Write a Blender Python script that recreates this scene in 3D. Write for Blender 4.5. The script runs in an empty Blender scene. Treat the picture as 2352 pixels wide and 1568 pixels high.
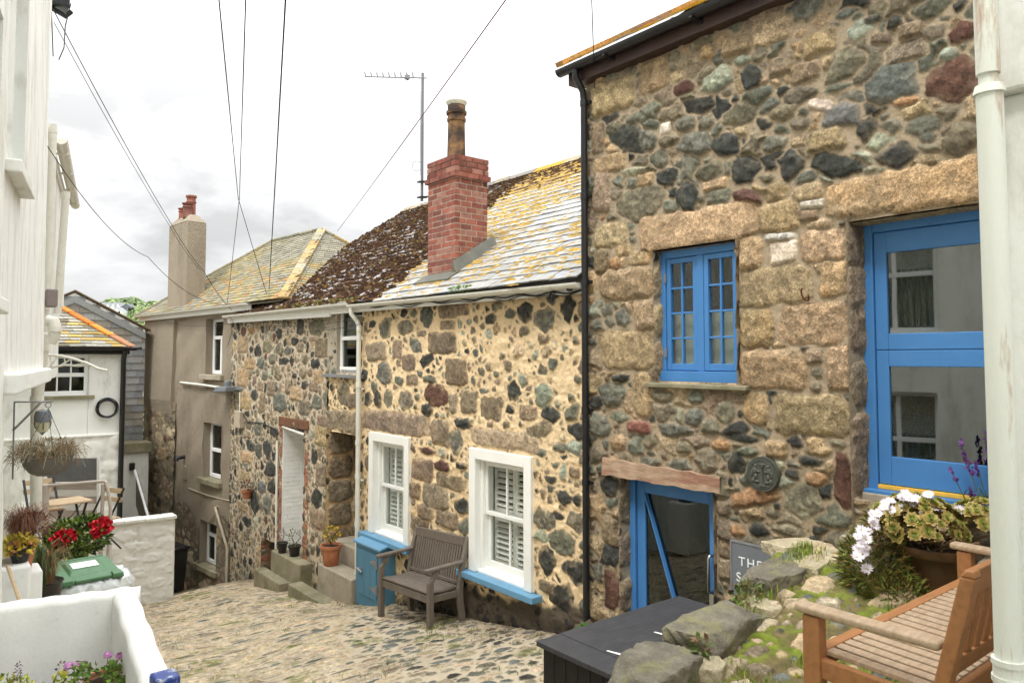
import bpy, bmesh, math, random
import numpy as np
from mathutils import Vector
from mathutils.bvhtree import BVHTree

S = bpy.context.scene
COL = S.collection
PI = math.pi
rad = math.radians

# ---------------------------------------------------------------- camera
F_, PX, PY = 1700.0, 1176.0, 737.0            # focal length and principal point on the 2352 px wide picture
YAW, PITCH = rad(39.0), rad(2.9)
EYE = np.array([0.0, 0.0, 1.6])
FW = np.array([math.sin(YAW)*math.cos(PITCH), math.cos(YAW)*math.cos(PITCH), math.sin(PITCH)])
RT = np.array([math.cos(YAW), -math.sin(YAW), 0.0])
UP = np.cross(RT, FW)
cd = bpy.data.cameras.new('camera')
cam = bpy.data.objects.new('camera', cd)
COL.objects.link(cam)
S.camera = cam
cam.location = EYE
cam.rotation_euler = (PI/2+PITCH, 0, -YAW)
cd.sensor_width = 36.0
cd.lens = 36.0*F_/2352.0
cd.shift_y = -(784.0-PY)/2352.0
cd.clip_start = 0.05
cd.clip_end = 5000

# ---------------------------------------------------------------- sky and sun
SUN_EL, SUN_AZ = rad(58), rad(250)            # azimuth clockwise from +Y
w = bpy.data.worlds.new("World")
S.world = w
w.use_nodes = True
nt = w.node_tree
nt.nodes.clear()
def wn(t, **k):
    n = nt.nodes.new(t)
    for a, b in k.items(): setattr(n, a, b)
    return n
def wl(a, b): nt.links.new(a, b)
tc = wn('ShaderNodeTexCoord')
sky = wn('ShaderNodeTexSky', sky_type='NISHITA', sun_disc=False)
sky.sun_elevation = SUN_EL; sky.sun_rotation = SUN_AZ; sky.dust_density = 2.0
sep = wn('ShaderNodeSeparateXYZ'); wl(tc.outputs['Generated'], sep.inputs[0])
mp = wn('ShaderNodeMapping'); mp.inputs['Scale'].default_value = (1.0, 1.0, 2.6)
wl(tc.outputs['Generated'], mp.inputs[0])
n1 = wn('ShaderNodeTexNoise'); n1.inputs['Scale'].default_value = 3.2; n1.inputs['Detail'].default_value = 6; n1.inputs['Roughness'].default_value = 0.55
n1.inputs['Distortion'].default_value = 0.3
wl(mp.outputs[0], n1.inputs['Vector'])
n2 = wn('ShaderNodeTexNoise'); n2.inputs['Scale'].default_value = 5.1; n2.inputs['Detail'].default_value = 7; n2.inputs['Roughness'].default_value = 0.6
mp2 = wn('ShaderNodeMapping'); mp2.inputs['Location'].default_value = (3.1, 1.7, 0.4); mp2.inputs['Scale'].default_value = (1, 1, 2.2)
wl(tc.outputs['Generated'], mp2.inputs[0]); wl(mp2.outputs[0], n2.inputs['Vector'])
def wmath(op, a, b=None, clamp=False):
    n = wn('ShaderNodeMath', operation=op); n.use_clamp = clamp
    for i, v in enumerate((a, b)):
        if v is None: continue
        if isinstance(v, (int, float)): n.inputs[i].default_value = v
        else: wl(v, n.inputs[i])
    return n.outputs[0]
# overcast: three times brighter overhead than at the horizon
elev = wmath('MAXIMUM', sep.outputs['Z'], 0.0)
base = wmath('ADD', wmath('MULTIPLY', wmath('POWER', elev, 2.0), 3.0), 0.60)
r1 = wn('ShaderNodeMapRange'); r1.inputs['From Min'].default_value = 0.40; r1.inputs['From Max'].default_value = 0.58
r1.inputs['To Min'].default_value = 0.76; r1.inputs['To Max'].default_value = 1.14
wl(n1.outputs['Fac'], r1.inputs['Value'])
lum = wmath('MULTIPLY', base, r1.outputs[0])
cl = wn('ShaderNodeMix', data_type='RGBA', blend_type='MULTIPLY'); cl.inputs['Factor'].default_value = 1.0
cl.inputs['A'].default_value = (0.985, 0.995, 1.0, 1)
wl(lum, cl.inputs['B'])
blue = wn('ShaderNodeMix', data_type='RGBA', blend_type='MULTIPLY'); blue.inputs['Factor'].default_value = 1.0
wl(sky.outputs[0], blue.inputs['A']); blue.inputs['B'].default_value = (0.1, 0.1, 0.1, 1)
gap = wn('ShaderNodeMapRange'); gap.inputs['From Min'].default_value = 0.655; gap.inputs['From Max'].default_value = 0.76
gap.inputs['To Max'].default_value = 0.75
wl(n2.outputs['Fac'], gap.inputs['Value'])
mx = wn('ShaderNodeMix', data_type='RGBA')
wl(gap.outputs[0], mx.inputs['Factor']); wl(cl.outputs['Result'], mx.inputs['A']); wl(blue.outputs['Result'], mx.inputs['B'])
bg = wn('ShaderNodeBackground'); bg.inputs['Strength'].default_value = 1.0
wl(mx.outputs['Result'], bg.inputs['Color'])
wo = wn('ShaderNodeOutputWorld'); wl(bg.outputs[0], wo.inputs['Surface'])
w.cycles.sampling_method = 'MANUAL'; w.cycles.sample_map_resolution = 512

sl = bpy.data.lights.new('sun', 'SUN'); sl.energy = 1.5; sl.angle = rad(14); sl.color = (1.0, 0.965, 0.91)
so = bpy.data.objects.new('sun', sl); COL.objects.link(so)
sdir = Vector((math.sin(SUN_AZ)*math.cos(SUN_EL), math.cos(SUN_AZ)*math.cos(SUN_EL), math.sin(SUN_EL)))
so.rotation_euler = sdir.to_track_quat('Z', 'Y').to_euler()
so.location = (0, 0, 30)

S.view_settings.view_transform = 'Standard'
S.view_settings.look = 'None'
S.view_settings.gamma = 1.0
S.view_settings.exposure = 0.55
S.cycles.use_denoising = True
try:
    S.cycles.denoiser = 'OPENIMAGEDENOISE'
    S.cycles.denoising_input_passes = 'RGB_ALBEDO_NORMAL'
    S.cycles.denoising_prefilter = 'FAST'
except Exception: pass
S.cycles.max_bounces = 7; S.cycles.diffuse_bounces = 4; S.cycles.glossy_bounces = 3; S.cycles.transparent_max_bounces = 12
S.cycles.sample_clamp_indirect = 6

# ---------------------------------------------------------------- rays and frames
def ray(u, v): return FW + RT*(u-PX)/F_ - UP*(v-PY)/F_
class Frame:
    """a facade: O + a*U + b*V + z*Z ; a runs along the facade, b into the building"""
    def __init__(s, O, yaw, flip=1):
        s.O = np.array(O, float); s.U = np.array([math.sin(yaw), math.cos(yaw), 0.0])
        s.V = np.array([math.cos(yaw), -math.sin(yaw), 0.0])*flip
    def P(s, a, b, z): return s.O + s.U*a + s.V*b + np.array([0, 0, z])
    def px(s, u, v, b=0.0):
        d = ray(u, v); o = s.O + s.V*b
        t = ((o-EYE)@s.V)/(d@s.V); p = EYE + d*t
        return float((p-s.O)@s.U), float(p[2])
def on_z(u, v, z):
    d = ray(u, v); return EYE + d*(z-EYE[2])/d[2]
def on_x(u, v, x):
    d = ray(u, v); return EYE + d*(x-EYE[0])/d[0]
def on_y(u, v, y):
    d = ray(u, v); return EYE + d*(y-EYE[1])/d[1]
def at(u, v, dep): return EYE + ray(u, v)*dep
FR = Frame((5.2, 0, 0), 0.0)                  # granite house
FC = Frame((5.3, 0, 0), 0.0)                  # cottages
FB = Frame((5.32, 15.95, 0), rad(-5.6))       # rendered house down the lane
FWH = Frame((-0.6, 0, 0), rad(10.4), -1)      # white house on the left
WORLD = Frame((0, 0, 0), 0.0)                 # a = Y, b = X
def ground_z(y):
    if y < 5.5: return -1.184 + max(0.0, 5.5-y)*0.05
    if y < 14.4: return -1.25 - 0.165*(y-5.9)
    return -2.65 - 0.27*(y-14.4)

# ---------------------------------------------------------------- numpy noise
def vnoise(x, y, seed=0):
    rs = np.random.RandomState(seed); T = rs.rand(64, 64)
    xi = np.floor(x).astype(int); yi = np.floor(y).astype(int)
    fx = x-xi; fy = y-yi; fx = fx*fx*(3-2*fx); fy = fy*fy*(3-2*fy)
    a = T[xi & 63, yi & 63]; b = T[(xi+1) & 63, yi & 63]; c = T[xi & 63, (yi+1) & 63]; d = T[(xi+1) & 63, (yi+1) & 63]
    return (a*(1-fx)+b*fx)*(1-fy)+(c*(1-fx)+d*fx)*fy
def fbm(x, y, seed=0, oct=4):
    s = 0; k = 0.5; n = 0
    for i in range(oct):
        s = s + k*vnoise(x*2**i+i*7.3, y*2**i+i*3.1, seed+i); n += k; k *= 0.55
    return s/n

# ---------------------------------------------------------------- objects
WLOC = {}
def tag(o, label=None, cat=None, group=None, kind=None):
    if label: o['label'] = label
    if cat: o['category'] = cat
    if group: o['group'] = group
    if kind: o['kind'] = kind
    return o
def thing(name, label, cat, loc=(0, 0, 0), group=None):
    o = bpy.data.objects.new(name, None); COL.objects.link(o)
    o.empty_display_size = 0.1
    o.location = loc; WLOC[o.name] = np.array(loc, float)
    return tag(o, label, cat, group)
def link_mesh(name, me, parent=None, loc=None):
    o = bpy.data.objects.new(name, me); COL.objects.link(o)
    if parent is not None: o.parent = parent; WLOC[o.name] = WLOC[parent.name]
    else: WLOC[o.name] = np.zeros(3) if loc is None else np.array(loc, float)
    return o
def copy_tree(o, parent=None, **props):
    c = o.copy(); COL.objects.link(c); WLOC[c.name] = WLOC[o.name]
    if parent is not None: c.parent = parent
    for ch in list(o.children): copy_tree(ch, c)
    for k, v in props.items(): c[k] = v
    return c
def mesh_arrays(name, V, Q, mat, parent=None, col=None, attrs=None, smooth=True, loc=None):
    V = np.asarray(V, np.float32); Q = np.asarray(Q, np.int32)
    o0 = WLOC[parent.name] if parent is not None else (np.zeros(3) if loc is None else np.array(loc))
    V = V - o0.astype(np.float32)
    me = bpy.data.meshes.new(name)
    k = Q.shape[1]
    me.vertices.add(len(V)); me.vertices.foreach_set('co', V.ravel())
    me.loops.add(Q.size); me.loops.foreach_set('vertex_index', Q.ravel())
    me.polygons.add(len(Q)); me.polygons.foreach_set('loop_start', np.arange(0, Q.size, k, dtype=np.int32))
    me.polygons.foreach_set('loop_total', np.full(len(Q), k, np.int32))
    me.update(calc_edges=True)
    if smooth: me.polygons.foreach_set('use_smooth', np.ones(len(Q), bool))
    if col is not None:
        a = me.color_attributes.new('Col', 'FLOAT_COLOR', 'POINT')
        c4 = np.ones((len(V), 4), np.float32); c4[:, :3] = col
        a.data.foreach_set('color', c4.ravel())
    for kx, v in (attrs or {}).items():
        a = me.attributes.new(kx, 'FLOAT', 'POINT'); a.data.foreach_set('value', np.asarray(v, np.float32))
    if mat: me.materials.append(mat)
    o = link_mesh(name, me, parent, loc)
    if parent is None and loc is not None: o.location = loc
    return o

class MB:
    """collects shapes for one mesh; fr maps (a,b,z) to the world"""
    def __init__(s, fr=None):
        s.v = []; s.f = []; s.c = []; s.col = (1, 1, 1); s.fr = fr; s.tri_soup = False
    def T(s, p):
        return s.fr.P(p[0], p[1], p[2]) if s.fr else np.array(p, float)
    def add(s, vs, fs):
        n = len(s.v); s.v += [tuple(s.T(p)) for p in vs]
        s.f += [tuple(i+n for i in f) for f in fs]; s.c += [s.col]*len(fs)
    def box(s, a0, a1, b0, b1, z0, z1):
        s.add([(a0, b0, z0), (a1, b0, z0), (a1, b1, z0), (a0, b1, z0), (a0, b0, z1), (a1, b0, z1), (a1, b1, z1), (a0, b1, z1)],
              [(0, 3, 2, 1), (4, 5, 6, 7), (0, 1, 5, 4), (1, 2, 6, 5), (2, 3, 7, 6), (3, 0, 4, 7)])
    def hexa(s, p):   # eight corners, bottom ring then top ring
        s.add(p, [(0, 3, 2, 1), (4, 5, 6, 7), (0, 1, 5, 4), (1, 2, 6, 5), (2, 3, 7, 6), (3, 0, 4, 7)])
    def bar(s, p, q, w, h, up=(0, 0, 1)):
        p = np.array(p, float); q = np.array(q, float); d = q-p; d /= np.linalg.norm(d)
        sd = np.cross(d, up); 
        if np.linalg.norm(sd) < 1e-5: sd = np.array([1.0, 0, 0])
        sd /= np.linalg.norm(sd); u = np.cross(sd, d)
        r = []
        for c in (p, q):
            for i, j in ((-1, -1), (1, -1), (1, 1), (-1, 1)): r.append(c+sd*w/2*i+u*h/2*j)
        s.add(r, [(0, 1, 2, 3), (7, 6, 5, 4), (0, 4, 5, 1), (1, 5, 6, 2), (2, 6, 7, 3), (3, 7, 4, 0)])
    def tube(s, pts, r, n=10, cap=True):
        pts = [np.array(p, float) for p in pts]; m = len(pts)
        rr = r if hasattr(r, '__len__') else [r]*m
        vs = []; prev = None
        for i, p in enumerate(pts):
            d = (pts[min(i+1, m-1)]-pts[max(i-1, 0)]); d = d/(np.linalg.norm(d)+1e-9)
            if prev is None:
                x = np.cross(d, (0, 0, 1.0))
                if np.linalg.norm(x) < 1e-3: x = np.cross(d, (1.0, 0, 0))
            else: x = prev - d*(prev@d)
            x = x/(np.linalg.norm(x)+1e-9); prev = x; y = np.cross(d, x)
            for k in range(n):
                t = 2*PI*k/n; vs.append(p+(x*math.cos(t)+y*math.sin(t))*rr[i])
        fs = [(i*n+k, i*n+(k+1) % n, (i+1)*n+(k+1) % n, (i+1)*n+k) for i in range(m-1) for k in range(n)]
        if cap: fs += [tuple(range(n-1, -1, -1)), tuple((m-1)*n+k for k in range(n))]
        s.add(vs, fs)
    def lathe(s, c, prof, n=20, axis=2, sx=1.0, sy=1.0):
        vs = []; m = len(prof)
        for r, h in prof:
            for k in range(n):
                t = 2*PI*k/n; x, y = r*math.cos(t)*sx, r*math.sin(t)*sy
                vs.append((c[0]+x, c[1]+y, c[2]+h) if axis == 2 else ((c[0]+x, c[1]+h, c[2]+y) if axis == 1 else (c[0]+h, c[1]+x, c[2]+y)))
        fs = [(i*n+k, i*n+(k+1) % n, (i+1)*n+(k+1) % n, (i+1)*n+k) for i in range(m-1) for k in range(n)]
        fs += [tuple(range(n-1, -1, -1)), tuple((m-1)*n+k for k in range(n))]
        s.add(vs, fs)
    def prism(s, poly, off):   # poly: list of 3d points, extruded by off
        n = len(poly); off = np.array(off, float)
        vs = [np.array(p, float) for p in poly]; vs += [p+off for p in vs]
        s.add(vs, [tuple(range(n)), tuple(range(2*n-1, n-1, -1))]+[(i, i+n, (i+1) % n+n, (i+1) % n) for i in range(n)])
    def quad(s, *p): s.add(list(p), [tuple(range(len(p)))])
    def blob(s, c, r, seed=0, sub=2, amp=0.25, sc=(1, 1, 1), fq=2.0):
        bm = bmesh.new(); bmesh.ops.create_icosphere(bm, subdivisions=sub, radius=1.0)
        rnd = random.Random(seed); ph = [rnd.uniform(0, 6) for _ in range(6)]
        vs = []
        for v in bm.verts:
            x, y, z = v.co
            k = 1+amp*(math.sin(x*fq*1.7+ph[0])*math.cos(y*fq*1.9+ph[1])+0.6*math.sin(z*fq*2.7+ph[2]+x*fq)+0.4*math.sin(y*fq*4.1+ph[3])*math.sin(x*fq*3.7+ph[4]))/1.6
            vs.append((c[0]+x*k*r*sc[0], c[1]+y*k*r*sc[1], c[2]+z*k*r*sc[2]))
        fs = [tuple(v.index for v in f.verts) for f in bm.faces]; bm.free(); s.add(vs, fs)
    def build(s, name, mat, parent=None, smooth=False, bevel=0.0, recalc=True, loc=None, segs=2):
        me = bpy.data.meshes.new(name)
        o0 = WLOC[parent.name] if parent is not None else (np.zeros(3) if loc is None else np.array(loc, float))
        V = np.array(s.v) - o0 if s.v else np.zeros((0, 3))
        me.from_pydata(V.tolist(), [], s.f); me.update()
        a = me.color_attributes.new('Col', 'FLOAT_COLOR', 'CORNER')
        arr = np.ones((len(me.loops), 4), np.float32); i = 0
        for f, c in zip(s.f, s.c):
            arr[i:i+len(f), :3] = c; i += len(f)
        a.data.foreach_set('color', arr.ravel())
        if recalc:
            bm = bmesh.new(); bm.from_mesh(me); bmesh.ops.recalc_face_normals(bm, faces=bm.faces); bm.to_mesh(me); bm.free()
        if smooth: me.polygons.foreach_set('use_smooth', np.ones(len(me.polygons), bool))
        me.materials.append(mat)
        o = link_mesh(name, me, parent, loc)
        if parent is None and loc is not None: o.location = loc
        if bevel:
            m = o.modifiers.new('bevel', 'BEVEL'); m.width = bevel; m.segments = segs; m.limit_method = 'ANGLE'; m.angle_limit = rad(40)
        if smooth and hasattr(me, 'set_sharp_from_angle'): me.set_sharp_from_angle(angle=rad(40))
        return o

# ---------------------------------------------------------------- materials
MATS = {}
def srgb(r, g, b):
    f = lambda c: (c/255/12.92 if c/255 <= 0.04045 else ((c/255+0.055)/1.055)**2.4)
    return (f(r), f(g), f(b))
def material(name, base=(0.5, 0.5, 0.5), rough=0.7, var=0.12, scale=6.0, bump=0.25, bscale=60.0, metal=0.0, spec=0.4,
             use_col=False, dirt=None, dirt_amt=0.0, dirt_scale=2.0, stretch=(1, 1, 1), fine=0.0, fscale=150.0, dist=0.004, dirt_lo=0.5, dirt_hi=0.75):
    """painted / weathered surface: large and small colour variation, a patchy second colour (stains, lichen) and bump"""
    m = bpy.data.materials.new(name); m.use_nodes = True
    nt = m.node_tree; N = nt.nodes; L = nt.links; bs = N['Principled BSDF']
    tc = N.new('ShaderNodeTexCoord'); mp = N.new('ShaderNodeMapping'); mp.inputs['Scale'].default_value = stretch
    geo = N.new('ShaderNodeNewGeometry'); L.new(geo.outputs['Position'], mp.inputs[0])
    def noise(sc, det=5, r=0.6):
        n = N.new('ShaderNodeTexNoise'); n.inputs['Scale'].default_value = sc; n.inputs['Detail'].default_value = det
        n.inputs['Roughness'].default_value = r; L.new(mp.outputs[0], n.inputs['Vector']); return n.outputs['Fac']
    def mrange(v, a, b, c, d):
        n = N.new('ShaderNodeMapRange'); L.new(v, n.inputs[0])
        for i, x in enumerate((a, b, c, d)): n.inputs[i+1].default_value = x
        return n.outputs[0]
    if use_col:
        at_ = N.new('ShaderNodeAttribute'); at_.attribute_name = 'Col'
        ml = N.new('ShaderNodeMix'); ml.data_type = 'RGBA'; ml.blend_type = 'MULTIPLY'; ml.inputs[0].default_value = 1
        L.new(at_.outputs['Color'], ml.inputs[6]); ml.inputs[7].default_value = (*base, 1); col = ml.outputs[2]
    else:
        rgb = N.new('ShaderNodeRGB'); rgb.outputs[0].default_value = (*base, 1); col = rgb.outputs[0]
    def mul(col, val):
        ml = N.new('ShaderNodeMix'); ml.data_type = 'RGBA'; ml.blend_type = 'MULTIPLY'; ml.inputs[0].default_value = 1
        L.new(col, ml.inputs[6]); L.new(val, ml.inputs[7]); return ml.outputs[2]
    if var: col = mul(col, mrange(noise(scale), 0.3, 0.7, 1-var, 1+var))
    if fine: col = mul(col, mrange(noise(fscale, 3, 0.7), 0.32, 0.68, 1-fine, 1+fine))
    if dirt is not None and dirt_amt > 0:
        ml = N.new('ShaderNodeMix'); ml.data_type = 'RGBA'
        L.new(mrange(noise(dirt_scale, 8, 0.68), dirt_lo, dirt_hi, 0, dirt_amt), ml.inputs[0])
        L.new(col, ml.inputs[6]); ml.inputs[7].default_value = (*dirt, 1); col = ml.outputs[2]
    L.new(col, bs.inputs['Base Color'])
    bs.inputs['Roughness'].default_value = rough; bs.inputs['Metallic'].default_value = metal
    bs.inputs['Specular IOR Level'].default_value = spec
    if bump:
        b = N.new('ShaderNodeBump'); b.inputs['Strength'].default_value = bump; b.inputs['Distance'].default_value = dist
        L.new(noise(bscale, 6, 0.65), b.inputs['Height']); L.new(b.outputs[0], bs.inputs['Normal'])
    MATS[name] = m
    return m
def stone_material(name, speck=0.55):
    """rubble: colour and kind of each stone come from the mesh; granite (mat=1) gets a coarse crystal speckle"""
    m = bpy.data.materials.new(name); m.use_nodes = True
    nt = m.node_tree; N = nt.nodes; L = nt.links; bs = N['Principled BSDF']
    geo = N.new('ShaderNodeNewGeometry')
    col = N.new('ShaderNodeAttribute'); col.attribute_name = 'Col'
    gr = N.new('ShaderNodeAttribute'); gr.attribute_name = 'gran'
    vo = N.new('ShaderNodeTexVoronoi'); vo.inputs['Scale'].default_value = 120; L.new(geo.outputs['Position'], vo.inputs['Vector'])
    sx = N.new('ShaderNodeSeparateColor'); L.new(vo.outputs['Color'], sx.inputs[0])
    no = N.new('ShaderNodeTexNoise'); no.inputs['Scale'].default_value = 38; no.inputs['Detail'].default_value = 8; no.inputs['Roughness'].default_value = 0.72
    L.new(geo.outputs['Position'], no.inputs['Vector'])
    def mr(v, a, b, c, d):
        n = N.new('ShaderNodeMapRange'); L.new(v, n.inputs[0])
        for i, x in enumerate((a, b, c, d)): n.inputs[i+1].default_value = x
        return n.outputs[0]
    def mth(op, a, b):
        n = N.new('ShaderNodeMath'); n.operation = op
        for i, v in enumerate((a, b)):
            if isinstance(v, (int, float)): n.inputs[i].default_value = v
            else: L.new(v, n.inputs[i])
        return n.outputs[0]
    sp = mr(sx.outputs[0], 0, 1, 1-speck, 1+speck)
    k = N.new('ShaderNodeMix'); k.data_type = 'FLOAT'; L.new(gr.outputs['Fac'], k.inputs[0]); k.inputs[2].default_value = 1.0; L.new(sp, k.inputs[3])
    mo = N.new('ShaderNodeAttribute'); mo.attribute_name = 'mort'
    am = N.new('ShaderNodeMix'); am.data_type = 'FLOAT'; L.new(mo.outputs['Fac'], am.inputs[0]); L.new(mr(no.outputs['Fac'], 0.3, 0.7, 0.58, 1.42), am.inputs[2]); L.new(mr(no.outputs['Fac'], 0.3, 0.7, 0.87, 1.13), am.inputs[3])
    k2 = mth('MULTIPLY', k.outputs[0], am.outputs[0])
    # broken faces: warped cells, each a little lighter or darker and standing at its own height
    wv = N.new('ShaderNodeVectorMath'); wv.operation = 'MULTIPLY_ADD'; L.new(no.outputs['Color'], wv.inputs[0]); wv.inputs[1].default_value = (.05, .05, .05); L.new(geo.outputs['Position'], wv.inputs[2])
    fc = N.new('ShaderNodeTexVoronoi'); fc.inputs['Scale'].default_value = 17; L.new(wv.outputs[0], fc.inputs['Vector'])
    sf = N.new('ShaderNodeSeparateColor'); L.new(fc.outputs['Color'], sf.inputs[0])
    stn = mth('SUBTRACT', 1.0, mo.outputs['Fac'])
    fcm = N.new('ShaderNodeMix'); fcm.data_type = 'FLOAT'; L.new(stn, fcm.inputs[0]); fcm.inputs[2].default_value = 1.0; L.new(mr(sf.outputs[0], 0, 1, .76, 1.24), fcm.inputs[3])
    k2 = mth('MULTIPLY', k2, fcm.outputs[0])
    ml = N.new('ShaderNodeMix'); ml.data_type = 'RGBA'; ml.blend_type = 'MULTIPLY'; ml.inputs[0].default_value = 1
    L.new(col.outputs['Color'], ml.inputs[6]); L.new(k2, ml.inputs[7]); L.new(ml.outputs[2], bs.inputs['Base Color'])
    bs.inputs['Roughness'].default_value = 0.86; bs.inputs['Specular IOR Level'].default_value = 0.3
    h = mth('ADD', mth('MULTIPLY', no.outputs['Fac'], 1.0), mth('MULTIPLY', mth('MULTIPLY', sx.outputs[1], gr.outputs['Fac']), 0.45))
    h = mth('ADD', h, mth('MULTIPLY', mth('MULTIPLY', fc.outputs['Distance'], stn), 0.9))
    b = N.new('ShaderNodeBump'); b.inputs['Strength'].default_value = 0.9; b.inputs['Distance'].default_value = 0.018
    L.new(h, b.inputs['Height']); L.new(b.outputs[0], bs.inputs['Normal'])
    MATS[name] = m
    return m
def glass_material(name, tint=(0.8, 0.85, 0.85), refl=0.14, rough=0.02):
    m = bpy.data.materials.new(name); m.use_nodes = True
    nt = m.node_tree; N = nt.nodes; L = nt.links; N.remove(N['Principled BSDF']); out = N['Material Output']
    tr = N.new('ShaderNodeBsdfTransparent'); tr.inputs[0].default_value = (*tint, 1)
    gl = N.new('ShaderNodeBsdfGlossy'); gl.inputs['Roughness'].default_value = rough; gl.inputs['Color'].default_value = (0.95, 1, 0.98, 1)
    lw = N.new('ShaderNodeLayerWeight'); lw.inputs['Blend'].default_value = 0.5
    fr = N.new('ShaderNodeMath'); fr.operation = 'POWER'; L.new(lw.outputs['Facing'], fr.inputs[0]); fr.inputs[1].default_value = 4.0
    ad = N.new('ShaderNodeMath'); ad.operation = 'MULTIPLY_ADD'; L.new(fr.outputs[0], ad.inputs[0]); ad.inputs[1].default_value = 0.7; ad.inputs[2].default_value = refl; ad.use_clamp = True
    nz = N.new('ShaderNodeTexNoise'); nz.inputs['Scale'].default_value = 1.6; nz.inputs['Detail'].default_value = 1
    geo = N.new('ShaderNodeNewGeometry'); L.new(geo.outputs['Position'], nz.inputs['Vector'])
    bp = N.new('ShaderNodeBump'); bp.inputs['Strength'].default_value = 0.018; bp.inputs['Distance'].default_value = 0.05
    L.new(nz.outputs['Fac'], bp.inputs['Height']); L.new(bp.outputs[0], gl.inputs['Normal'])
    mx = N.new('ShaderNodeMixShader'); L.new(ad.outputs[0], mx.inputs[0]); L.new(tr.outputs[0], mx.inputs[1]); L.new(gl.outputs[0], mx.inputs[2])
    L.new(mx.outputs[0], out.inputs['Surface'])
    MATS[name] = m
    return m
M = MATS
stone_material('rubble', 0.34)
stone_material('rubble_soft', 0.2)
material('white_paint', srgb(238, 238, 232), 0.45, 0.04, 3, 0.08, 40, dirt=srgb(200, 196, 180), dirt_amt=0.35, dirt_scale=3, dirt_lo=0.55, dirt_hi=0.8)
material('upvc', srgb(240, 241, 240), 0.35, 0.03, 3, 0.03, 30)
material('white_render', srgb(231, 232, 226), 0.85, 0.05, 1.5, 0.5, 45, dirt=srgb(150, 144, 118), dirt_amt=0.6, dirt_scale=3.4, stretch=(1, 1, 0.5), dist=0.006, dirt_lo=0.55, dirt_hi=0.76)
material('parapet', srgb(232, 232, 226), 0.8, 0.06, 2.5, 0.5, 40, dirt=srgb(128, 112, 84), dirt_amt=0.75, dirt_scale=11, dist=0.006, dirt_lo=0.62, dirt_hi=0.72, fine=.04, fscale=60)
material('white_render_worn', srgb(230, 230, 223), 0.85, 0.07, 1.2, 0.22, 30, dirt=srgb(150, 142, 116), dirt_amt=0.45, dirt_scale=4.2, stretch=(1, 1, 0.26), dist=0.008, dirt_lo=0.48, dirt_hi=0.68)
material('blue_paint', srgb(70, 126, 184), 0.42, 0.05, 4, 0.08, 60, dirt=srgb(110, 150, 190), dirt_amt=0.25, dirt_scale=6, dirt_lo=0.58, dirt_hi=0.8)
material('pale_blue', srgb(102, 150, 182), 0.5, 0.05, 4, 0.1, 60, dirt=srgb(150, 175, 190), dirt_amt=0.4, dirt_scale=7, dirt_lo=0.58, dirt_hi=0.75)
material('cupboard_blue', srgb(82, 130, 156), 0.6, 0.08, 4, 0.15, 50, dirt=srgb(95, 120, 120), dirt_amt=0.5, dirt_scale=4, dirt_lo=0.55, dirt_hi=0.8)
material('navy_paint', srgb(38, 62, 130), 0.4, 0.08, 8, 0.2, 40, dirt=srgb(170, 175, 180), dirt_amt=0.85, dirt_scale=16, dirt_lo=0.54, dirt_hi=0.6)
material('yellow_paint', srgb(228, 178, 70), 0.5, 0.1, 9, 0.1, 50)
material('black_plastic', srgb(28, 28, 30), 0.35, 0.15, 4, 0.05, 30, spec=0.5)
material('black_wood', srgb(62, 62, 65), 0.62, 0.25, 5, 0.35, 40, stretch=(1, 6, 1), dirt=srgb(112, 112, 112), dirt_amt=0.35, dirt_scale=9, dirt_lo=0.55, dirt_hi=0.8)
material('black_board', srgb(30, 29, 28), 0.7, 0.2, 5, 0.3, 40, stretch=(6, 6, 1))
material('grey_wood', srgb(112, 102, 92), 0.75, 0.12, 7, 0.3, 60, stretch=(1, 1, 1), dirt=srgb(140, 132, 118), dirt_amt=0.35, dirt_scale=9)
material('teak', srgb(164, 114, 72), 0.55, 0.22, 6, 0.3, 45, stretch=(1, 5, 5), dirt=srgb(132, 80, 44), dirt_amt=0.4, dirt_scale=6)
material('teak_worn', srgb(176, 154, 128), 0.7, 0.2, 9, 0.35, 55, stretch=(1, 5, 5), dirt=srgb(150, 112, 78), dirt_amt=0.45, dirt_scale=7, dirt_lo=0.5, dirt_hi=0.7)
material('bistro_wood', srgb(196, 172, 138), 0.65, 0.15, 8, 0.2, 60, stretch=(1, 4, 4))
material('dark_metal', srgb(40, 42, 44), 0.45, 0.1, 6, 0.1, 60, metal=0.4)
material('steel', srgb(170, 172, 174), 0.25, 0.06, 6, 0.05, 60, metal=1.0)
material('galv', srgb(150, 152, 155), 0.5, 0.1, 10, 0.1, 60, metal=0.6)
material('rust', srgb(110, 62, 38), 0.85, 0.3, 20, 0.3, 80)
material('lead', srgb(92, 92, 84), 0.75, 0.2, 6, 0.3, 30, metal=0.0, dirt=srgb(176, 140, 40), dirt_amt=0.6, dirt_scale=5, dirt_lo=0.6, dirt_hi=0.7)
material('terracotta', srgb(176, 112, 78), 0.8, 0.15, 8, 0.15, 60, dirt=srgb(200, 165, 140), dirt_amt=0.5, dirt_scale=9)
material('glazed_pot', srgb(92, 66, 42), 0.4, 0.2, 6, 0.1, 40, dirt=srgb(70, 70, 50), dirt_amt=0.4, dirt_scale=5)
material('brick', (1, 1, 1), 0.9, 0.26, 14, 0.5, 90, use_col=True, dirt=srgb(178, 140, 118), dirt_amt=0.35, dirt_scale=5, dirt_lo=0.5, dirt_hi=0.75)
material('slate', (1, 1, 1), 0.62, 0.15, 30, 0.3, 70, use_col=True, spec=0.5)
material('mossy', (1, 1, 1), 0.95, 0.35, 45, 0.9, 60, use_col=True, dist=0.02, spec=0.1)
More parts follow.
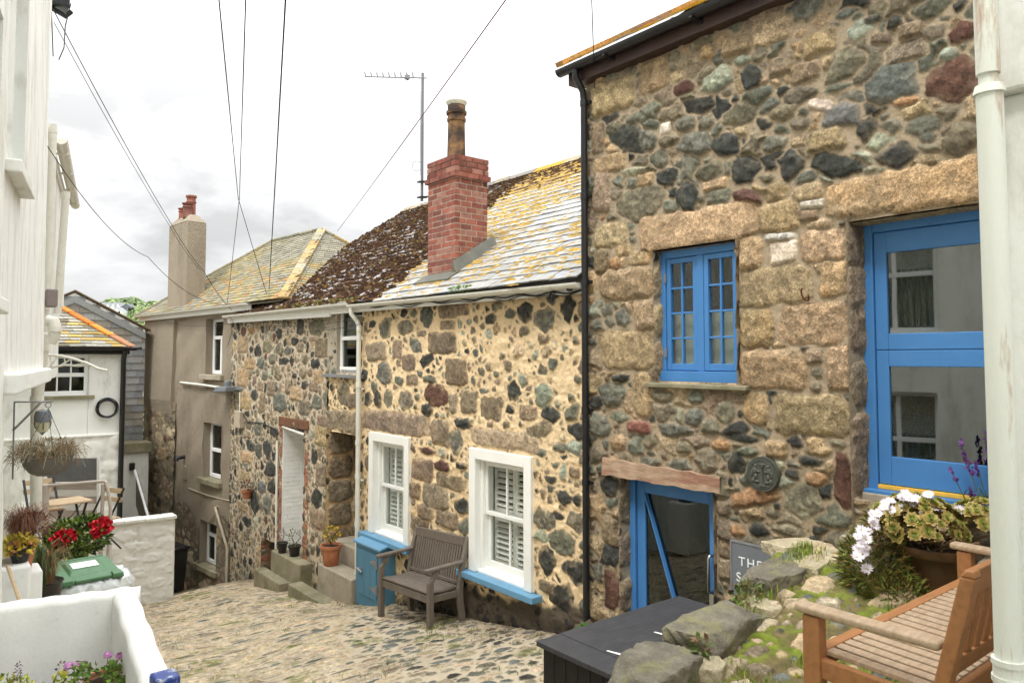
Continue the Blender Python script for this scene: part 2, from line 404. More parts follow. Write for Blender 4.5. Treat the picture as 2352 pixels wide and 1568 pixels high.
material('render_brown', srgb(150, 138, 120), 0.95, 0.10, 1.2, 1.0, 34, dirt=srgb(92, 80, 66), dirt_amt=0.55, dirt_scale=1.1, stretch=(1, 1, 0.4), dist=0.03, dirt_lo=0.5, dirt_hi=0.75)
material('concrete', srgb(166, 156, 138), 0.9, 0.12, 5, 0.5, 50, dirt=srgb(98, 100, 66), dirt_amt=0.6, dirt_scale=3, fine=0.18, dirt_lo=0.52, dirt_hi=0.72)
material('mossy_concrete', srgb(142, 134, 112), 0.95, 0.2, 5, 0.8, 40, dirt=srgb(90, 94, 54), dirt_amt=0.6, dirt_scale=3, fine=0.2, dirt_lo=0.42, dirt_hi=0.65)
material('old_wood', srgb(168, 142, 118), 0.85, 0.25, 9, 0.8, 30, stretch=(6, 1, 6), dirt=srgb(130, 66, 52), dirt_amt=0.55, dirt_scale=2.2, dist=0.01, dirt_lo=0.5, dirt_hi=0.62)
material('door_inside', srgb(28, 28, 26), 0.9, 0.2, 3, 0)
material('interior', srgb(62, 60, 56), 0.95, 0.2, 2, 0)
material('cardboard', srgb(150, 160, 150), 0.9, 0.08, 4, 0.05, 30)
material('leaf', (1, 1, 1), 0.55, 0.2, 30, 0, use_col=True, spec=0.35)
material('petal', (1, 1, 1), 0.6, 0.05, 30, 0, use_col=True, spec=0.2)
material('bin_green', srgb(74, 118, 78), 0.42, 0.06, 5, 0.08, 80, dirt=srgb(120, 150, 118), dirt_amt=0.4, dirt_scale=6)
material('plate_grey', srgb(112, 116, 120), 0.6, 0.06, 5, 0.12, 90)
material('grey_speckle', srgb(112, 114, 116), 0.8, 0.1, 12, 0.1, 90, fine=0.25, fscale=120)
material('beige_metal', srgb(196, 184, 172), 0.5, 0.06, 4, 0.05, 40, dirt=srgb(150, 120, 95), dirt_amt=0.35, dirt_scale=8, dirt_lo=0.6, dirt_hi=0.75)
material('iron_paint', srgb(222, 225, 214), 0.5, 0.05, 5, 0.3, 20, dirt=srgb(158, 104, 52), dirt_amt=0.8, dirt_scale=11, stretch=(1, 1, 0.16), dirt_lo=0.545, dirt_hi=0.66)
material('coin_black', srgb(80, 82, 74), 0.5, 0.12, 12, 0.3, 60)
material('wicker', srgb(112, 108, 100), 0.85, 0.3, 60, 0.6, 70, stretch=(1, 1, 4))
material('soil', srgb(52, 40, 30), 0.95, 0.3, 20, 0.8, 60)
material('black_tar', srgb(34, 33, 33), 0.8, 0.4, 9, 0.9, 30, dirt=srgb(190, 155, 105), dirt_amt=0.8, dirt_scale=5, dirt_lo=0.6, dirt_hi=0.66)
glass_material('pane', (.93, .94, .93), refl=0.05)
glass_material('pane_dark', (0.4, 0.43, 0.43), 0.06)
glass_material('pane_mirror', (0.25, 0.27, 0.27), 0.19)
# ---------------------------------------------------------------- rubble walls
def soft(c, k=0.22):
    l = 0.3*c[0]+0.55*c[1]+0.15*c[2]; return tuple(x*(1-k)+l*k for x in c)
PAL = {'G': srgb(176, 150, 110), 'g': srgb(144, 125, 100), 'D': srgb(56, 60, 61), 'S': srgb(98, 108, 102), 'O': srgb(124, 114, 88),
       'R': srgb(106, 68, 52), 'W': srgb(216, 200, 178), 'B': srgb(158, 92, 70), 'L': srgb(150, 158, 132), 'A': srgb(178, 132, 76),
       'P': srgb(104, 108, 110), 'T': srgb(176, 158, 128), 'K': srgb(196, 174, 136)}
PAL.update({'D': srgb(62, 63, 57), 'S': srgb(110, 110, 92), 'P': srgb(104, 106, 97), 'L': srgb(152, 154, 126)})
PAL = {k: soft(v, 0.15 if k in 'GgKT' else 0.25) for k, v in PAL.items()}
GRAN = {'G': 1.0, 'g': 1.0, 'R': 0.5, 'A': 0.6, 'T': 0.5, 'K': 0.5}
D588 = 2352/4000
def from_px(fr, ox, oy, sc, L, b=0.0):
    out = []
    for e in L:
        x, y, wd, h, t = e[:5]; rot = e[5] if len(e) > 5 else 0
        c = lambda X, Y: fr.px((ox+X/sc)*D588, (oy+Y/sc)*D588, b)
        ca, cz = c(x, y); wa = abs(c(x-wd/2, y)[0]-c(x+wd/2, y)[0]); hz = abs(c(x, y-h/2)[1]-c(x, y+h/2)[1])
        out.append((ca, cz, wa, hz, rot, t))
    return out
def heightfield(name, U, Vv, place_world, stones, fills, mortar, relief, gap, seed, parent, mat, opens=(), types='GgDSO', weights=None,
                mortar_rough=0.006, keep=None, post=None, roundness=0.5, loc=None, blend=0.006, jit=0.14, smear=0.0, warp=0.42, grow=1.0, voro=None, edge=0.2):
    """stones set in mortar as real relief on a fine sheet. U,Vv: sheet coordinates (1-d); place_world(A,Z,H) -> points"""
    rs = np.random.RandomState(seed); rnd = random.Random(seed)
    A, Z = np.meshgrid(U, Vv, indexing='ij')
    H = mortar_rough*(fbm(A*9, Z*9, seed, 4)-0.5)*2
    mv = (0.86+0.28*fbm(A*2.2, Z*2.2, seed+9, 5))*(0.93+0.14*fbm(A*30, Z*30, seed+19, 2))
    C = np.array(mortar)[None, None, :]*mv[..., None]
    G = np.zeros_like(A); WT = np.zeros_like(A)
    H += mortar_rough*0.5*(fbm(A*24, Z*24, seed+3, 3)-0.5)*2
    occ = np.zeros(A.shape, bool); D0 = np.full(A.shape, 1.0)
    for (a0, a1, z0, z1) in opens: occ |= (A > a0-0.01) & (A < a1+0.01) & (Z > z0-0.01) & (Z < z1+0.01)
    NX = (fbm(A*10, Z*10, seed+30, 4)-0.5); NY = (fbm(A*10, Z*10, seed+40, 4)-0.5)
    F1 = fbm(A*14, Z*14, seed+50, 4); F2 = fbm(A*5, Z*5, seed+60, 3)
    SMW = np.clip((fbm(A*6, Z*6, seed+70, 4)-0.5)*6, 0, 1)
    def place(ca, cz, wd, h, rot, t, force):
        R = 0.62*max(wd, h)+gap
        i0, i1 = np.searchsorted(U, ca-R), np.searchsorted(U, ca+R); j0, j1 = np.searchsorted(Vv, cz-R), np.searchsorted(Vv, cz+R)
        if i1-i0 < 2 or j1-j0 < 2: return False
        sl = (slice(i0, i1), slice(j0, j1))
        if not force:
            if occ[min((i0+i1)//2, len(U)-1), min((j0+j1)//2, len(Vv)-1)]: return False
        m = min(wd, h)
        da = A[sl]-ca + NX[sl]*min(m, .2)*warp; dz = Z[sl]-cz + NY[sl]*min(m, .2)*warp
        cr, sr = math.cos(rot), math.sin(rot)
        q1 = (da*cr+dz*sr)/(wd/2); q2 = (-da*sr+dz*cr)/(h/2)
        d = None
        if t in 'GgWBKT' and max(wd, h) > 0.09:
            n = 8; angs = [k*PI/4+rnd.gauss(0, 0.06) for k in range(8)]; offs = [rnd.uniform(0.92, 1.0) if k % 2 == 0 else rnd.uniform(1.12, 1.3) for k in range(8)]
        else:
            n = rnd.randint(5, 8); angs = [2*PI*(k+rnd.uniform(-0.32, 0.32))/n for k in range(n)]; offs = [rnd.uniform(0.74, 1.02) for k in range(n)]
        for a_, o_ in zip(angs, offs):
            e = q1*math.cos(a_)+q2*math.sin(a_)-o_
            d = e if d is None else np.maximum(d, e)
        ell = np.sqrt(q1*q1+q2*q2)-1.02
        d = (d*(1-roundness*0.5)+ell*roundness*0.5)*m/2
        if not force and (occ[sl] & (d < gap)).any(): return False
        ins = d < blend
        t_ = np.clip(-d/(edge*m+0.004), 0, 1); prof = np.sqrt(t_*(2-t_)+1e-9)
        rl = relief*rnd.uniform(0.55, 1.35)*min(1.0, 0.45+m/0.25)
        gx, gy = rnd.gauss(0, 0.14), rnd.gauss(0, 0.14)
        hh = rl*prof*(1+gx*q1+gy*q2)+prof*(F1[sl]-0.5)*(0.035 if t in 'DSO' else 0.022)*min(1, m/0.15)
        if t in 'DSOPRL':
            fa, fo = rnd.uniform(0, PI), rnd.uniform(-.25, .25)
            fq = q1*math.cos(fa)+q2*math.sin(fa)-fo
            hh = hh-rl*0.55*prof*np.abs(fq)*rnd.uniform(0.3, 1.0)+rl*0.3*prof*(fq > 0)*rnd.uniform(-0.5, 0.5)
        wgt = np.clip((blend-d)/(2*blend), 0, 1)
        if smear: wgt = wgt*np.clip(1-smear*SMW[sl]*(1-np.clip(-d/(0.2*m), 0, 1)), 0, 1)
        H[sl] = np.where(ins, H[sl]*(1-wgt)+wgt*hh, H[sl])
        c = np.array(PAL[t])*rnd.uniform(1-jit, 1+jit*1.3)*np.array([rnd.uniform(0.94, 1.06), 1, rnd.uniform(0.93, 1.07)])
        st_a = rnd.uniform(0, PI); stv = vnoise((q1*math.cos(st_a)+q2*math.sin(st_a))*1.2+ca*9, (q2*math.cos(st_a)-q1*math.sin(st_a))*6+cz*9, 5)
        sk_ = 0.5 if t in 'DSOPL' else 0.16
        cc = c[None, None, :]*((0.55+0.9*(F2[sl]*0.5+0.5*F1[sl]))*(1-sk_/2+sk_*stv))[..., None]
        if t in 'GgA':
            rstain = np.clip((F2[sl]-0.45)*3, 0, 1)*rnd.uniform(0, 0.5)
            cc = cc*(1-rstain[..., None])+cc*np.array([1.1, 0.9, 0.66])*rstain[..., None]
        if t in 'DS':
            rst = np.clip((F1[sl]-0.58)*5, 0, 1)*0.5
            cc = cc*(1-rst[..., None])+np.array(PAL['O'])*0.7*rst[..., None]
        C[sl] = C[sl]*(1-wgt[..., None])+cc*wgt[..., None]
        G[sl] = G[sl]*(1-wgt)+GRAN.get(t, 0.0)*wgt
        WT[sl] = np.maximum(WT[sl], wgt); occ[sl] |= d < gap*0.5; D0[sl] = np.minimum(D0[sl], d)
        return True
    for s_ in stones: place(s_[0], s_[1], s_[2]*grow, s_[3]*grow, s_[4], s_[5], True)
    ua, ub, va, vb = U[0], U[-1], Vv[0], Vv[-1]
    if voro:
        # the rest of the wall: irregular cells, each one a stone, shrunk back by the mortar joint
        an = voro.get('aniso', 1.35); sd = []; cell = {}
        for (r, n) in voro['radii']:
            for _ in range(n):
                a, z = rnd.uniform(ua, ub), rnd.uniform(va, vb)
                i, j = min(np.searchsorted(U, a), len(U)-1), min(np.searchsorted(Vv, z), len(Vv)-1)
                if occ[i, j] or D0[i, j] < r*0.55: continue
                rr_ = r*rnd.uniform(.8, 1.25); ok_ = True; key = (int(a/.4), int(z/.4))
                for kx in (-1, 0, 1):
                    for ky in (-1, 0, 1):
                        for q in cell.get((key[0]+kx, key[1]+ky), ()):
                            if ((a-q[0])/an)**2+(z-q[1])**2 < (.8*(rr_+q[2]))**2: ok_ = False; break
                if ok_:
                    q = (a, z, rr_, len(sd)); sd.append(q); cell.setdefault(key, []).append(q)
        F1_ = np.full(A.shape, 9.0); F2_ = np.full(A.shape, 9.0); ID = np.zeros(A.shape, int)
        wx_ = A+NX*.075; wz_ = Z+NY*.075
        for (a, z, r, k) in sd:
            R = 3.2*r; i0, i1 = np.searchsorted(U, a-R*an), np.searchsorted(U, a+R*an); j0, j1 = np.searchsorted(Vv, z-R), np.searchsorted(Vv, z+R); sl = (slice(i0, i1), slice(j0, j1))
            e = np.sqrt(((wx_[sl]-a)/an)**2+(wz_[sl]-z)**2)/r
            f1, f2 = F1_[sl], F2_[sl]; near = e < f1
            F2_[sl] = np.where(near, f1, np.minimum(f2, e)); ID[sl] = np.where(near, k, ID[sl]); F1_[sl] = np.where(near, e, f1)
        S_ = np.array(sd); ns = len(sd); r_ = S_[ID, 2]
        tts = [types(q[0], q[1], rnd) if callable(types) else rnd.choices(types, weights)[0] for q in sd]
        drop = np.array([rnd.random() < voro.get('drop', 0) for q in sd])
        bc = np.array([np.array(PAL[t])*rnd.uniform(1-jit, 1+jit*1.3)*np.array([rnd.uniform(.95, 1.05), 1, rnd.uniform(.94, 1.06)]) for t in tts])
        gq = np.array([GRAN.get(t, 0.0) for t in tts]); rl = relief*rs.uniform(.5, 1.3, ns)*np.minimum(1, .4+S_[:, 2]/.14)
        gx, gy, sa_, fa_ = rs.normal(0, .2, ns), rs.normal(0, .2, ns), rs.uniform(0, PI, ns), rs.uniform(0, PI, ns)
        q1 = (A-S_[ID, 0])/(r_*an); q2 = (Z-S_[ID, 1])/r_
        mw = voro.get('mort', .012)*(.6+.9*fbm(A*4, Z*4, seed+80, 3))
        d = np.maximum(np.maximum(mw-(F2_-F1_)*r_*.5, voro.get('gap', .012)-D0), (F1_-voro.get('maxr', 1.5))*r_)
        prof = np.clip(-d/(edge*1.3*r_+.004), 0, 1); prof = np.sqrt(prof*(2-prof)+1e-9)
        hh = rl[ID]*prof*(1+gx[ID]*q1+gy[ID]*q2-.5*np.abs(q1*np.cos(fa_[ID])+q2*np.sin(fa_[ID])))+prof*(F1-.5)*.03*np.minimum(1, r_/.08)
        stv = vnoise((q1*np.cos(sa_[ID])+q2*np.sin(sa_[ID]))*1.2+ID*3.7, (q2*np.cos(sa_[ID])-q1*np.sin(sa_[ID]))*5+ID*1.3, 5)
        sk_ = np.where(gq[ID] > .4, .16, .5)
        cc = bc[ID]*((.55+.9*(F2*.5+.5*F1))*(1-sk_/2+sk_*stv))[..., None]
        wgt = np.clip((blend-d)/(2*blend), 0, 1)*(~occ)*(~drop[ID])
        if smear: wgt = wgt*np.clip(1-smear*SMW*(1-np.clip(-d/(.3*r_), 0, 1)), 0, 1)
        H[:] = H*(1-wgt)+wgt*hh; C[:] = C*(1-wgt[..., None])+cc*wgt[..., None]; G[:] = G*(1-wgt)+gq[ID]*wgt; WT = np.maximum(WT, wgt)
    for (s0, s1, n, asp0, asp1) in fills:
        for _ in range(n):
            sz = rnd.uniform(s0, s1); asp = rnd.uniform(asp0, asp1)
            a, z = rnd.uniform(ua, ub), rnd.uniform(va, vb)
            tt = types(a, z, rnd) if callable(types) else rnd.choices(types, weights)[0]
            ro = rnd.gauss(0, 0.18)
            for kk in (1.0, 0.78, 0.6):
                if sz*kk < 0.022: break
                if place(a, z, sz*kk*math.sqrt(asp), sz*kk/math.sqrt(asp), ro, tt, False): break
    if post: post(A, Z, H, C, G, occ)
    P = place_world(A, Z, H)
    nu, nv = A.shape
    idx = np.arange(nu*nv).reshape(nu, nv)
    Q = np.stack([idx[:-1, :-1], idx[1:, :-1], idx[1:, 1:], idx[:-1, 1:]], -1)
    ac = (A[:-1, :-1]+A[1:, 1:])/2; zc = (Z[:-1, :-1]+Z[1:, 1:])/2
    ok = np.ones(ac.shape, bool)
    for (a0, a1, z0, z1) in opens: ok &= ~((ac > a0) & (ac < a1) & (zc > z0) & (zc < z1))
    if keep is not None: ok &= keep(ac, zc)
    Q = Q[ok]
    return mesh_arrays(name, P.reshape(-1, 3), Q, mat, parent, C.reshape(-1, 3), {'gran': G.ravel(), 'mort': 1-WT.ravel()}, True, loc)
def lines(a0, a1, res, extra=()):
    L = np.linspace(a0, a1, max(2, int(round((a1-a0)/res))+1))
    ex = np.array([e for e in extra if a0 < e < a1])
    if len(ex):
        L = np.array([l for l in L if np.abs(ex-l).min() > res*0.4 or l in (L[0], L[-1])]); L = np.unique(np.concatenate([L, ex]))
    return L
def rubble(name, fr, a0, a1, z0, z1, res, stones, fills, mortar, relief, gap, seed, parent, opens=(), b=0.0, mat='rubble', **k):
    U = lines(a0, a1, res, [e for o in opens for e in o[:2]]); Vv = lines(z0, z1, res, [e for o in opens for e in o[2:]])
    def pw(A, Z, H):
        # relief dies out at the rim of each opening so frames sit against a straight edge
        return fr.O[None, None]+A[..., None]*fr.U+(b-H)[..., None]*fr.V+Z[..., None]*np.array([0, 0, 1.0])
    return heightfield(name, U, Vv, pw, stones, fills, mortar, relief, gap, seed, parent, MATS[mat], opens, **k)

# ================================================================ GRANITE HOUSE (right)
gh = thing('granite_house', 'tall rubble stone house with a blue door, blue casement and black gutter, on the right', 'house', (5.2, 3.0, -1.2))
# openings (a0,a1,z0,z1) on the facade plane
fx = lambda u, v, b=0.0: FR.px(u, v, b)
RW = (3.49, 4.35, 1.40, 2.57)                 # casement
RD = (1.30, 2.58, 0.62, 2.58)                 # stable door at terrace level
RS = (3.74, 4.79, -1.30, 0.52)                # glazed studio door
MR = soft(srgb(170, 151, 122), .12)
st = []
st += from_px(FR, 2200, 0, 1.568, [
 (300,590,250,190,'G'),(555,460,160,190,'G'),(215,850,80,180,'g'),(285,1005,190,100,'G'),(240,1180,90,250,'g'),(290,1435,180,140,'G'),
 (405,850,230,170,'D',.4),(515,855,120,110,'S',.5),(530,680,110,110,'S'),(625,785,60,70,'W'),(650,860,120,70,'O'),(740,540,140,80,'R'),
 (830,650,160,95,'D',.1),(750,760,110,90,'S'),(945,490,180,150,'L'),(1160,470,150,140,'D',.7),(1190,590,190,100,'S'),(1090,700,210,130,'O'),
 (880,755,100,80,'O'),(810,880,200,140,'S',.3),(1000,890,170,140,'D',.4),(1290,880,150,110,'S'),(1130,1040,200,180,'D'),(1400,1010,180,150,'D'),
 (890,1045,150,110,'O'),(640,1080,130,120,'D'),(590,970,110,110,'S'),(470,1250,290,190,'O'),(760,1200,130,170,'D'),(930,1130,150,60,'G'),
 (950,1215,160,100,'S'),(1130,1205,190,90,'R',.3),(510,1100,90,80,'G'),(430,1050,120,60,'L'),(1065,285,160,110,'G'),(1280,195,210,140,'G'),
 (1340,400,150,130,'g'),(1480,440,140,110,'g'),(1450,580,200,100,'O'),(1360,690,180,110,'O'),(1450,760,130,80,'O'),(1310,1330,250,170,'G'),
 (890,325,90,80,'G'),(700,470,90,60,'G'),(1530,300,110,120,'G'),(1100,370,110,60,'L'),(1210,330,120,80,'O'),(310,780,90,80,'O'),(440,720,110,60,'S'),
 (810,1400,690,230,'G')])
st += from_px(FR, 3000, 0, 1.568, [
 (730,520,300,230,'P'),(1130,490,330,290,'R'),(1200,200,170,130,'R'),(840,320,230,110,'g'),(480,390,210,200,'O'),(450,715,260,130,'P',.2),
 (600,790,150,160,'D'),(790,950,260,180,'D'),(1190,850,240,210,'O'),(960,770,220,120,'S'),(760,770,130,90,'S'),(420,1015,360,150,'D',.35),
 (360,860,210,130,'G'),(190,870,90,60,'G'),(990,975,110,60,'G'),(630,1040,80,40,'L'),(1105,330,130,80,'L'),(560,190,160,110,'L'),
 (320,260,190,140,'G'),(240,440,150,110,'g'),(780,140,110,80,'D'),(650,120,100,50,'S'),(670,50,120,70,'O'),(880,190,150,90,'g'),
 (1020,200,150,80,'O'),(1000,50,230,110,'S'),(480,90,130,60,'S'),(700,240,140,60,'g',.3),(420,540,150,50,'S'),(320,640,150,60,'W',.4),
 (830,1170,960,250,'G'),(240,1180,180,90,'G'),(270,1250,140,50,'W'),(250,1320,110,60,'g'),(840,620,160,50,'A'),(980,840,120,60,'S')])
st += from_px(FR, 2300, 800, 1.742, [
 (1300,215,200,45,'W',.1),(1320,325,170,140,'W'),(1105,325,150,220,'G'),(1265,555,470,240,'G'),(1145,835,220,250,'G'),(1255,1115,430,250,'G'),
 (1530,805,440,270,'G'),(1590,275,290,200,'G'),(1665,505,180,230,'G'),(1540,1030,110,90,'g'),(1550,1140,90,70,'O'),(1545,1235,90,70,'O'),
 (1705,1110,160,280,'G'),(1140,1380,160,190,'G'),(1525,1430,510,270,'G'),(150,205,200,160,'G'),(95,385,90,150,'g'),(350,360,150,90,'G'),
 (240,310,110,70,'G'),(180,395,70,70,'A'),(260,535,350,200,'G'),(380,745,130,200,'G'),(130,710,90,90,'S'),(235,765,110,120,'S'),
 (270,985,370,240,'G'),(370,1285,120,290,'G'),(160,1285,180,170,'S'),(220,1180,120,60,'D'),(500,1300,150,80,'O'),(510,1405,140,130,'O'),
 (720,1440,130,120,'S'),(930,1400,130,140,'O'),(340,1510,160,75,'B'),(210,1440,120,70,'S'),(580,1530,200,90,'S'),(830,1510,130,100,'O'),
 (1035,1420,45,50,'D'),(1010,1310,100,60,'g'),(1010,1530,180,90,'D'),(740,1310,120,90,'S')])
st += from_px(FR, 2100, 1700, 1.622, [
 (710,170,150,90,'S'),(560,140,110,70,'O'),(715,45,90,100,'O'),(895,185,160,80,'S',-.2),(930,70,100,80,'O'),(1075,150,150,170,'O'),
 (1165,60,110,70,'A'),(1270,180,110,150,'D'),(1335,100,130,60,'S'),(1300,15,200,50,'D'),(1530,90,120,90,'G'),(1390,385,270,120,'A',-.25),
 (1400,590,120,110,'D'),(1265,600,110,80,'A'),(1500,490,90,50,'O'),(1180,455,80,100,'g'),(1200,600,90,110,'g'),(1205,715,90,130,'g'),(1205,850,100,120,'g'),
 (465,600,100,180,'g'),(465,760,110,140,'D'),(470,980,110,220,'R'),(465,320,120,130,'D'),(1225,285,30,60,'D')])
st += from_px(FR, 3000, 1700, 1.622, [
 (230,420,240,220,'O'),(480,280,140,330,'R'),(260,160,160,75,'D'),(160,240,100,70,'D'),(310,275,120,90,'A'),(60,90,130,100,'G'),(130,600,200,70,'O'),(330,600,110,60,'D')])
fills = [(0.16, 0.30, 900, 1.0, 2.2), (0.09, 0.17, 4000, 0.9, 2.4), (0.05, 0.09, 6000, 0.8, 2.4), (0.025, 0.05, 5000, 0.8, 2.4)]
def r_dirt(A, Z, H, C, G, occ):
    k = np.clip((0.55-Z)/0.9, 0, 1)*np.clip((fbm(A*3, Z*3, 5, 4)-0.3)*2.2, 0, 1)*0.42      # damp, dirty foot of the wall
    C *= (1-k)[..., None]
rubble('wall', FR, 0.2, 5.24, -1.35, 4.62, 0.0105, st, [], MR, 0.040, 0.004, 11, gh, [RW, RD, RS], types='GgDSOLA', weights=[22, 14, 12, 20, 22, 5, 5],
       mortar_rough=0.009, post=r_dirt, smear=0.35, roundness=0.1, grow=1.1, warp=0.3, blend=.0045,
       voro={'radii': [(.13, 500), (.085, 3000), (.055, 9000), (.033, 9000)], 'mort': .011, 'gap': .013})
# reveals of the openings, in the same masonry
def reveal(fr, parent, a, side, b0, b1, z0, z1, seed, mortar, stones=(), fills=None, res=0.014, relief=0.02, mat='rubble', **k):
    """jamb: sheet at constant a, facing +a if side>0"""
    U = lines(b0-.045, b1, res); Vv = lines(z0, z1, res)
    def pw(A, Z, H): return fr.O[None, None]+(a+side*H)[..., None]*fr.U+A[..., None]*fr.V+Z[..., None]*np.array([0, 0, 1.0])
    return heightfield('door_jamb', U, Vv, pw, list(stones), fills or [(0.22, 0.34, 60, 0.8, 1.3), (0.08, 0.14, 200, 0.8, 1.4)], mortar, relief, 0.012, seed, parent, MATS[mat], **k)
def head(fr, parent, a0, a1, b0, b1, z, seed, mortar, mat='rubble', t='G'):
    U = lines(a0, a1, 0.03); Vv = lines(b0, b1, 0.03)
    def pw(A, Z, H): return fr.O[None, None]+A[..., None]*fr.U+Z[..., None]*fr.V+(z-H*0.5)[..., None]*np.array([0, 0, 1.0])
    return heightfield('soffit', U, Vv, pw, [((a0+a1)/2, (b0+b1)/2, (a1-a0)*1.5, (b1-b0)*1.6, 0, t)], [], mortar, 0.02, 0.01, seed, parent, MATS[mat])
qz = [0.62+0.18, 1.05, 1.42, 1.8, 2.12, 2.42]
reveal(FR, gh, RD[1], -1, 0.0, 0.42, 0.40, 2.60, 21, MR, [(0.18, z, 0.42, 0.33, 0, 'g') for z in qz], [(0.06, 0.1, 80, 1, 1.5)])
head(FR, gh, RD[0], RD[1], 0.0, 0.42, RD[3], 22, MR)
for a, sd, sdn in ((RW[1], -1, 23), (RW[0], 1, 24)): reveal(FR, gh, a, sd, 0.0, 0.24, RW[2], RW[3], sdn, MR, [(0.1, z, 0.3, 0.3, 0, 'G') for z in (1.6, 1.95, 2.3)])
head(FR, gh, RW[0], RW[1], 0.0, 0.24, RW[3], 25, MR)
for a, sd, sdn in ((RS[1], -1, 26), (RS[0], 1, 27)): reveal(FR, gh, a, sd, 0.0, 0.3, RS[2], RS[3], sdn, MR, [(0.1, z, 0.3, 0.3, 0, 'g') for z in (-1.0, -0.6, -.2, .2)])
# concrete sill course below the stable door
b_ = MB(FR); b_.box(RD[0], RD[1], 0.1, 0.5, 0.2, RD[2]+0.03); b_.build('threshold_step', M['concrete'], gh, bevel=0.01)
# body of the house behind the front, flank wall to the lane
b_ = MB(FR); b_.box(-6, 5.2, 0.62, 5.5, -1.3, 4.45); b_.box(5.0, 5.22, 0.03, 5.5, -3.0, 4.45); b_.box(-6, 0.2, 0.0, 0.62, -1.3, 4.62)
b_.prism([(5.215, 0.05, 4.45), (5.215, 5.5, 4.45), (5.215, 2.8, 6.5)], (-0.2, 0, 0))
b_.build('house_body', M['render_brown'], gh)

def casement(fr, parent, o, b):
    a0, a1, z0, z1 = o
    f = MB(fr); t = 0.055
    f.box(a0-0.004, a0+t, b, b+0.07, z0+0.09, z1+0.003); f.box(a1-t, a1+0.004, b, b+0.07, z0+0.09, z1+0.003)
    f.box(a0+t, a1-t, b, b+0.07, z1-0.075, z1+0.003); mid = (a0+a1)/2; f.box(mid-0.035, mid+0.035, b+0.002, b+0.07, z0+0.09, z1-0.075)
    f.box(a0-0.004, a1+0.004, b-0.02, b+0.09, z0-0.005, z0+0.09)
    win = f.build('window', M['blue_paint'], parent, bevel=0.006)
    for k, (l, r) in enumerate(((a0+t, mid-0.035), (mid+0.035, a1-t))):
        s = MB(fr); bb = b+(0.012 if k else 0.004); e = 0.045; l += 0.004; r -= 0.004; lo, hi = z0+0.096, z1-0.08
        s.box(l, l+e, bb, bb+0.045, lo, hi); s.box(r-e, r, bb, bb+0.045, lo, hi); s.box(l+e, r-e, bb, bb+0.045, lo, lo+e+0.015); s.box(l+e, r-e, bb, bb+0.045, hi-e, hi)
        m2 = (l+r)/2; s.box(m2-0.009, m2+0.009, bb+0.005, bb+0.04, lo+e+0.015, hi-e)
        for q in range(1, 4):
            zz = lo+e+0.015+(hi-e-lo-e-0.015)*q/4
            s.box(l+e, m2-0.009, bb+0.007, bb+0.04, zz-0.009, zz+0.009); s.box(m2+0.009, r-e, bb+0.007, bb+0.04, zz-0.009, zz+0.009)
        sash = s.build('casement_sash', M['blue_paint'], win, bevel=0.004)
        g = MB(fr); g.box(l+e-0.005, r-e+0.005, bb+0.022, bb+0.026, lo+e, hi-e+0.005); g.build('glass_pane', M['pane'], win)
        h_ = MB(fr)
        if k == 1:   # hinges on the far jamb of the opening leaf
            for zz in (z0+0.25, z1-0.25): h_.box(a1-t-0.012, a1-t+0.012, b-0.008, b+0.004, zz-0.04, zz+0.04)
            h_.build('hinge', M['galv'], win)
    c = MB(fr); c.box(a0+0.07, a1-0.07, b+0.11, b+0.12, z0+0.1, z0+0.60); c.build('window_card', M['cardboard'], win)
    c = MB(fr); c.box(a0, a1, b+0.33, b+0.34, z0, z1); c.build('room', M['door_inside'], win)
    return win
casement(FR, gh, RW, 0.055)
s_ = MB(FR); s_.prism([(RW[0]-0.09, -0.07, RW[2]-0.055), (RW[0]-0.09, 0.13, RW[2]-0.05), (RW[0]-0.09, 0.13, RW[2]-0.004), (RW[0]-0.09, -0.07, RW[2]-0.02)], (RW[1]-RW[0]+0.18, 0, 0))
s_.build('window_sill', M['mossy_concrete'], gh, bevel=0.006)

# stable door: two glazed leaves in a blue frame
a0, a1, z0, z1 = RD; b = 0.19
f = MB(FR); t = 0.075
f.box(a1-t, a1+0.004, b, b+0.1, z0+0.05, z1); f.box(a0, a0+t, b, b+0.1, z0+0.05, z1); f.box(a0+t, a1-t, b, b+0.1, z1-0.07, z1)
sd = f.build('stable_door', M['blue_paint'], gh, bevel=0.006)
f = MB(FR); f.box(a0-0.02, a1+0.02, b-0.08, b+0.1, z0+0.012, z0+0.055); f.build('door_sill', M['blue_paint'], sd, bevel=0.006)
f = MB(FR); f.box(a0+t, a1-t, b+0.0, b+0.08, z0+0.056, z0+0.085); f.build('threshold', M['yellow_paint'], sd, bevel=0.004)
zm = 1.66
for nm, lo, hi, rl, rh in (('door_leaf', z0+0.088, zm-0.002, 0.20, 0.115), ('door_leaf', zm+0.002, z1-0.074, 0.115, 0.15)):
    l, r = a0+t+0.004, a1-t-0.004; e = 0.085
    f = MB(FR); f.box(l, l+e, b+0.02, b+0.065, lo, hi); f.box(r-e, r, b+0.02, b+0.065, lo, hi)
    f.box(l+e, r-e, b+0.02, b+0.065, lo, lo+rl); f.box(l+e, r-e, b+0.02, b+0.065, hi-rh, hi)
    lf = f.build(nm, M['blue_paint'], sd, bevel=0.005)
    g = MB(FR); g.box(l+e-0.004, r-e+0.004, b+0.040, b+0.045, lo+rl-0.004, hi-rh+0.004); g.build('glass_pane', M['pane_mirror'], lf)
f = MB(FR); f.box(a0, a1, b+0.2, b+0.21, z0, z1); f.build('room', M['door_inside'], sd)

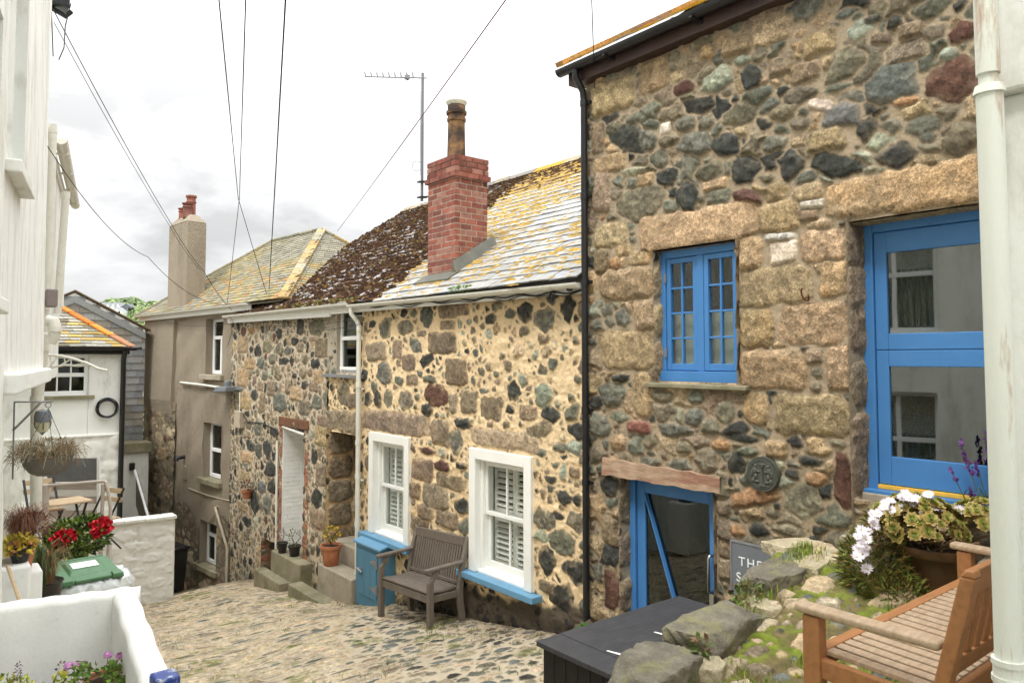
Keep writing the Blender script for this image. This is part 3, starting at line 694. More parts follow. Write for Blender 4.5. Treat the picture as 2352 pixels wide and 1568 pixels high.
# glazed studio door below the wooden lintel
a0, a1, z0, z1 = RS; b = 0.10
f = MB(FR); t = 0.07
f.box(a1-t, a1+0.004, b, b+0.1, z0, z1+0.03); f.box(a0-0.004, a0+t, b, b+0.1, z0, z1+0.03); f.box(a0+t, a1-t, b, b+0.1, z1-0.06, z1+0.03)
sd = f.build('studio_door', M['blue_paint'], gh, bevel=0.006)
l, r, lo, hi = a0+t+0.004, a1-t-0.004, z0+0.03, z1-0.064; e = 0.095
f = MB(FR); f.box(l, l+e, b+0.03, b+0.075, lo, hi); f.box(r-e, r, b+0.03, b+0.075, lo, hi); f.box(l+e, r-e, b+0.03, b+0.075, hi-0.1, hi); f.box(l+e, r-e, b+0.03, b+0.075, lo, lo+0.2)
lf = f.build('door_leaf', M['blue_paint'], sd, bevel=0.005)
f2 = MB(); f2.bar(FR.P(r-e-.005, b+0.043, hi-0.1), FR.P(4.10, b+0.043, lo+.22), 0.014, 0.065, (1, 0, 0)); f2.build('brace', M['blue_paint'], lf)
g = MB(FR); g.box(l+e-0.004, r-e+0.004, b+0.05, b+0.055, lo+0.19, hi-0.096); g.build('glass_pane', M['pane_dark'], lf)
h = MB(); ah = l+0.05
h.tube([FR.P(ah, b+0.03, -0.06), FR.P(ah, b-0.035, -0.06), FR.P(ah, b-0.05, -0.08), FR.P(ah, b-0.05, -0.34), FR.P(ah, b-0.035, -0.36), FR.P(ah, b+0.03, -0.36)], 0.014, 10)
h.build('handle', M['steel'], lf, smooth=True)
h = MB(FR); h.box(ah-0.035, ah+0.035, b-0.0, b+0.03, -0.53, -0.38)
h.build('keypad', M['steel'], lf, bevel=0.004)
f = MB(FR); f.box(a0, a1, b+0.42, b+0.43, z0, z1); f.build('room', M['door_inside'], sd)
# timber lintel, sagging and split
f = MB(FR); n = 26
lz0 = [0.50+0.005*math.sin(i*0.9)+0.003*math.sin(i*2.3) for i in range(n)]
for i in range(n-1):
    q = lambda j: 3.66+(4.98-3.66)*j/(n-1)
    up = lambda j: 0.635+0.02*j/(n-1)+0.008*math.sin(j*1.3)
    A, B = q(i), q(i+1)
    f.add([(A, -0.068+0.005*math.sin(i*1.7), lz0[i]), (B, -0.068+0.005*math.sin((i+1)*1.7), lz0[i+1]), (B, -0.062, up(i+1)), (A, -0.062, up(i)), (A, 0.14, lz0[i]), (B, 0.14, lz0[i+1]), (B, 0.14, up(i+1)), (A, 0.14, up(i))],
          [(0, 1, 2, 3), (0, 4, 5, 1), (3, 2, 6, 7)])
f.build('lintel', M['old_wood'], gh, recalc=True)

# eaves: slates, fascia, gutter, downpipe
gz = FR.px(1500, 72, -0.18)[1]
def half_gutter(fr, a0, a1, b, z, r, th=0.006, n=10, segs=1):
    m = MB(fr); pr = []
    for k in range(n+1):
        t = PI*k/n; pr.append((b-r*math.cos(t), z-r*math.sin(t)))
    pr2 = [(b-(r-th)*math.cos(PI*k/n), z-(r-th)*math.sin(PI*k/n)) for k in range(n, -1, -1)]
    poly = pr+pr2
    m.prism([(a0, x, y) for x, y in poly], (a1-a0, 0, 0))
    for e in (a0, a1):
        d = 0.004 if e == a1 else -0.004
        m.prism([(e, x, y) for x, y in pr], (d, 0, 0))
    return m
gm = half_gutter(FR, -1.0, 5.42, -0.19, gz, 0.06)
for aa in (0.5, 1.6, 2.7, 3.75, 4.75):
    gm.box(aa-0.015, aa+0.015, -0.256, -0.124, gz-0.066, gz-0.05); gm.box(aa-0.03, aa+0.03, -0.135, -0.1, gz-0.09, gz-0.0)
gm.build('gutter', M['black_plastic'], gh, smooth=True)
f = MB(FR); f.box(-1, 5.36, -0.125, -0.095, gz-0.15, gz+0.02); f.box(-1, 5.36, -0.095, 0.06, gz-0.15, gz-0.125)
f.build('fascia', material('fascia_brown', srgb(62, 44, 38), 0.5, 0.2, 6, 0.15, 40), gh, bevel=0.004)
dp = MB(); dpa = 5.19
pts = [FR.P(dpa, -0.19, gz-0.05), FR.P(dpa, -0.19, gz-0.12), FR.P(dpa-0.0, -0.09, gz-0.24), FR.P(dpa, -0.075, gz-0.34), FR.P(dpa, -0.075, -1.25)]
dp.tube(pts, 0.034, 14)
for zz in (gz-0.36, 2.35, 1.1, 0.4, 3.2):
    dp.tube([FR.P(dpa, -0.075, zz-0.03), FR.P(dpa, -0.075, zz+0.03)], 0.04, 14); dp.bar(FR.P(dpa-0.07, -0.05, zz), FR.P(dpa+0.05, -0.05, zz), 0.03, 0.03)
dp.build('downpipe', M['black_plastic'], gh, smooth=True)

def slates(fr, a0, a1, b0, z0, slope, L, course, wd, seed, colf, thick=0.008, rough=0.004, keep=None, over=1.25, gapx=0.004):
    """courses of separate slates on a pitch rising into the building; colf(a,s,rnd)->rgb"""
    m = MB(fr); rnd = random.Random(seed); c, s = math.cos(slope), math.sin(slope)
    n = int(L/course)+1
    for i in range(n):
        d0 = i*course; a = a0-rnd.random()*wd*0.8-(0.5*wd if i % 2 else 0)
        while a < a1:
            wq = wd*rnd.uniform(0.75, 1.2); l, r = max(a, a0), min(a+wq-gapx, a1); a += wq
            if r-l < 0.02: continue
            if keep and not keep((l+r)/2, d0): continue
            m.col = colf((l+r)/2, d0, rnd)
            lift = rnd.uniform(0, rough); tl = rnd.uniform(-rough, rough); sk = rnd.uniform(-0.006, 0.006)
            dd = min(d0+course*over, L+0.02)
            P = lambda aa, d, h: (aa, b0+d*c-h*s, z0+d*s+h*c)
            h0 = thick+lift; h1 = 0.0
            m.add([P(l, d0+sk, h0), P(r, d0-sk, h0+tl), P(r, dd, h1+0.002), P(l, dd, h1+0.002), P(l, d0+sk, h0-thick), P(r, d0-sk, h0+tl-thick)],
                  [(0, 1, 2, 3), (0, 4, 5, 1), (0, 3, 4), (1, 5, 2)])
    return m
vz = [on_y(u, v, 5.36) for u, v in ((1340, 138), (1480, 66), (1620, 0))]
pitch_r = math.atan2(vz[2][2]-vz[1][2], vz[2][0]-vz[1][0])
def c_yellow(a, d, rnd):
    k = rnd.random()
    g = np.array(srgb(150, 148, 140))*rnd.uniform(0.8, 1.2); y = np.array(srgb(206, 160, 50))*rnd.uniform(0.75, 1.15)
    return tuple(y if k < 0.62 else g)
sm = slates(FR, -1.0, 5.36, -0.24, gz+0.02, pitch_r, 3.6, 0.15, 0.2, 3, c_yellow, 0.01, 0.006)
sm.build('roof', M['mossy'], gh, recalc=False)
f = MB(); rn = random.Random(8); c_, s_ = math.cos(pitch_r), math.sin(pitch_r)
for i in range(9):   # verge tiles
    p = FR.P(5.37, -0.24+i*0.4*c_, gz+0.05+i*0.4*s_); q = FR.P(5.37, -0.24+(i+0.98)*0.4*c_, gz+0.052+(i+.98)*0.4*s_)
    f.col = tuple(np.array(srgb(172, 134, 84) if rn.random() < 0.6 else srgb(150, 120, 95))*rn.uniform(0.8, 1.15)); f.bar(p, q, 0.1, 0.05)
f.build('verge_tiles', M['mossy'], gh)
# iron ring, carved medallion, name plate
r_ = MB(); ra, rz = FR.px((2300+1495/1.742)*D588, (800+615/1.742)*D588); 
r_.tube([FR.P(ra+0.0+0.05*math.sin(t)*0.5, -0.05-0.03*math.cos(t), rz+0.045*math.cos(t)) for t in [k*2*PI/16 for k in range(13)]], 0.006, 8); r_.build('iron_ring', M['rust'], gh, smooth=True)
ma, mz = FR.px(1760, 1087)
md = thing('medallion', 'round dark carved seal set in the stone wall beside the studio door', 'plaque', tuple(FR.P(ma, 0, mz)))
m_ = MB()
rr = 0.135
def disc(r0, b0, b1, seg=48, rr0=0): 
    q = MB(); q.prism([FR.P(ma+r0*math.cos(2*PI*k/seg), b0, mz+r0*math.sin(2*PI*k/seg)) for k in range(seg)], FR.V*(b1-b0)); return q
q = disc(rr, -0.058, 0.05)
for k in range(60):
    t = 2*PI*k/60; q.tube([FR.P(ma+(rr*0.88)*math.cos(t), -0.062, mz+rr*0.88*math.sin(t)), FR.P(ma+rr*0.985*math.cos(t), -0.062, mz+rr*0.985*math.sin(t))], 0.003, 5)
q.build('disc', M['coin_black'], md, bevel=0.004)
q = MB()
q.tube([FR.P(ma+rr*0.8*math.cos(2*PI*k/40), -0.060, mz+rr*0.8*math.sin(2*PI*k/40)) for k in range(41)], 0.004, 6)
bx = lambda x, z, r, h: q.blob(FR.P(ma-x, -0.060, mz+z), 1, int(x*999+z*77) & 255, 2, 0.1, (0.012, r, h))
q.tube([FR.P(ma, -0.062, mz-0.085), FR.P(ma, -0.064, mz+0.05)], [0.012, 0.009], 10)          # column between two figures
q.box(-1, -1, 0, 0, 0, 0) if False else None
for x, z, r, h in ((0, .075, .028, .008), (0, .06, .02, .008), (0, -.09, .036, .008), (0, -.078, .026, .007)): bx(x, z, r, h)
for sg in (-1, 1):
    bx(sg*.055, .062, .013, .016); bx(sg*.06, .025, .02, .028); bx(sg*.035, .02, .022, .008); bx(sg*.055, -.02, .016, .026); bx(sg*.075, -.05, .014, .022); bx(sg*.045, -.058, .022, .01); bx(sg*.085, .0, .008, .03)
q.build('relief', M['coin_black'], md, smooth=True)
sa, sz = FR.px(1690, 1235); sa2, sz2 = FR.px(1806, 1262)
sg = thing('name_plate', 'grey metal name plate half hidden behind the boulders beside the studio door', 'sign', tuple(FR.P(sa, 0, sz)))
q = MB(FR); q.box(sa-0.62, sa, -0.075, -0.055, sz-0.42, sz); q.build('plate', M['plate_grey'], sg, bevel=0.003)
q = MB(FR)
for x0, x1, zz0, zz1 in ((sa-0.62, sa, sz-0.012, sz+0.002), (sa-0.62, sa, sz-0.422, sz-0.408), (sa-0.012, sa+0.002, sz-0.408, sz-0.012), (sa-0.622, sa-0.608, sz-0.408, sz-0.012)): q.box(x0, x1, -0.08, -0.0755, zz0, zz1)
q.build('rim', M['galv'], sg)
def lettering(text, fr, a, b, z, size, mat, parent, name='lettering'):
    cu = bpy.data.curves.new(name, 'FONT'); cu.body = text; cu.size = size; cu.extrude = 0.0015; cu.space_character = 1.25
    ob = bpy.data.objects.new(name, cu)
    me = None
    dg = bpy.context.evaluated_depsgraph_get(); COL.objects.link(ob); dg.update(); me = bpy.data.meshes.new_from_object(ob.evaluated_get(dg))
    bpy.data.objects.remove(ob)
    V = np.array([v.co[:] for v in me.vertices])
    for v in me.vertices:
        x, y, zz = v.co; p = fr.P(a-x, b-zz, z+y)-WLOC[parent.name]; v.co = p
    me.materials.clear(); me.materials.append(mat)
    return link_mesh(name, me, parent)
lettering('THE', FR, sa-0.075, -0.0765, sz-0.185, 0.10, M['upvc'], sg)
lettering('S', FR, sa-0.05, -0.0765, sz-0.31, 0.10, M['upvc'], sg)
# ================================================================ STREET
def street_x0(y): return 0.3 if y < 6 else 0.3+(y-6)*0.02
def setts(x, y): return None
MS = soft(srgb(200, 184, 154), .15)
U = lines(0.7, 5.45, 0.0135); Vv = lines(3.6, 15.0, 0.0145)
def st_pw(A, Z, H):
    gz_ = np.where(Z < 5.5, -1.184+np.maximum(0, 5.5-Z)*0.05, np.where(Z < 14.4, -1.25-0.165*(Z-5.9), -2.65-0.27*(Z-14.4)))
    und = (fbm(A*0.9, Z*0.9, 77, 3)-0.5)*0.09-0.05*np.exp(-((A-3.0-0.1*(Z-8))/0.5)**2)
    return np.stack([A, Z, gz_+und+H], -1)
rn = random.Random(5); stl = []
def cobble_zone(x, y):   # darker round pebbles in front of the bench
    return x > 3.55+max(0, (y-7.2))*0.75+0.25*math.sin(y*2.1) and y < 9.0
y = 3.7
while y < 14.9:
    x = 0.75+rn.uniform(0, 0.2); hrow = rn.uniform(0.062, 0.105)
    while x < 5.55:
        L = rn.uniform(0.10, 0.30)
        yy = y+0.06*math.sin(x*1.1+y*0.3)-0.06*(x-3)
        if not cobble_zone(x+L/2, yy) and rn.random() < 0.95:
            k = rn.random(); t = 'K' if k < 0.58 else ('T' if k < 0.86 else ('O' if k < 0.90 else ('P' if k < 0.95 else ('g' if k < 0.98 else 'S'))))
            stl.append((x+L/2, yy+rn.gauss(0, 0.006), L-0.012, hrow-rn.uniform(0.0, 0.02), rn.gauss(-0.06, 0.05), t))
        x += L+rn.uniform(0.0, 0.02)
    y += hrow+rn.uniform(0.0, 0.012)
def st_type(a, z, rnd):
    if not cobble_zone(a, z): return rnd.choices('KTOg', [60, 25, 10, 5])[0]
    return rnd.choices('PSDOTK', [28, 16, 8, 22, 16, 10])[0]
def st_post(A, Z, H, C, G, occ):
    mo = np.clip((fbm(A*2.0, Z*2.0, 91, 5)-0.60)*8, 0, 1)*np.clip((fbm(A*18, Z*18, 92, 3)-0.3)*3, 0, 1)
    edge = np.clip((A-4.75)/0.5, 0, 1)*np.clip(fbm(A*3, Z*3, 93, 4)*1.6-0.3, 0, 1)          # silt, leaves and moss along the house
    C[:] = C*(1-mo[..., None]*0.85)+np.array(srgb(112, 118, 52))*mo[..., None]*0.85
    C[:] = C*(1-edge[..., None]*0.62)+np.array(srgb(98, 78, 56))*edge[..., None]*0.62
    H += mo*0.012*fbm(A*40, Z*40, 94, 2)
    s2 = np.clip((fbm(A*1.1, Z*1.1, 95, 4)-0.5)*3, 0, 1)*0.18
    C *= (1-s2)[..., None]
street = heightfield('street', U, Vv, st_pw, stl, [(0.13, 0.2, 900, 1.3, 2.2), (0.08, 0.13, 5200, 1.1, 2.0), (0.045, 0.08, 5200, 1.0, 1.8)], MS, 0.012, 0.006, 31, None, M['rubble_soft'],
                     types=st_type, mortar_rough=0.006, post=st_post, roundness=0.3, jit=0.11, edge=.16, warp=.3, blend=.005)
tag(street, kind='structure')
# lane below the crest, and the far ground out to the horizon
U = lines(2.2, 6.4, 0.04); Vv = lines(14.95, 30, 0.05)
ll = heightfield('lane', U, Vv, lambda A, Z, H: np.stack([A, Z, -2.65-0.27*(Z-14.4)-0.05+H], -1), [], [(0.15, 0.3, 2500, 1, 2)], srgb(120, 106, 84), 0.012, 0.01, 32, None, M['rubble_soft'], types='OTgS')
tag(ll, kind='structure')
m = MB(); m.quad((-3000, -600, -22), (3000, -600, -22), (3000, 4000, -22), (-3000, 4000, -22))
tag(m.build('ground', material('far_ground', srgb(96, 104, 84), 0.9, 0.3, 0.02, 0), None), kind='structure')
m = MB(); m.hexa([(-6, -6, -1.9), (0.75, -6, -1.9), (0.75, 17, -4), (-6, 17, -4), (-6, -6, -1.3), (0.75, -6, -1.3), (0.75, 17, -3.2), (-6, 17, -3.2)])
m.hexa([(0.7, -6, -1.9), (7, -6, -1.9), (7, 3.7, -1.9), (0.7, 3.7, -1.9), (0.7, -6, -1.24), (7, -6, -1.24), (7, 3.7, -1.24), (0.7, 3.7, -1.24)])
tag(m.build('yard', M['concrete'], None), kind='structure')

# ================================================================ COTTAGES
c1 = thing('cream_cottage', 'low cottage of scattered stones in cream mortar with white shuttered windows and red brick chimney', 'house', (5.3, 8, -1.7))
c2 = thing('mossy_cottage', 'low rubble cottage with a brown moss-covered roof and white bricked doorway', 'house', (5.3, 13.5, -2.5))
MC = soft(srgb(234, 206, 160), .08); MC2 = soft(srgb(200, 180, 148), .2)
PD = (10.18, 11.26, -1.75, 0.43)
UW = (10.16, 11.0, 1.37, 2.40)
W1 = (8.72, 9.84, -0.92, 0.53); W2 = (6.17, 7.32, -0.92, 0.53)
WD = (12.22, 13.18, -2.0, 0.37)
lw0 = FC.px(607, 1237); lw1 = FC.px(636, 1305)
LW = (lw1[0]-0.05, lw0[0]+0.05, lw1[1]-0.2, lw0[1]+0.02)
st = from_px(FC, 800, 700, 1.568, [
 (1110,905,80,130,'S'),(1225,910,90,95,'O'),(1030,885,40,40,'D'),(1360,840,80,140,'S'),(1220,820,45,50,'D'),(1280,820,40,50,'S'),(1500,800,120,90,'g'),
 (1330,945,55,30,'g'),(1290,1010,80,80,'S',.4),(1455,1000,160,130,'g'),(1050,1055,120,105,'g'),(1180,1045,55,110,'g'),(1250,1125,75,90,'g'),(1360,1110,85,80,'D',-.3),
 (1540,1180,120,160,'g'),(1100,1195,95,135,'S'),(1190,1230,45,60,'S'),(1270,1230,70,60,'g'),(1380,1225,85,40,'S'),(1320,1190,35,40,'S'),(1235,1350,90,125,'O'),
 (1125,1345,55,110,'O'),(1060,1350,50,110,'D'),(1000,1350,45,80,'D'),(1410,1315,145,140,'R'),(1360,1410,65,75,'D'),(1300,1330,35,40,'S'),(1435,1545,90,115,'g'),
 (1490,890,90,50,'g'),(1165,1490,390,120,'g'),(850,1483,210,125,'g'),(850,1310,90,150,'O'),(915,1360,70,90,'g'),(780,1270,30,50,'D')])
st += from_px(FC, 1400, 1500, 1.343, [
 (580,95,85,110,'g'),(500,100,40,95,'g'),(700,125,105,110,'g'),(795,130,45,55,'D'),(820,40,70,95,'D'),(655,35,50,30,'S'),(970,50,95,110,'L'),
 (1120,145,95,80,'S',-.6),(1010,160,85,80,'D'),(895,150,90,70,'g'),(945,245,130,70,'g',-.3),(1160,245,110,80,'D'),(560,205,90,60,'D'),
 (510,305,75,130,'S'),(365,350,80,35,'R'),(440,360,40,60,'L'),(540,428,65,40,'D'),(335,450,105,115,'g'),(485,515,145,70,'g'),(405,590,125,115,'g'),
 (440,430,80,50,'R'),(350,670,80,70,'g'),(465,712,110,80,'g'),(550,640,95,80,'D'),(300,560,50,75,'g'),(320,735,85,75,'g'),(565,742,75,95,'S'),
 (1140,330,95,60,'L'),(960,355,60,50,'S'),(1135,460,55,50,'g'),(1010,500,60,40,'D'),(1190,390,60,55,'g'),(1085,595,85,75,'D'),(1150,605,50,65,'D'),
 (1045,690,65,40,'D'),(970,705,115,110,'O'),(1160,720,140,105,'O'),(1070,830,145,120,'S'),(960,800,80,60,'L'),(990,920,100,150,'D'),(1150,985,165,140,'D'),
 (1075,1120,125,120,'D'),(985,1060,80,60,'g'),(1190,845,60,65,'S'),(760,290,330,90,'T'),(1060,330,70,60,'S'),(430,255,85,125,'g')])
st += from_px(FC, 1300, 200, 1.4255, [
 (1075,1450,95,95,'D'),(1180,1485,125,130,'S'),(1310,1430,80,140,'D'),(1405,1430,70,90,'g'),(990,1460,60,50,'S'),(920,1420,60,60,'O'),(880,1490,60,70,'D'),
 (690,1430,120,80,'g'),(1400,1530,80,60,'P')])
def tarred(a, z, rnd):
    if z < -0.95: return rnd.choices('DgSO', [60, 20, 10, 10])[0]
    return rnd.choices('gSDOLKG', [32, 16, 12, 15, 9, 7, 9])[0]
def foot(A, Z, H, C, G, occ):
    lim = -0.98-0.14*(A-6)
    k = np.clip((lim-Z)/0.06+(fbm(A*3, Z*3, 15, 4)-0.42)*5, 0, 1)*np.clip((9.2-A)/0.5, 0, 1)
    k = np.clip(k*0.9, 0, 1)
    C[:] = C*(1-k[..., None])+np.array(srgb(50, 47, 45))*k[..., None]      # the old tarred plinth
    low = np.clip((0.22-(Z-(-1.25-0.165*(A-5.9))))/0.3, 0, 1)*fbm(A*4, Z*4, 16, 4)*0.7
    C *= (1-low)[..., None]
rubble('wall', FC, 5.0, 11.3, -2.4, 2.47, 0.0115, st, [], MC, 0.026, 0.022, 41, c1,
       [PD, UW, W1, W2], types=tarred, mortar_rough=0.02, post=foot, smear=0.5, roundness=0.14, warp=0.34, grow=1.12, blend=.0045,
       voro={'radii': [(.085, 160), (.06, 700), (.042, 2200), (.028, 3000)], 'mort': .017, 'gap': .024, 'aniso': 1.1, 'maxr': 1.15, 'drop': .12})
st = from_px(FC, 900, 1200, 3.136, [
 (1060,250,220,190,'O'),(860,240,100,200,'D'),(600,320,80,150,'D'),(330,540,90,150,'D'),(265,510,40,100,'D'),(455,480,130,170,'O'),(610,510,90,170,'O'),(700,540,90,100,'P'),
 (160,290,70,120,'R'),(260,290,90,100,'A'),(380,670,90,150,'S'),(515,640,90,130,'S'),(655,660,120,100,'D'),(1120,500,170,230,'g'),(1040,690,120,130,'D'),(910,630,90,140,'O'),
 (790,420,85,120,'D'),(915,395,65,95,'S'),(1010,390,100,50,'g'),(860,500,90,130,'O'),(155,460,130,200,'G'),(240,690,130,130,'G'),(150,870,140,210,'G'),(190,1140,140,210,'G'),
 (585,800,100,190,'O'),(785,840,75,75,'D'),(885,790,95,170,'O'),(500,990,90,190,'g'),(600,1160,190,270,'S'),(800,1060,130,160,'G'),(905,1220,170,220,'O'),(1060,1170,120,190,'S'),
 (1080,850,120,150,'G'),(1020,985,110,110,'g'),(300,1070,90,140,'D'),(395,1170,65,230,'g'),(370,970,75,100,'g'),(425,830,75,120,'S'),(335,800,50,100,'O'),(710,960,60,180,'g'),
 (910,950,90,100,'D'),(340,1480,90,220,'S'),(220,1430,90,140,'O'),(210,1300,60,80,'D'),(540,1530,120,130,'D'),(1200,1130,110,290,'S'),(1130,1390,130,130,'g'),(1140,1530,150,110,'G')])
st += from_px(FC, 800, 1600, 1.47, [
 (680,150,90,110,'G'),(630,265,40,90,'D'),(690,375,100,130,'g'),(640,510,70,110,'D'),(650,620,90,110,'g'),(265,205,60,70,'D'),(360,230,50,110,'D'),(310,230,40,90,'S'),
 (380,340,60,90,'D'),(390,440,50,90,'D'),(240,270,70,60,'G'),(290,520,60,130,'D'),(330,440,50,80,'P'),(240,640,60,60,'D'),(360,540,50,120,'S'),(230,380,70,60,'G'),(220,560,60,50,'G')])
def stoneC2(a, z, rnd): return rnd.choices('gSDOGLR', [26, 20, 18, 20, 8, 5, 3])[0]
def foot2(A, Z, H, C, G, occ):
    gl = np.where(A < 14.4, -1.25-0.165*(A-5.9), -2.65-0.27*(A-14.4))
    k = np.clip((0.5-(Z-gl))/0.6, 0, 1)*np.clip(fbm(A*3, Z*3, 18, 4)*1.5-0.2, 0, 1)*0.6
    C *= (1-k)[..., None]
    br = (np.minimum(np.abs(A-13.24), np.abs(A-12.13)) < 0.075)&(Z < 0.42)&(Z > -2.2)
    cz = (Z*13.3)%1.0; wob = fbm(A*9, Z*9, 19, 3)
    bk = br & (cz > 0.13)&(wob > 0.42)
    C[bk] = (np.array(srgb(150, 102, 80))*(0.65+0.7*wob[..., None]))[bk]; H[bk] = 0.01; G[bk] = 0.2
rubble('wall', FC, 11.3, 16.0, -3.6, 2.47, 0.014, st, [], MC2, 0.026, 0.011, 43, c2,
       [WD, LW], types=stoneC2, mortar_rough=0.014, post=foot2, smear=0.35, roundness=0.15, warp=0.36, grow=1.08, blend=.005,
       voro={'radii': [(.10, 500), (.07, 2500), (.045, 6000), (.028, 6000)], 'mort': .017, 'gap': .018, 'aniso': .9, 'maxr': 1.25})
# porch of the cream cottage: granite far jamb, lintel soffit, blue door, wide steps
reveal(FC, c1, PD[1], -1, 0.0, 0.72, PD[2], PD[3]+0.05, 51, srgb(190, 160, 120), [(0.2, z, 0.42, 0.36, 0, 'g') for z in (-1.35, -0.95, -0.55, -0.16, 0.22)]+[(0.56, z, 0.28, 0.3, 0, t) for z, t in ((-1.2, 'g'), (-0.8, 'T'), (-0.4, 'g'), (0, 'g'))], [(0.06, 0.12, 120, 0.8, 1.4)])
head(FC, c1, PD[0], PD[1], 0, 0.75, PD[3], 52, MC, t='g')
reveal(FC, c1, PD[0], 1, 0.0, 0.72, PD[2], PD[3]+0.05, 53, MC)
d_ = MB(FC); d_.box(PD[0], PD[1], 0.72, 0.78, PD[2], PD[3]); dr = d_.build('front_door', material('door_blue', srgb(46, 84, 120), 0.5, 0.1, 4, 0.1, 40), c1)
d_ = MB(FC)
for k in range(2):
    for q in range(2): d_.box(PD[0]+0.12+k*0.46, PD[0]+0.5+k*0.46, 0.705, 0.722, -1.15+q*0.78, -0.5+q*0.78)
d_.build('panel', M['cupboard_blue'], dr, bevel=0.006)
d_ = MB(FC); d_.box(PD[0]-0.02, PD[0]+0.06, 0.02, 0.05, PD[2]+0.4, PD[3]); d_.build('door_jamb', MATS['door_blue'], c1)
# white bricked recess of the mossy cottage
def brick_sheet(fr, parent, name, a, side, b0, b1, z0, z1, rgb, seed, face=None):
    m = MB(fr); rn = random.Random(seed); m.col = tuple(np.array(rgb)*0.96)
    t = 0.02
    if face is None: m.box(*(sorted((a+side*0.001, a-side*0.06))), b0, b1, z0, z1)
    z = z0; i = 0
    while z < z1-0.01:
        b = b0-(0.11 if i % 2 else 0)
        while b < b1:
            l, r = max(b, b0)+0.004, min(b+0.215, b1)-0.004; b += 0.222
            if r-l < 0.02: continue
            h = 0.006+rn.uniform(0, 0.004); m.col = tuple(np.array(rgb)*rn.uniform(0.95, 1.03))
            aa = sorted((a, a+side*h)); m.box(aa[0], aa[1], l, r, z+0.005, min(z+0.068, z1))
        z += 0.075; i += 1
    return m.build(name, M['brick_white'], parent, bevel=0.005)
material('brick_white', (1, 1, 1), 0.7, 0.04, 6, 0.25, 40, use_col=True)
brick_sheet(FC, c2, 'white_brick_jamb', WD[1], -1, 0.0, 0.62, WD[2], WD[3], srgb(226, 226, 222), 61)
brick_sheet(FC, c2, 'white_brick_jamb', WD[0], 1, 0.0, 0.62, WD[2], WD[3], srgb(226, 226, 222), 62)
d_ = MB(FC); d_.box(WD[0], WD[1], 0.6, 0.66, WD[2], WD[3]); d_.build('inner_door', M['white_paint'], c2)
d_ = MB(FC); d_.hexa([(WD[0], -0.02, WD[3]-0.09), (WD[1], -0.02, WD[3]-0.02), (WD[1], .62, WD[3]-0.02), (WD[0], .62, WD[3]-0.09), (WD[0], -0.02, WD[3]-0.06), (WD[1], -0.02, WD[3]+0.01), (WD[1], .62, WD[3]+0.01), (WD[0], .62, WD[3]-0.06)])
d_.build('head_board', M['white_paint'], c2)
d_ = MB(FC); d_.box(WD[0]-0.18, WD[1]+0.16, -0.028, 0.1, WD[3]+0.01, WD[3]+0.17); d_.build('lintel', material('rusty_timber', srgb(112, 76, 54), 0.9, 0.3, 6, 0.6, 30, stretch=(5, 1, 5)), c2, bevel=0.01)
def simple_window(fr, parent, o, b, mat, panes=1, sill=None, t=0.05, transom=None, mull=None, name='window', glass='pane_dark', depth=0.06):
    a0, a1, z0, z1 = o; f = MB(fr)
    f.box(a0, a0+t, b, b+depth, z0, z1); f.box(a1-t, a1, b, b+depth, z0, z1); f.box(a0+t, a1-t, b, b+depth, z0, z0+t*1.2); f.box(a0+t, a1-t, b, b+depth, z1-t, z1)
    if transom: f.box(a0+t, a1-t, b-0.008, b+depth, transom-t*0.55, transom+t*0.55)
    if mull:
        for q in mull: f.box(q[0]-t*0.5, q[0]+t*0.5, b-0.004, b+depth-0.004, q[1], q[2])
    wn_ = f.build(name, mat, parent, bevel=0.005)
    g = MB(fr); g.box(a0+t*0.8, a1-t*0.8, b+depth*0.5, b+depth*0.5+0.004, z0+t*0.8, z1-t*0.8); g.build('glass_pane', M[glass], wn_)
    r = MB(fr); r.box(a0, a1, b+0.32, b+0.33, z0, z1); r.build('room', M['interior'], wn_)
    return wn_
simple_window(FC, c2, (LW[0]+0.01, LW[1]-0.01, LW[2], LW[3]), 0.24, M['upvc'], t=0.06)
for a, sd in ((LW[1], -1), (LW[0], 1)): reveal(FC, c2, a, sd, 0, 0.3, LW[2], LW[3], 64+sd, srgb(150, 120, 95), [], [(0.1, 0.2, 60, 1, 2)], types='gBO', weights=[2, 2, 1])
# upper window tucked under the eaves, cement-rendered reveal
wz = UW
d_ = MB(FC); d_.box(UW[1]-0.0, UW[1]+0.34, -0.012, 0.16, UW[2]-0.03, 2.52); d_.build('window_reveal', M['concrete'], c1, bevel=0.004)
uw = simple_window(FC, c1, (UW[0], UW[1], UW[2], UW[3]+0.05), 0.05, M['upvc'], t=0.055, transom=1.92, glass='pane_dark')
f = MB(FC); f.box(UW[0]+0.05, UW[1]-0.05, 0.02, 0.07, 1.42, 1.47); f.box(UW[0]+0.055, UW[1]-0.055, 0.15, 0.16, 1.9, 2.4); f.build('blind', M['white_paint'], uw)
f = MB(FC); f.box(UW[0]-0.1, UW[1]+0.38, -0.08, 0.1, UW[2]-0.07, UW[2]-0.02); f.build('window_sill', M['galv'], c1, bevel=0.004)
f = MB(); rn = random.Random(2)
for k in range(46):
    p = FC.P(UW[0]+(UW[1]+0.3-UW[0])*rn.random(), -0.06+0.08*rn.random(), UW[2]-0.02); f.tube([p, p+np.array([rn.gauss(0, .02), rn.gauss(0, .02), 0.08])], 0.0012, 4)
f.build('bird_spikes', M['galv'], c1)

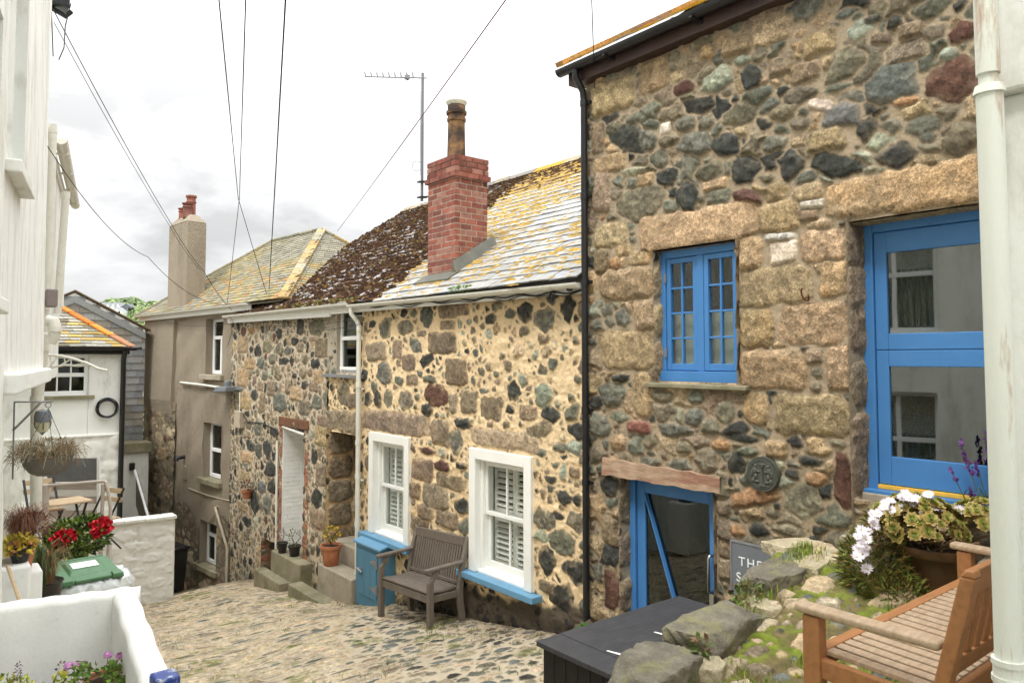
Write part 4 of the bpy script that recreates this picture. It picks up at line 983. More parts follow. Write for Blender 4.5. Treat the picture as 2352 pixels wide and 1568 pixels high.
def sash_window(fr, parent, o, seed):
    a0, a1, z0, z1 = o; f = MB(fr); t = 0.125
    # outer boxed frame standing a little proud of the wall
    f.box(a1-t, a1, -0.045, 0.2, z0+0.0, z1); f.box(a0, a0+t, -0.045, 0.2, z0, z1); f.box(a0+t, a1-t, -0.0445, 0.2, z1-t, z1)
    w_ = f.build('window', M['white_paint'], parent, bevel=0.006)
    i0, i1, j0, j1 = a0+t, a1-t, z0+0.0, z1-t
    f = MB(fr)
    f.box(i0, i0+0.05, 0.04, 0.2, j0, j1); f.box(i1-0.05, i1, 0.04, 0.2, j0, j1); f.box(i0+0.05, i1-0.05, 0.04, 0.2, j1-0.035, j1)
    f.hexa([(i0, 0.0, j0-0.01), (i1, 0.0, j0-0.01), (i1, 0.2, j0-0.01), (i0, 0.2, j0-0.01), (i0, -0.0, j0+0.02), (i1, 0.0, j0+0.02), (i1, 0.2, j0+0.075), (i0, 0.2, j0+0.075)])
    f.build('frame', M['white_paint'], w_, bevel=0.004)
    mid = (j0+0.06+j1)/2; c = (i0+i1)/2
    for nm, lo, hi, bb in (('sash', mid-0.02, j1-0.035, 0.075), ('sash', j0+0.05, mid+0.022, 0.12)):
        # the upper sash stands in front of the lower one
        s = MB(fr); e = 0.045; l, r = i0+0.052, i1-0.052
        bot = 0.045 if bb < 0.1 else 0.08
        s.box(l, l+e, bb, bb+0.038, lo, hi); s.box(r-e, r, bb, bb+0.038, lo, hi); s.box(l+e, r-e, bb, bb+0.038, hi-0.042, hi); s.box(l+e, r-e, bb, bb+0.038, lo, lo+bot)
        s.box(c-0.011, c+0.011, bb+0.004, bb+0.034, lo+bot, hi-0.042)
        ss = s.build(nm, M['white_paint'], w_, bevel=0.004)
        g = MB(fr); g.box(l+e-0.003, r-e+0.003, bb+0.016, bb+0.02, lo+bot-0.003, hi-0.04); g.build('glass_pane', M['pane'], ss)
    # louvred shutters inside, two leaves in two tiers
    for lo, hi in ((j0+0.08, mid-0.005), (mid+0.005, j1-0.04)):
        for l, r in ((i0+0.055, c-0.002), (c+0.002, i1-0.055)):
            s = MB(fr); e = 0.042; bb = 0.215
            s.box(l, l+e, bb, bb+0.028, lo, hi); s.box(r-e, r, bb, bb+0.028, lo, hi); s.box(l+e, r-e, bb, bb+0.028, lo, lo+0.05); s.box(l+e, r-e, bb, bb+0.028, hi-0.05, hi)
            n = int((hi-lo-0.1)/0.062)
            for q in range(n):
                zz = lo+0.05+(q+0.5)*(hi-lo-0.1)/n
                s.hexa([(l+e, bb-0.014, zz-0.016), (r-e, bb-0.014, zz-0.016), (r-e, bb+0.040, zz+0.008), (l+e, bb+0.040, zz+0.008),
                        (l+e, bb-0.014, zz-0.007), (r-e, bb-0.014, zz-0.007), (r-e, bb+0.040, zz+0.017), (l+e, bb+0.040, zz+0.017)])
            s.build('shutter', M['white_paint'], w_)
    r = MB(fr); r.box(a0, a1, 0.5, 0.51, z0, z1); r.build('room', M['door_inside'], w_)
    return w_
sash_window(FC, c1, W1, 1); sash_window(FC, c1, W2, 2)
for o in (W1, W2):
    f = MB(FC); f.box(o[0]-0.13, o[1]+0.13, -0.14, 0.02, o[2]-0.075, o[2]-0.004); f.build('window_sill', M['pale_blue'], c1, bevel=0.008)
# body of the two cottages
pz = 2.45; SL = math.atan(0.66); bR = 4.09
for o, a0, a1, zf in ((c1, 5.24, 11.3, -2.4), (c2, 11.3, 15.98, -3.6)):
    f = MB(FC); f.box(a0, a1, 0.82, 8.0, zf, 2.3); 
    f.prism([(a1-0.01, 0.05, 2.4), (a1-0.01, 8.0, 2.4), (a1-0.01, bR, 2.45+0.66*bR)], (-0.3, 0, 0))
    if o is c2: f.box(a1-0.3, a1-0.012, 0.02, 0.82, zf, 2.4)
    f.build('house_body', M['render_brown'], o)
    f = MB(FC); c_ = math.cos(SL)   # rear slope and boarding under the slates
    f.quad((a0, bR+0.05, pz+0.66*bR+0.03), (a1, bR+0.05, pz+0.66*bR+0.03), (a1, 2*bR, pz-0.2), (a0, 2*bR, pz-0.2))
    f.quad((a0, -0.1, pz-0.04), (a1+0.1, -0.1, pz-0.04), (a1+0.1, bR, pz+0.66*bR-0.02), (a0, bR, pz+0.66*bR-0.02))
    f.build('roof_boarding', M['slate'], o)
def bnd(d): return 9.42+0.40*d*math.cos(SL)+0.10*math.sin(d*9)
rl = (bR+0.2)/math.cos(SL)
def c_white(a, d, rnd):
    k = fb1(a*0.9, d*0.9)
    if d > rl-1.25 and a > 8.5+0.3*math.sin(d*7): return tuple(np.array(srgb(112, 84, 60))*rnd.uniform(0.6, 1.2))
    if rnd.random() < 0.07: return tuple(np.array(srgb(150, 152, 156))*rnd.uniform(0.8, 1.1))
    return tuple(np.array(srgb(152, 152, 148))*rnd.uniform(0.76, 1.14))
_T = np.random.RandomState(3).rand(64, 64)
def fb1(x, y): return float(fbm(np.array([x+50.0]), np.array([y+50.0]), 5, 3)[0])
material('slate_pale', (1, 1, 1), 0.6, 0.2, 12, 0.25, 40, use_col=True, spec=0.35)
sm = slates(FC, 5.22, 11.6, -0.25, pz-0.053, SL, rl+.06, 0.205, 0.27, 7, c_white, 0.016, 0.006, keep=lambda a, d: a < bnd(d), over=1.3)
sm.build('roof', M['slate_pale'], c1, recalc=False)
# yellow lichen in ragged patches along the slate edges, moss cushions on the brown roof
def crusts(fr, n, seed, colf, place, r0, r1, flat, name, parent, mat='mossy'):
    m = MB(); rn = random.Random(seed); c, s = math.cos(SL), math.sin(SL)
    for k in range(n):
        q = place(rn)
        if q is None: continue
        a, d = q; r = rn.uniform(r0, r1); m.col = colf(rn)
        base = fr.P(a, -0.2+d*c-0.012*s, pz-0.02+d*s+0.016*c)
        seg = 9; ring = []
        ph = rn.random()*6; el = rn.uniform(0.9, 2.6)
        nrm = fr.V*(-s)+np.array([0, 0, c]); up = fr.V*c+np.array([0, 0, s])
        for i in range(seg):
            t = 2*PI*i/seg; rr_ = r*(0.75+0.35*math.sin(2*t+ph)+0.25*math.sin(5*t+ph*2))
            ring.append(base+fr.U*math.cos(t)*rr_*el+up*math.sin(t)*rr_*0.75)
        m.add(ring+[base+nrm*r*flat+up*r*0.1], [(i, (i+1) % seg, seg) for i in range(seg)])
    return m.build(name, M[mat], parent, smooth=True, recalc=False)
def pl_l(rn):
    a, d = rn.uniform(5.3, 11.2), rl*rn.random()**0.75
    if a > bnd(d) or fb1(a*1.3, d*1.3) < 0.34+0.16*rn.random()-.045*d: return None
    k = round(d/0.205)*0.205+rn.gauss(0.03, 0.06)
    return a, k
crusts(FC, 9000, 4, lambda r: tuple(np.array(srgb(180, 148, 74))*r.uniform(0.65, 1.15)), pl_l, 0.014, 0.05, 0.12, 'lichen', c1)
def c_moss(a, d, rnd):
    k = fb1(a*1.1, d*1.1)+rnd.gauss(0, 0.12)
    if k < 0.50: return tuple(np.array(srgb(142, 136, 132))*rnd.uniform(0.7, 1.15))
    return tuple(np.array(srgb(88, 66, 50))*rnd.uniform(0.6, 1.2))
sm = slates(FC, 9.0, 15.78, -0.2, pz-0.02, SL, rl, 0.2, 0.24, 8, c_moss, 0.012, 0.016, keep=lambda a, d: a >= bnd(d), over=1.2)
sm.build('roof', M['mossy'], c2, recalc=False)
def pl_m(rn):
    a, d = rn.uniform(9.2, 15.75), rl*rn.random()
    if a < bnd(d)-0.2: return None
    return a, d
def moss_col(r):
    k = r.random(); b_ = srgb(70, 50, 36) if k < 0.7 else (srgb(94, 76, 46) if k < 0.84 else (srgb(124, 98, 56) if k < 0.87 else srgb(56, 44, 36)))
    return tuple(np.array(b_)*r.uniform(0.65, 1.25))
crusts(FC, 5200, 6, moss_col, pl_m, 0.02, 0.06, 0.75, 'moss', c2)
crusts(FC, 500, 9, lambda r: tuple(np.array(srgb(84, 64, 44))*r.uniform(0.6, 1.2)), lambda rn: (rn.uniform(8.3, 11.4), rl-abs(rn.gauss(0, 0.5))), 0.02, 0.05, 0.6, 'moss', c1)
def ridge_tiles(fr, parent, a0, a1, b, z, n, seed, name='ridge_tiles', cols=((150, 140, 118), (190, 150, 70), (128, 124, 116))):
    m = MB(fr); rn = random.Random(seed)
    for k in range(n):
        l = a0+(a1-a0)*k/n; r = a0+(a1-a0)*(k+0.985)/n; m.col = tuple(np.array(srgb(*rn.choice(cols)))*rn.uniform(0.8, 1.15)); w_ = 0.16; dz = 0.11+rn.uniform(0, 0.006); zz = z+rn.uniform(-0.006, 0.006)
        m.prism([(l, b-w_, zz-dz), (l, b-0.03, zz), (l, b+0.03, zz), (l, b+w_, zz-dz), (l, b, zz-0.04)], (r-l, 0, 0))
    return m.build(name, M['mossy'], parent)
zr = pz-0.02+rl*math.sin(SL)+0.05
ridge_tiles(FC, c1, 5.22, 11.2, -0.2+rl*math.cos(SL), zr, 14, 5); ridge_tiles(FC, c2, 11.2, 15.8, -0.2+rl*math.cos(SL), zr, 11, 6)
# fascia boards and plastic gutters
for o, a0, a1, z0, z1 in ((c1, 5.24, 10.2, FC.px(1340, 650, -0.2)[1]+.01, FC.px(840, 696, -0.2)[1]), (c2, 10.2, 15.95, FC.px(830, 692, -0.2)[1], FC.px(540, 722, -0.2)[1])):
    f = MB(); n = 12; r = 0.055; vs = []
    m = MB(); pts = []
    prof = [(-r*math.cos(PI*k/n), -r*math.sin(PI*k/n)) for k in range(n+1)]; prof += [(-(r-.006)*math.cos(PI*k/n), -(r-.006)*math.sin(PI*k/n)) for k in range(n, -1, -1)]
    N = len(prof)
    for a, z in ((a0, z0), (a1, z1)): pts += [FC.P(a, -0.2+x, z+y) for x, y in prof]
    m.add(pts, [(k, (k+1) % N, N+(k+1) % N, N+k) for k in range(N)]+[tuple(range(n+1)), tuple(range(N, N+n+1))])
    for k in range(6):
        a = a0+(a1-a0)*(k+0.5)/6; z = z0+(z1-z0)*(k+0.5)/6
        m.add([FC.P(a+da, -0.2-(r+.004)*math.cos(PI*q/n), z-(r+.004)*math.sin(PI*q/n)) for da in (-.03, .03) for q in range(n+1)], [(q, q+1, n+2+q, n+1+q) for q in range(n)])
    m.build('gutter', material('gutter_white', srgb(222, 220, 208), 0.4, 0.05, 5, 0.05, 40, dirt=srgb(150, 150, 130), dirt_amt=0.4, dirt_scale=5) if 'gutter_white' not in M else M['gutter_white'], o, smooth=True)
    f = MB(FC)
    if o is c1: f.hexa([(5.24, -0.135, z0-0.10), (11.0, -0.135, z1-0.10), (11.0, -0.1, z1-0.10), (5.24, -0.1, z0-0.10), (5.24, -0.135, z0+0.0), (11.0, -0.135, z1+0.0), (11.0, -0.1, z1+0.0), (5.24, -0.1, z0)])
    else: f.hexa([(11.01, -0.135, z0-0.17), (15.93, -0.135, z1-0.15), (15.93, -0.1, z1-0.15), (11.01, -0.1, z0-0.17), (11.01, -0.135, z0-0.02), (15.93, -0.135, z1), (15.93, -0.1, z1), (11.01, -0.1, z0-0.02)])
    f.build('fascia', M['white_paint'], o)
    if o is c1: f = MB(FC); f.col = srgb(70, 68, 64); f.hexa([(5.24, -.16, z0+.012), (10.2, -.16, z1+.012), (10.2, -.02, z1+.012), (5.24, -.02, z0+.012), (5.24, -.16, pz-.02), (10.2, -.16, pz-.02), (10.2, -.02, pz+.06), (5.24, -.02, pz+.06)]); f.build('eaves_shade_strip', M['slate'], o)  # dark-coloured strip standing in for the shade under the eave slates
# white downpipe of the cream cottage
pa = 10.13; gz1 = FC.px(835, 696, -0.2)[1]
m = MB(); m.tube([FC.P(pa, -0.2, gz1-0.04), FC.P(pa, -0.2, gz1-0.14), FC.P(pa-0.03, -0.12, gz1-0.24), FC.P(pa-0.04, -0.09, gz1-0.32), FC.P(pa-0.06, -0.09, -1.9)], 0.036, 14)
for zz in (gz1-0.36, 1.2, 0.35, -0.15, -0.85): m.tube([FC.P(pa-0.05, -0.09, zz-0.035), FC.P(pa-0.05, -0.09, zz+0.035)], 0.043, 14)
for zz in (1.15, -0.2): m.bar(FC.P(pa-0.13, -0.05, zz), FC.P(pa+0.03, -0.05, zz), 0.025, 0.025)
m.build('downpipe', M['gutter_white'], c1, smooth=True)
m = MB(); a_ = FC.px(655, 1000)[0]; a_ = 13.34
m.tube([FC.P(a_, -0.04, 0.1), FC.P(a_-0.02, -0.04, -2.4)], 0.022, 10); m.build('waste_pipe', M['gutter_white'], c2, smooth=True)
m = MB(); m.tube([FC.P(a_, -0.05, 0.1), FC.P(a_+.05, -0.03, 0.28), FC.P(a_+0.8, -0.03, 0.36), FC.P(a_+1.6, -0.03, 0.33), FC.P(a_+2.1, -0.03, 0.6)], 0.012, 8); m.build('wall_cable', M['black_plastic'], c2, smooth=True)

# ---------------- brick chimney
ch = MB(FC); rn = random.Random(12)
ca0, ca1, cb0, cb1 = 8.05, 8.72, 0.25, 0.78; cz0, cz1 = 2.55, 4.33
body = MB(FC); body.col = srgb(190, 176, 160); body.box(ca0+0.003, ca1-0.003, cb0+0.003, cb1-0.003, cz0-0.2, cz1-0.01)
chimney = body.build('chimney', M['brick'], c1)
nc = 23; hc = (cz1-cz0)/nc
for i in range(nc):
    top = i in (nc-4,); grow = 0.035 if i == nc-4 else (0.012 if i > nc-4 else 0)
    a0, a1, b0, b1 = ca0-grow, ca1+grow, cb0-grow, cb1+grow; z = cz0+i*hc
    for face in range(4):
        L = (a1-a0) if face < 2 else (b1-b0); n = 3; off = 0.5 if (i+face//2) % 2 else 0.0; x = -off*L/n
        while x < L-0.01:
            l, r = (max(0, x)+0.006 if x > .001 else -.0005), (min(L, x+L/n)-0.006 if x+L/n < L-.001 else L+.0005); x += L/n
            if r-l < 0.02: continue
            ch.col = tuple(np.array(srgb(*rn.choice([(138, 80, 66), (128, 72, 60), (148, 90, 74), (118, 72, 62), (150, 106, 92)])))*rn.uniform(0.85, 1.1)*(0.62 if i > nc-6 and rn.random() < 0.3 else 1))
            e = rn.uniform(0, 0.003); D = 0.06
            if face == 0: ch.box(a0+l, a0+r, b0-e, b0+D, z+0.006, z+hc-0.007)
            elif face == 1: ch.box(a0+l, a0+r, b1-D, b1+e, z+0.006, z+hc-0.007)
            elif face == 2: ch.box(a0-e, a0+D, b0+max(l, D+.002), b0+min(r, L-D-.002), z+0.006, z+hc-0.007) if min(r, L-D) > max(l, D)+.02 else ch.box(a0-e, a0+D-.004, b0+l+.002, b0+r-.002, z+0.005, z+hc-0.006)
            else: ch.box(a1-D, a1+e, b0+max(l, D+.002), b0+min(r, L-D-.002), z+0.006, z+hc-0.007) if min(r, L-D) > max(l, D)+.02 else None
ch.build('bricks', M['brick'], chimney)
f = MB(FC); f.hexa([(ca0-0.07, cb0-0.09, cz0-0.1), (ca1+0.03, cb0-0.09, cz0-0.1), (ca1+0.03, cb0-0.01, cz0-0.1), (ca0-0.07, cb0-0.01, cz0-0.1), (ca0-0.02, cb0-0.014, cz0+0.1), (ca1+0.02, cb0-0.014, cz0+0.1), (ca1+0.02, cb0, cz0+0.1), (ca0-0.02, cb0, cz0+0.1)])
sl_ = 0.66
f.hexa([(ca0-0.11, cb0-0.05, pz+sl_*(cb0+0.1)), (ca0+0.0, cb0-0.05, pz+sl_*(cb0+0.1)+.02), (ca0, cb1+0.1, pz+sl_*(cb1+0.2)+.02), (ca0-0.11, cb1+0.1, pz+sl_*(cb1+0.2)),
        (ca0-0.11, cb0-0.05, pz+sl_*(cb0+0.1)+.02), (ca0-0.012, cb0-0.05, pz+sl_*(cb0+0.1)+.2), (ca0-0.012, cb1+0.1, pz+sl_*(cb1+0.2)+.2), (ca0-0.11, cb1+0.1, pz+sl_*(cb1+0.2)+.02)])
f.hexa([(ca0-0.12, cb0-.2, pz+sl_*(cb0+.0)), (ca1+0.06, cb0-.2, pz+sl_*(cb0+.0)), (ca1+0.1, cb0, pz+sl_*(cb0+.2)-.0), (ca0-0.12, cb0, pz+sl_*(cb0+.2)), (ca0-0.12, cb0-.2, pz+sl_*cb0+.02), (ca1+0.06, cb0-.2, pz+sl_*cb0+.02), (ca1+0.06, cb0, pz+sl_*(cb0+.2)+.014), (ca0-0.12, cb0, pz+sl_*(cb0+.2)+.014)])
f.build('flashing', M['lead'], chimney)
f = MB(FC); pc = ((ca0+ca1)/2+0.03, (cb0+cb1)/2); f.fr = None; P_ = FC.P(pc[0], pc[1], cz1)
f.lathe(P_, [(r, h*1.42) for r, h in [(0.14, -0.02), (0.128, 0.03), (0.118, 0.36), (0.118, 0.40), (0.132, 0.405), (0.134, 0.43), (0.122, 0.435), (0.122, 0.47), (0.142, 0.475), (0.145, 0.50), (0.125, 0.505), (0.125, 0.56), (0.115, 0.57)]], 24)
f.build('chimney_pot', material('pot_buff', srgb(136, 100, 62), 0.75, 0.25, 6, 0.2, 40, dirt=srgb(46, 36, 30), dirt_amt=0.95, dirt_scale=4.5, stretch=(1, 1, 1.2), dirt_lo=0.34, dirt_hi=0.54), chimney, smooth=True)
f = MB(); f.lathe(P_+[0, 0, .235], [(0.12, 0.56), (0.148, 0.60), (0.150, 0.615), (0.125, 0.65), (0.07, 0.685), (0.0, 0.695)], 24)
f.build('pot_cowl', material('cowl', srgb(206, 204, 186), 0.7, 0.15, 9, 0.2, 40), chimney, smooth=True)
# aerial on the chimney side
pb = on_y(970, 300, 8.86)
an = thing('tv_aerial', 'tall grey pole with a comb-shaped aerial clamped to the brick chimney', 'aerial', (pb[0], pb[1], 3.75))
zt = on_y(970, 168, pb[1])[2]; zb = on_y(970, 462, pb[1])[2]
m = MB(); m.tube([(pb[0], pb[1], zb), (pb[0], pb[1], zt)], 0.021, 10); m.build('mast', M['plate_grey'], an, smooth=True)
m = MB(); d_ = -RT; zz = zt-0.07; q = np.array([pb[0], pb[1], zz])
m.tube([q-d_*0.06, q+d_*0.82+np.array([0, 0, .02])], 0.013, 8)
for k in range(9):
    c = q+d_*(0.82-k*0.085)+np.array([0, 0, .02]); m.tube([c-np.array([FW[0], FW[1], 0])*0.1+np.array([0, 0, .028]), c+np.array([FW[0], FW[1], 0])*0.1+np.array([0, 0, .028])], 0.007, 6); m.tube([c, c+np.array([0, 0, .045])], 0.009, 6)
c = q+d_*0.22; m.box(c[0]-.03, c[0]+.03, c[1]-.03, c[1]+.03, c[2]-.02, c[2]+.04)
m.tube([q+d_*0.05+np.array([0, 0, -.12]), q+d_*0.05+np.array([0, 0, .13])], 0.004, 6)
m.build('antenna', M['galv'], an)
m = MB(); m.tube([c, c+np.array([0, 0, -.1]), q+d_*0.03+np.array([0, 0, -.2]), q+d_*0.02+np.array([0, 0, -1.4])], 0.003, 6)
lp = np.array([pb[0], pb[1], 4.32]); m.tube([lp+d_*(0.07-0.07*math.cos(t))+np.array([0, 0, .07*math.sin(t)]) for t in [2*PI*k/20 for k in range(21)]], 0.003, 6)
m.build('lead', M['dark_metal'], an)
m = MB()
for zz in (zb+0.05, zb+0.27): m.bar((pb[0]-0.05, pb[1], zz), FC.P(8.72, 0.30, zz), 0.02, 0.02); m.bar(np.array((pb[0], pb[1], zz))+d_*0.07, np.array((pb[0], pb[1], zz))-d_*.07, 0.02, 0.02)
m.build('bracket', M['dark_metal'], an)
# ================================================================ RENDERED HOUSE down the lane (B)
bh = thing('rendered_house', 'tall brown roughcast house with a hipped lichened roof at the foot of the lane', 'house', tuple(FB.P(2.6, 2, -3.2)))
BL = 5.3
def bpx(u, v, b=0.0): return FB.px(u, v, b)
def bwin(u0, v0, u1, v1):
    a0, z1 = bpx(u0, v0, 0.1); a1, z0 = bpx(u1, v1, 0.1); return (min(a0, a1), max(a0, a1), min(z0, z1), max(z0, z1))
eave_b = bpx(430, 712, -0.12)[1]
Wb = [bwin(484, 733, 521, 860), bwin(478, 968, 517, 1105), bwin(470, 1190, 508, 1308)]
Wb = [(o[0], min(o[1], o[0]+1.15), o[2], o[3]) for o in Wb]
step_a = bpx(405, 1000)[0]
U = lines(-0.05, BL, 0.05, [e for o in Wb for e in o[:2]]); Vv = lines(-6.5, eave_b-0.02, 0.05, [e for o in Wb for e in o[2:]])
m = MB(FB)
A = list(U); Zs = list(Vv)
idx = {}; vs = []; fs = []
for i, a in enumerate(A):
    for j, z in enumerate(Zs): idx[i, j] = len(vs); vs.append((a, 0.012*math.sin(a*3+z*2)+0.01*math.sin(z*7+a*5), z))
for i in range(len(A)-1):
    for j in range(len(Zs)-1):
        ac, zc = (A[i]+A[i+1])/2, (Zs[j]+Zs[j+1])/2
        if any(o[0] < ac < o[1] and o[2] < zc < o[3] for o in Wb): continue
        fs.append((idx[i, j], idx[i+1, j], idx[i+1, j+1], idx[i, j+1]))
m.add(vs, fs); m.build('wall', M['render_brown'], bh, smooth=True, recalc=False)
m = MB(FB); m.box(0, BL-0.02, 0.45, 7, -6.5, eave_b-0.05); m.box(BL-0.1, BL, 0.01, 7, -6.5, eave_b-0.05); m.box(-2.5, 0.0, 0.3, 7, -3, eave_b-0.02); 
cb_a = bpx(405, 760)[0]
m.hexa([(cb_a-0.0, -0.10, bpx(400, 920)[1]), (BL, -0.10, bpx(400, 920)[1]), (BL, 0.3, -2), (cb_a, 0.3, -2), (cb_a, -0.06, eave_b-0.03), (BL, -0.06, eave_b-0.03), (BL, 0.3, eave_b-0.03), (cb_a, 0.3, eave_b-0.03)])
m.build('house_body', M['render_brown'], bh)
zs_ = bpx(400, 922)[1]
rubble('stone_base', FB, step_a, BL+0.01, -6.5, zs_, 0.03, [], [], srgb(134, 120, 98), 0.03, 0.012, 71, bh, b=-0.03, voro={'radii': [(.17, 120), (.11, 400), (.07, 900)], 'mort': .02, 'aniso': 1.5}, types='GgOTRD', weights=[28, 30, 16, 14, 4, 4])
rubble('stone_base', FB, -0.05, step_a, -6.5, -1.75, 0.03, [], [], srgb(112, 100, 84), 0.02, 0.012, 72, bh, [Wb[2]], voro={'radii': [(.19, 120), (.12, 400), (.07, 900)], 'mort': .02, 'aniso': 1.6}, b=-0.02, types='GgOTS', weights=[14, 40, 16, 14, 6], keep=lambda a, z: z < -1.95+0.25*np.sin(a*3.1))
for k, o in enumerate(Wb):
    a0, a1, z0, z1 = o; mid = a0+(a1-a0)*0.5; tr = z0+(z1-z0)*(0.66 if k != 1 else 0.5)
    simple_window(FB, bh, o, 0.16, M['upvc'], t=0.07, transom=tr, mull=[(mid, z0+.08, tr)] if k != 1 else None)
    s_ = MB(FB); s_.box(a0-0.12, a1+0.12, -0.1, 0.16, z0-0.12, z0-0.005); s_.build('window_sill', M['mossy_concrete' if k else 'concrete'], bh, bevel=0.01)
    s_ = MB(FB); s_.box(a1, a1+0.02, 0.0, 0.2, z0, z1); s_.box(a0-0.02, a0, 0.0, 0.2, z0, z1); s_.box(a0, a1, 0, .2, z1, z1+.02); s_.build('window_reveal', M['render_brown'], bh)
# roof: front slope and the hip towards us
bA = 2.45                                      # near end of the eaves, hidden behind the cottage roof
e0 = FB.P(BL+0.25, -0.18, eave_b); e1 = FB.P(-bA, -0.18, eave_b)
dR = 17.5
ridge_n = at(740, 527, dR+0.2); bdep = (ridge_n-FB.O)@FB.V
ra_n = (ridge_n-FB.O)@FB.U; rz = ridge_n[2]
ra_f, rz_f = FB.px(628, 557, bdep)
slope_b = math.atan2(rz-eave_b, bdep+0.18); Lb = math.hypot(rz-eave_b, bdep+0.18)
aL, aRr = BL+0.25, -bA
def kb(a, d):
    t = d/Lb; return (aRr+(ra_n-aRr)*t) < a < (aL+(ra_f-aL)*t)
def c_b(a, d, rnd):
    k = fb1(a*0.8, d*0.8)
    g = np.array(srgb(138, 134, 118)); y = np.array(srgb(146, 136, 102)); o = np.array(srgb(156, 128, 90))
    c = g if k < 0.48 else (y if rnd.random() < 0.55 else g)
    if d < 1.6 and rnd.random() < 0.18: c = o
    return tuple(c*rnd.uniform(0.75, 1.2))
slates(FB, aRr, aL, -0.2, eave_b, slope_b, Lb, 0.115, 0.19, 21, c_b, 0.014, 0.006, keep=kb).build('roof', M['mossy'], bh, recalc=False)
rN = FB.P(ra_n, bdep, rz); rF = FB.P(ra_f, bdep, rz)
bk0, bk1 = FB.P(aL, 2*bdep+0.2, eave_b), FB.P(aRr, 2*bdep+0.2, eave_b)
# near hip slope in courses
m = MB(); rnn = random.Random(4); n = 34
for i in range(n):
    t0, t1 = i/n, (i+1)/n
    lo0, lo1 = e1+(rN-e1)*t0, bk1+(rN-bk1)*t0; hi0, hi1 = e1+(rN-e1)*t1, bk1+(rN-bk1)*t1
    k = max(1, int(np.linalg.norm(lo1-lo0)/0.2))
    for q in range(k):
        m.col = c_b(q*0.2, i*0.1, rnn); up = np.array([0, 0, 0.014+rnn.uniform(0, .006)])
        f = lambda A, B, s: A+(B-A)*s
        m.quad(f(lo0, lo1, q/k)+up, f(lo0, lo1, (q+.97)/k)+up, f(hi0, hi1, (q+.97)/k), f(hi0, hi1, q/k)); m.quad(f(lo0, lo1, q/k)+up, f(lo0, lo1, (q+.97)/k)+up, f(lo0, lo1, (q+.97)/k), f(lo0, lo1, q/k))
m.build('hip_slope', M['mossy'], bh, recalc=False)
m = MB(); m.col = srgb(130, 124, 104); m.quad(e0, rF, bk0); m.quad(bk0, rF, rN, bk1); m.quad(e0-np.array([0, 0, .05]), e1-np.array([0, 0, .05]), rN-np.array([0, 0, .05]), rF-np.array([0, 0, .05])); m.build('rear_slopes', M['slate'], bh, recalc=False)
def tile_line(p, q, n, seed, parent, name, cols, wd=0.2, hh=0.06):
    m = MB(); rn = random.Random(seed); p = np.array(p); q = np.array(q)
    for k in range(n):
        m.col = tuple(np.array(srgb(*rn.choice(cols)))*rn.uniform(0.8, 1.15)); l = p+(q-p)*k/n; r = p+(q-p)*(k+0.97)/n; o = np.array([0, 0, rn.uniform(0, .01)]); m.bar(l+o, r+o, wd, hh)
    return m.build(name, M['mossy'], parent, bevel=0.015)
tile_line(rF, rN, 8, 1, bh, 'ridge_tiles', [(158, 154, 132), (142, 140, 126)])
tile_line(e1, rN, 14, 2, bh, 'hip_tiles', [(172, 146, 100), (164, 148, 116), (150, 144, 124)])
tile_line(e0, rF, 16, 3, bh, 'hip_tiles', [(150, 144, 124), (160, 150, 120)]); tile_line(rN, bk1, 12, 4, bh, 'hip_tiles', [(158, 154, 132), (176, 150, 96)])
f = half_gutter(FB, -1.0, BL+0.3, -0.2, eave_b-0.01, 0.055); f.build('gutter', M['gutter_white'], bh, smooth=True)
f = MB(FB); f.box(-1.0, BL+0.25, -0.13, -0.1, eave_b-0.15, eave_b-0.0); f.box(-1, BL+.25, -0.1, 0.05, eave_b-.15, eave_b-.12); f.build('fascia', M['white_paint'], bh)
# chimney stack with three pots
q0 = bpx(386, 600, -0.05)[0]; q1 = bpx(428, 600, -0.05)[0]; b1_ = 0.42; zt = bpx(405, 512, 0.2)[1]
m = MB(FB); a0, a1 = min(q0, q1), max(q0, q1)
m.box(a0, a1, -0.05, b1_, eave_b-0.2, zt-0.16)
m.add([(a0, -0.05, zt-.16), (a1, -0.05, zt-.16), (a1, b1_, zt-.16), (a0, b1_, zt-.16), (a0+.16, .08, zt+.04), (a1-.16, .08, zt+.04), (a1-.16, b1_-.14, zt+.04), (a0+.16, b1_-.14, zt+.04)], [(4, 5, 6, 7), (0, 1, 5, 4), (1, 2, 6, 5), (2, 3, 7, 6), (3, 0, 4, 7)])
cb = m.build('chimney', M['render_brown'], bh, bevel=0.03)
for k, (aa, bb, hh, c) in enumerate((((a0+a1)/2+.22, .16, .3, (140, 88, 70)), ((a0+a1)/2, .26, .60, (132, 82, 68)), ((a0+a1)/2-.2, .1, .36, (112, 70, 62)))):
    m = MB(); m.col = srgb(*c); P_ = FB.P(aa, bb, zt-0.02); m.lathe(P_, [(.12, 0), (.11, .05), (.105, hh*.7), (.125, hh*.72), (.105, hh*.78), (.105, hh*.9), (.13, hh*.93), (.13, hh), (.09, hh)], 16); m.build('chimney_pot', M['brick'], cb, smooth=True)
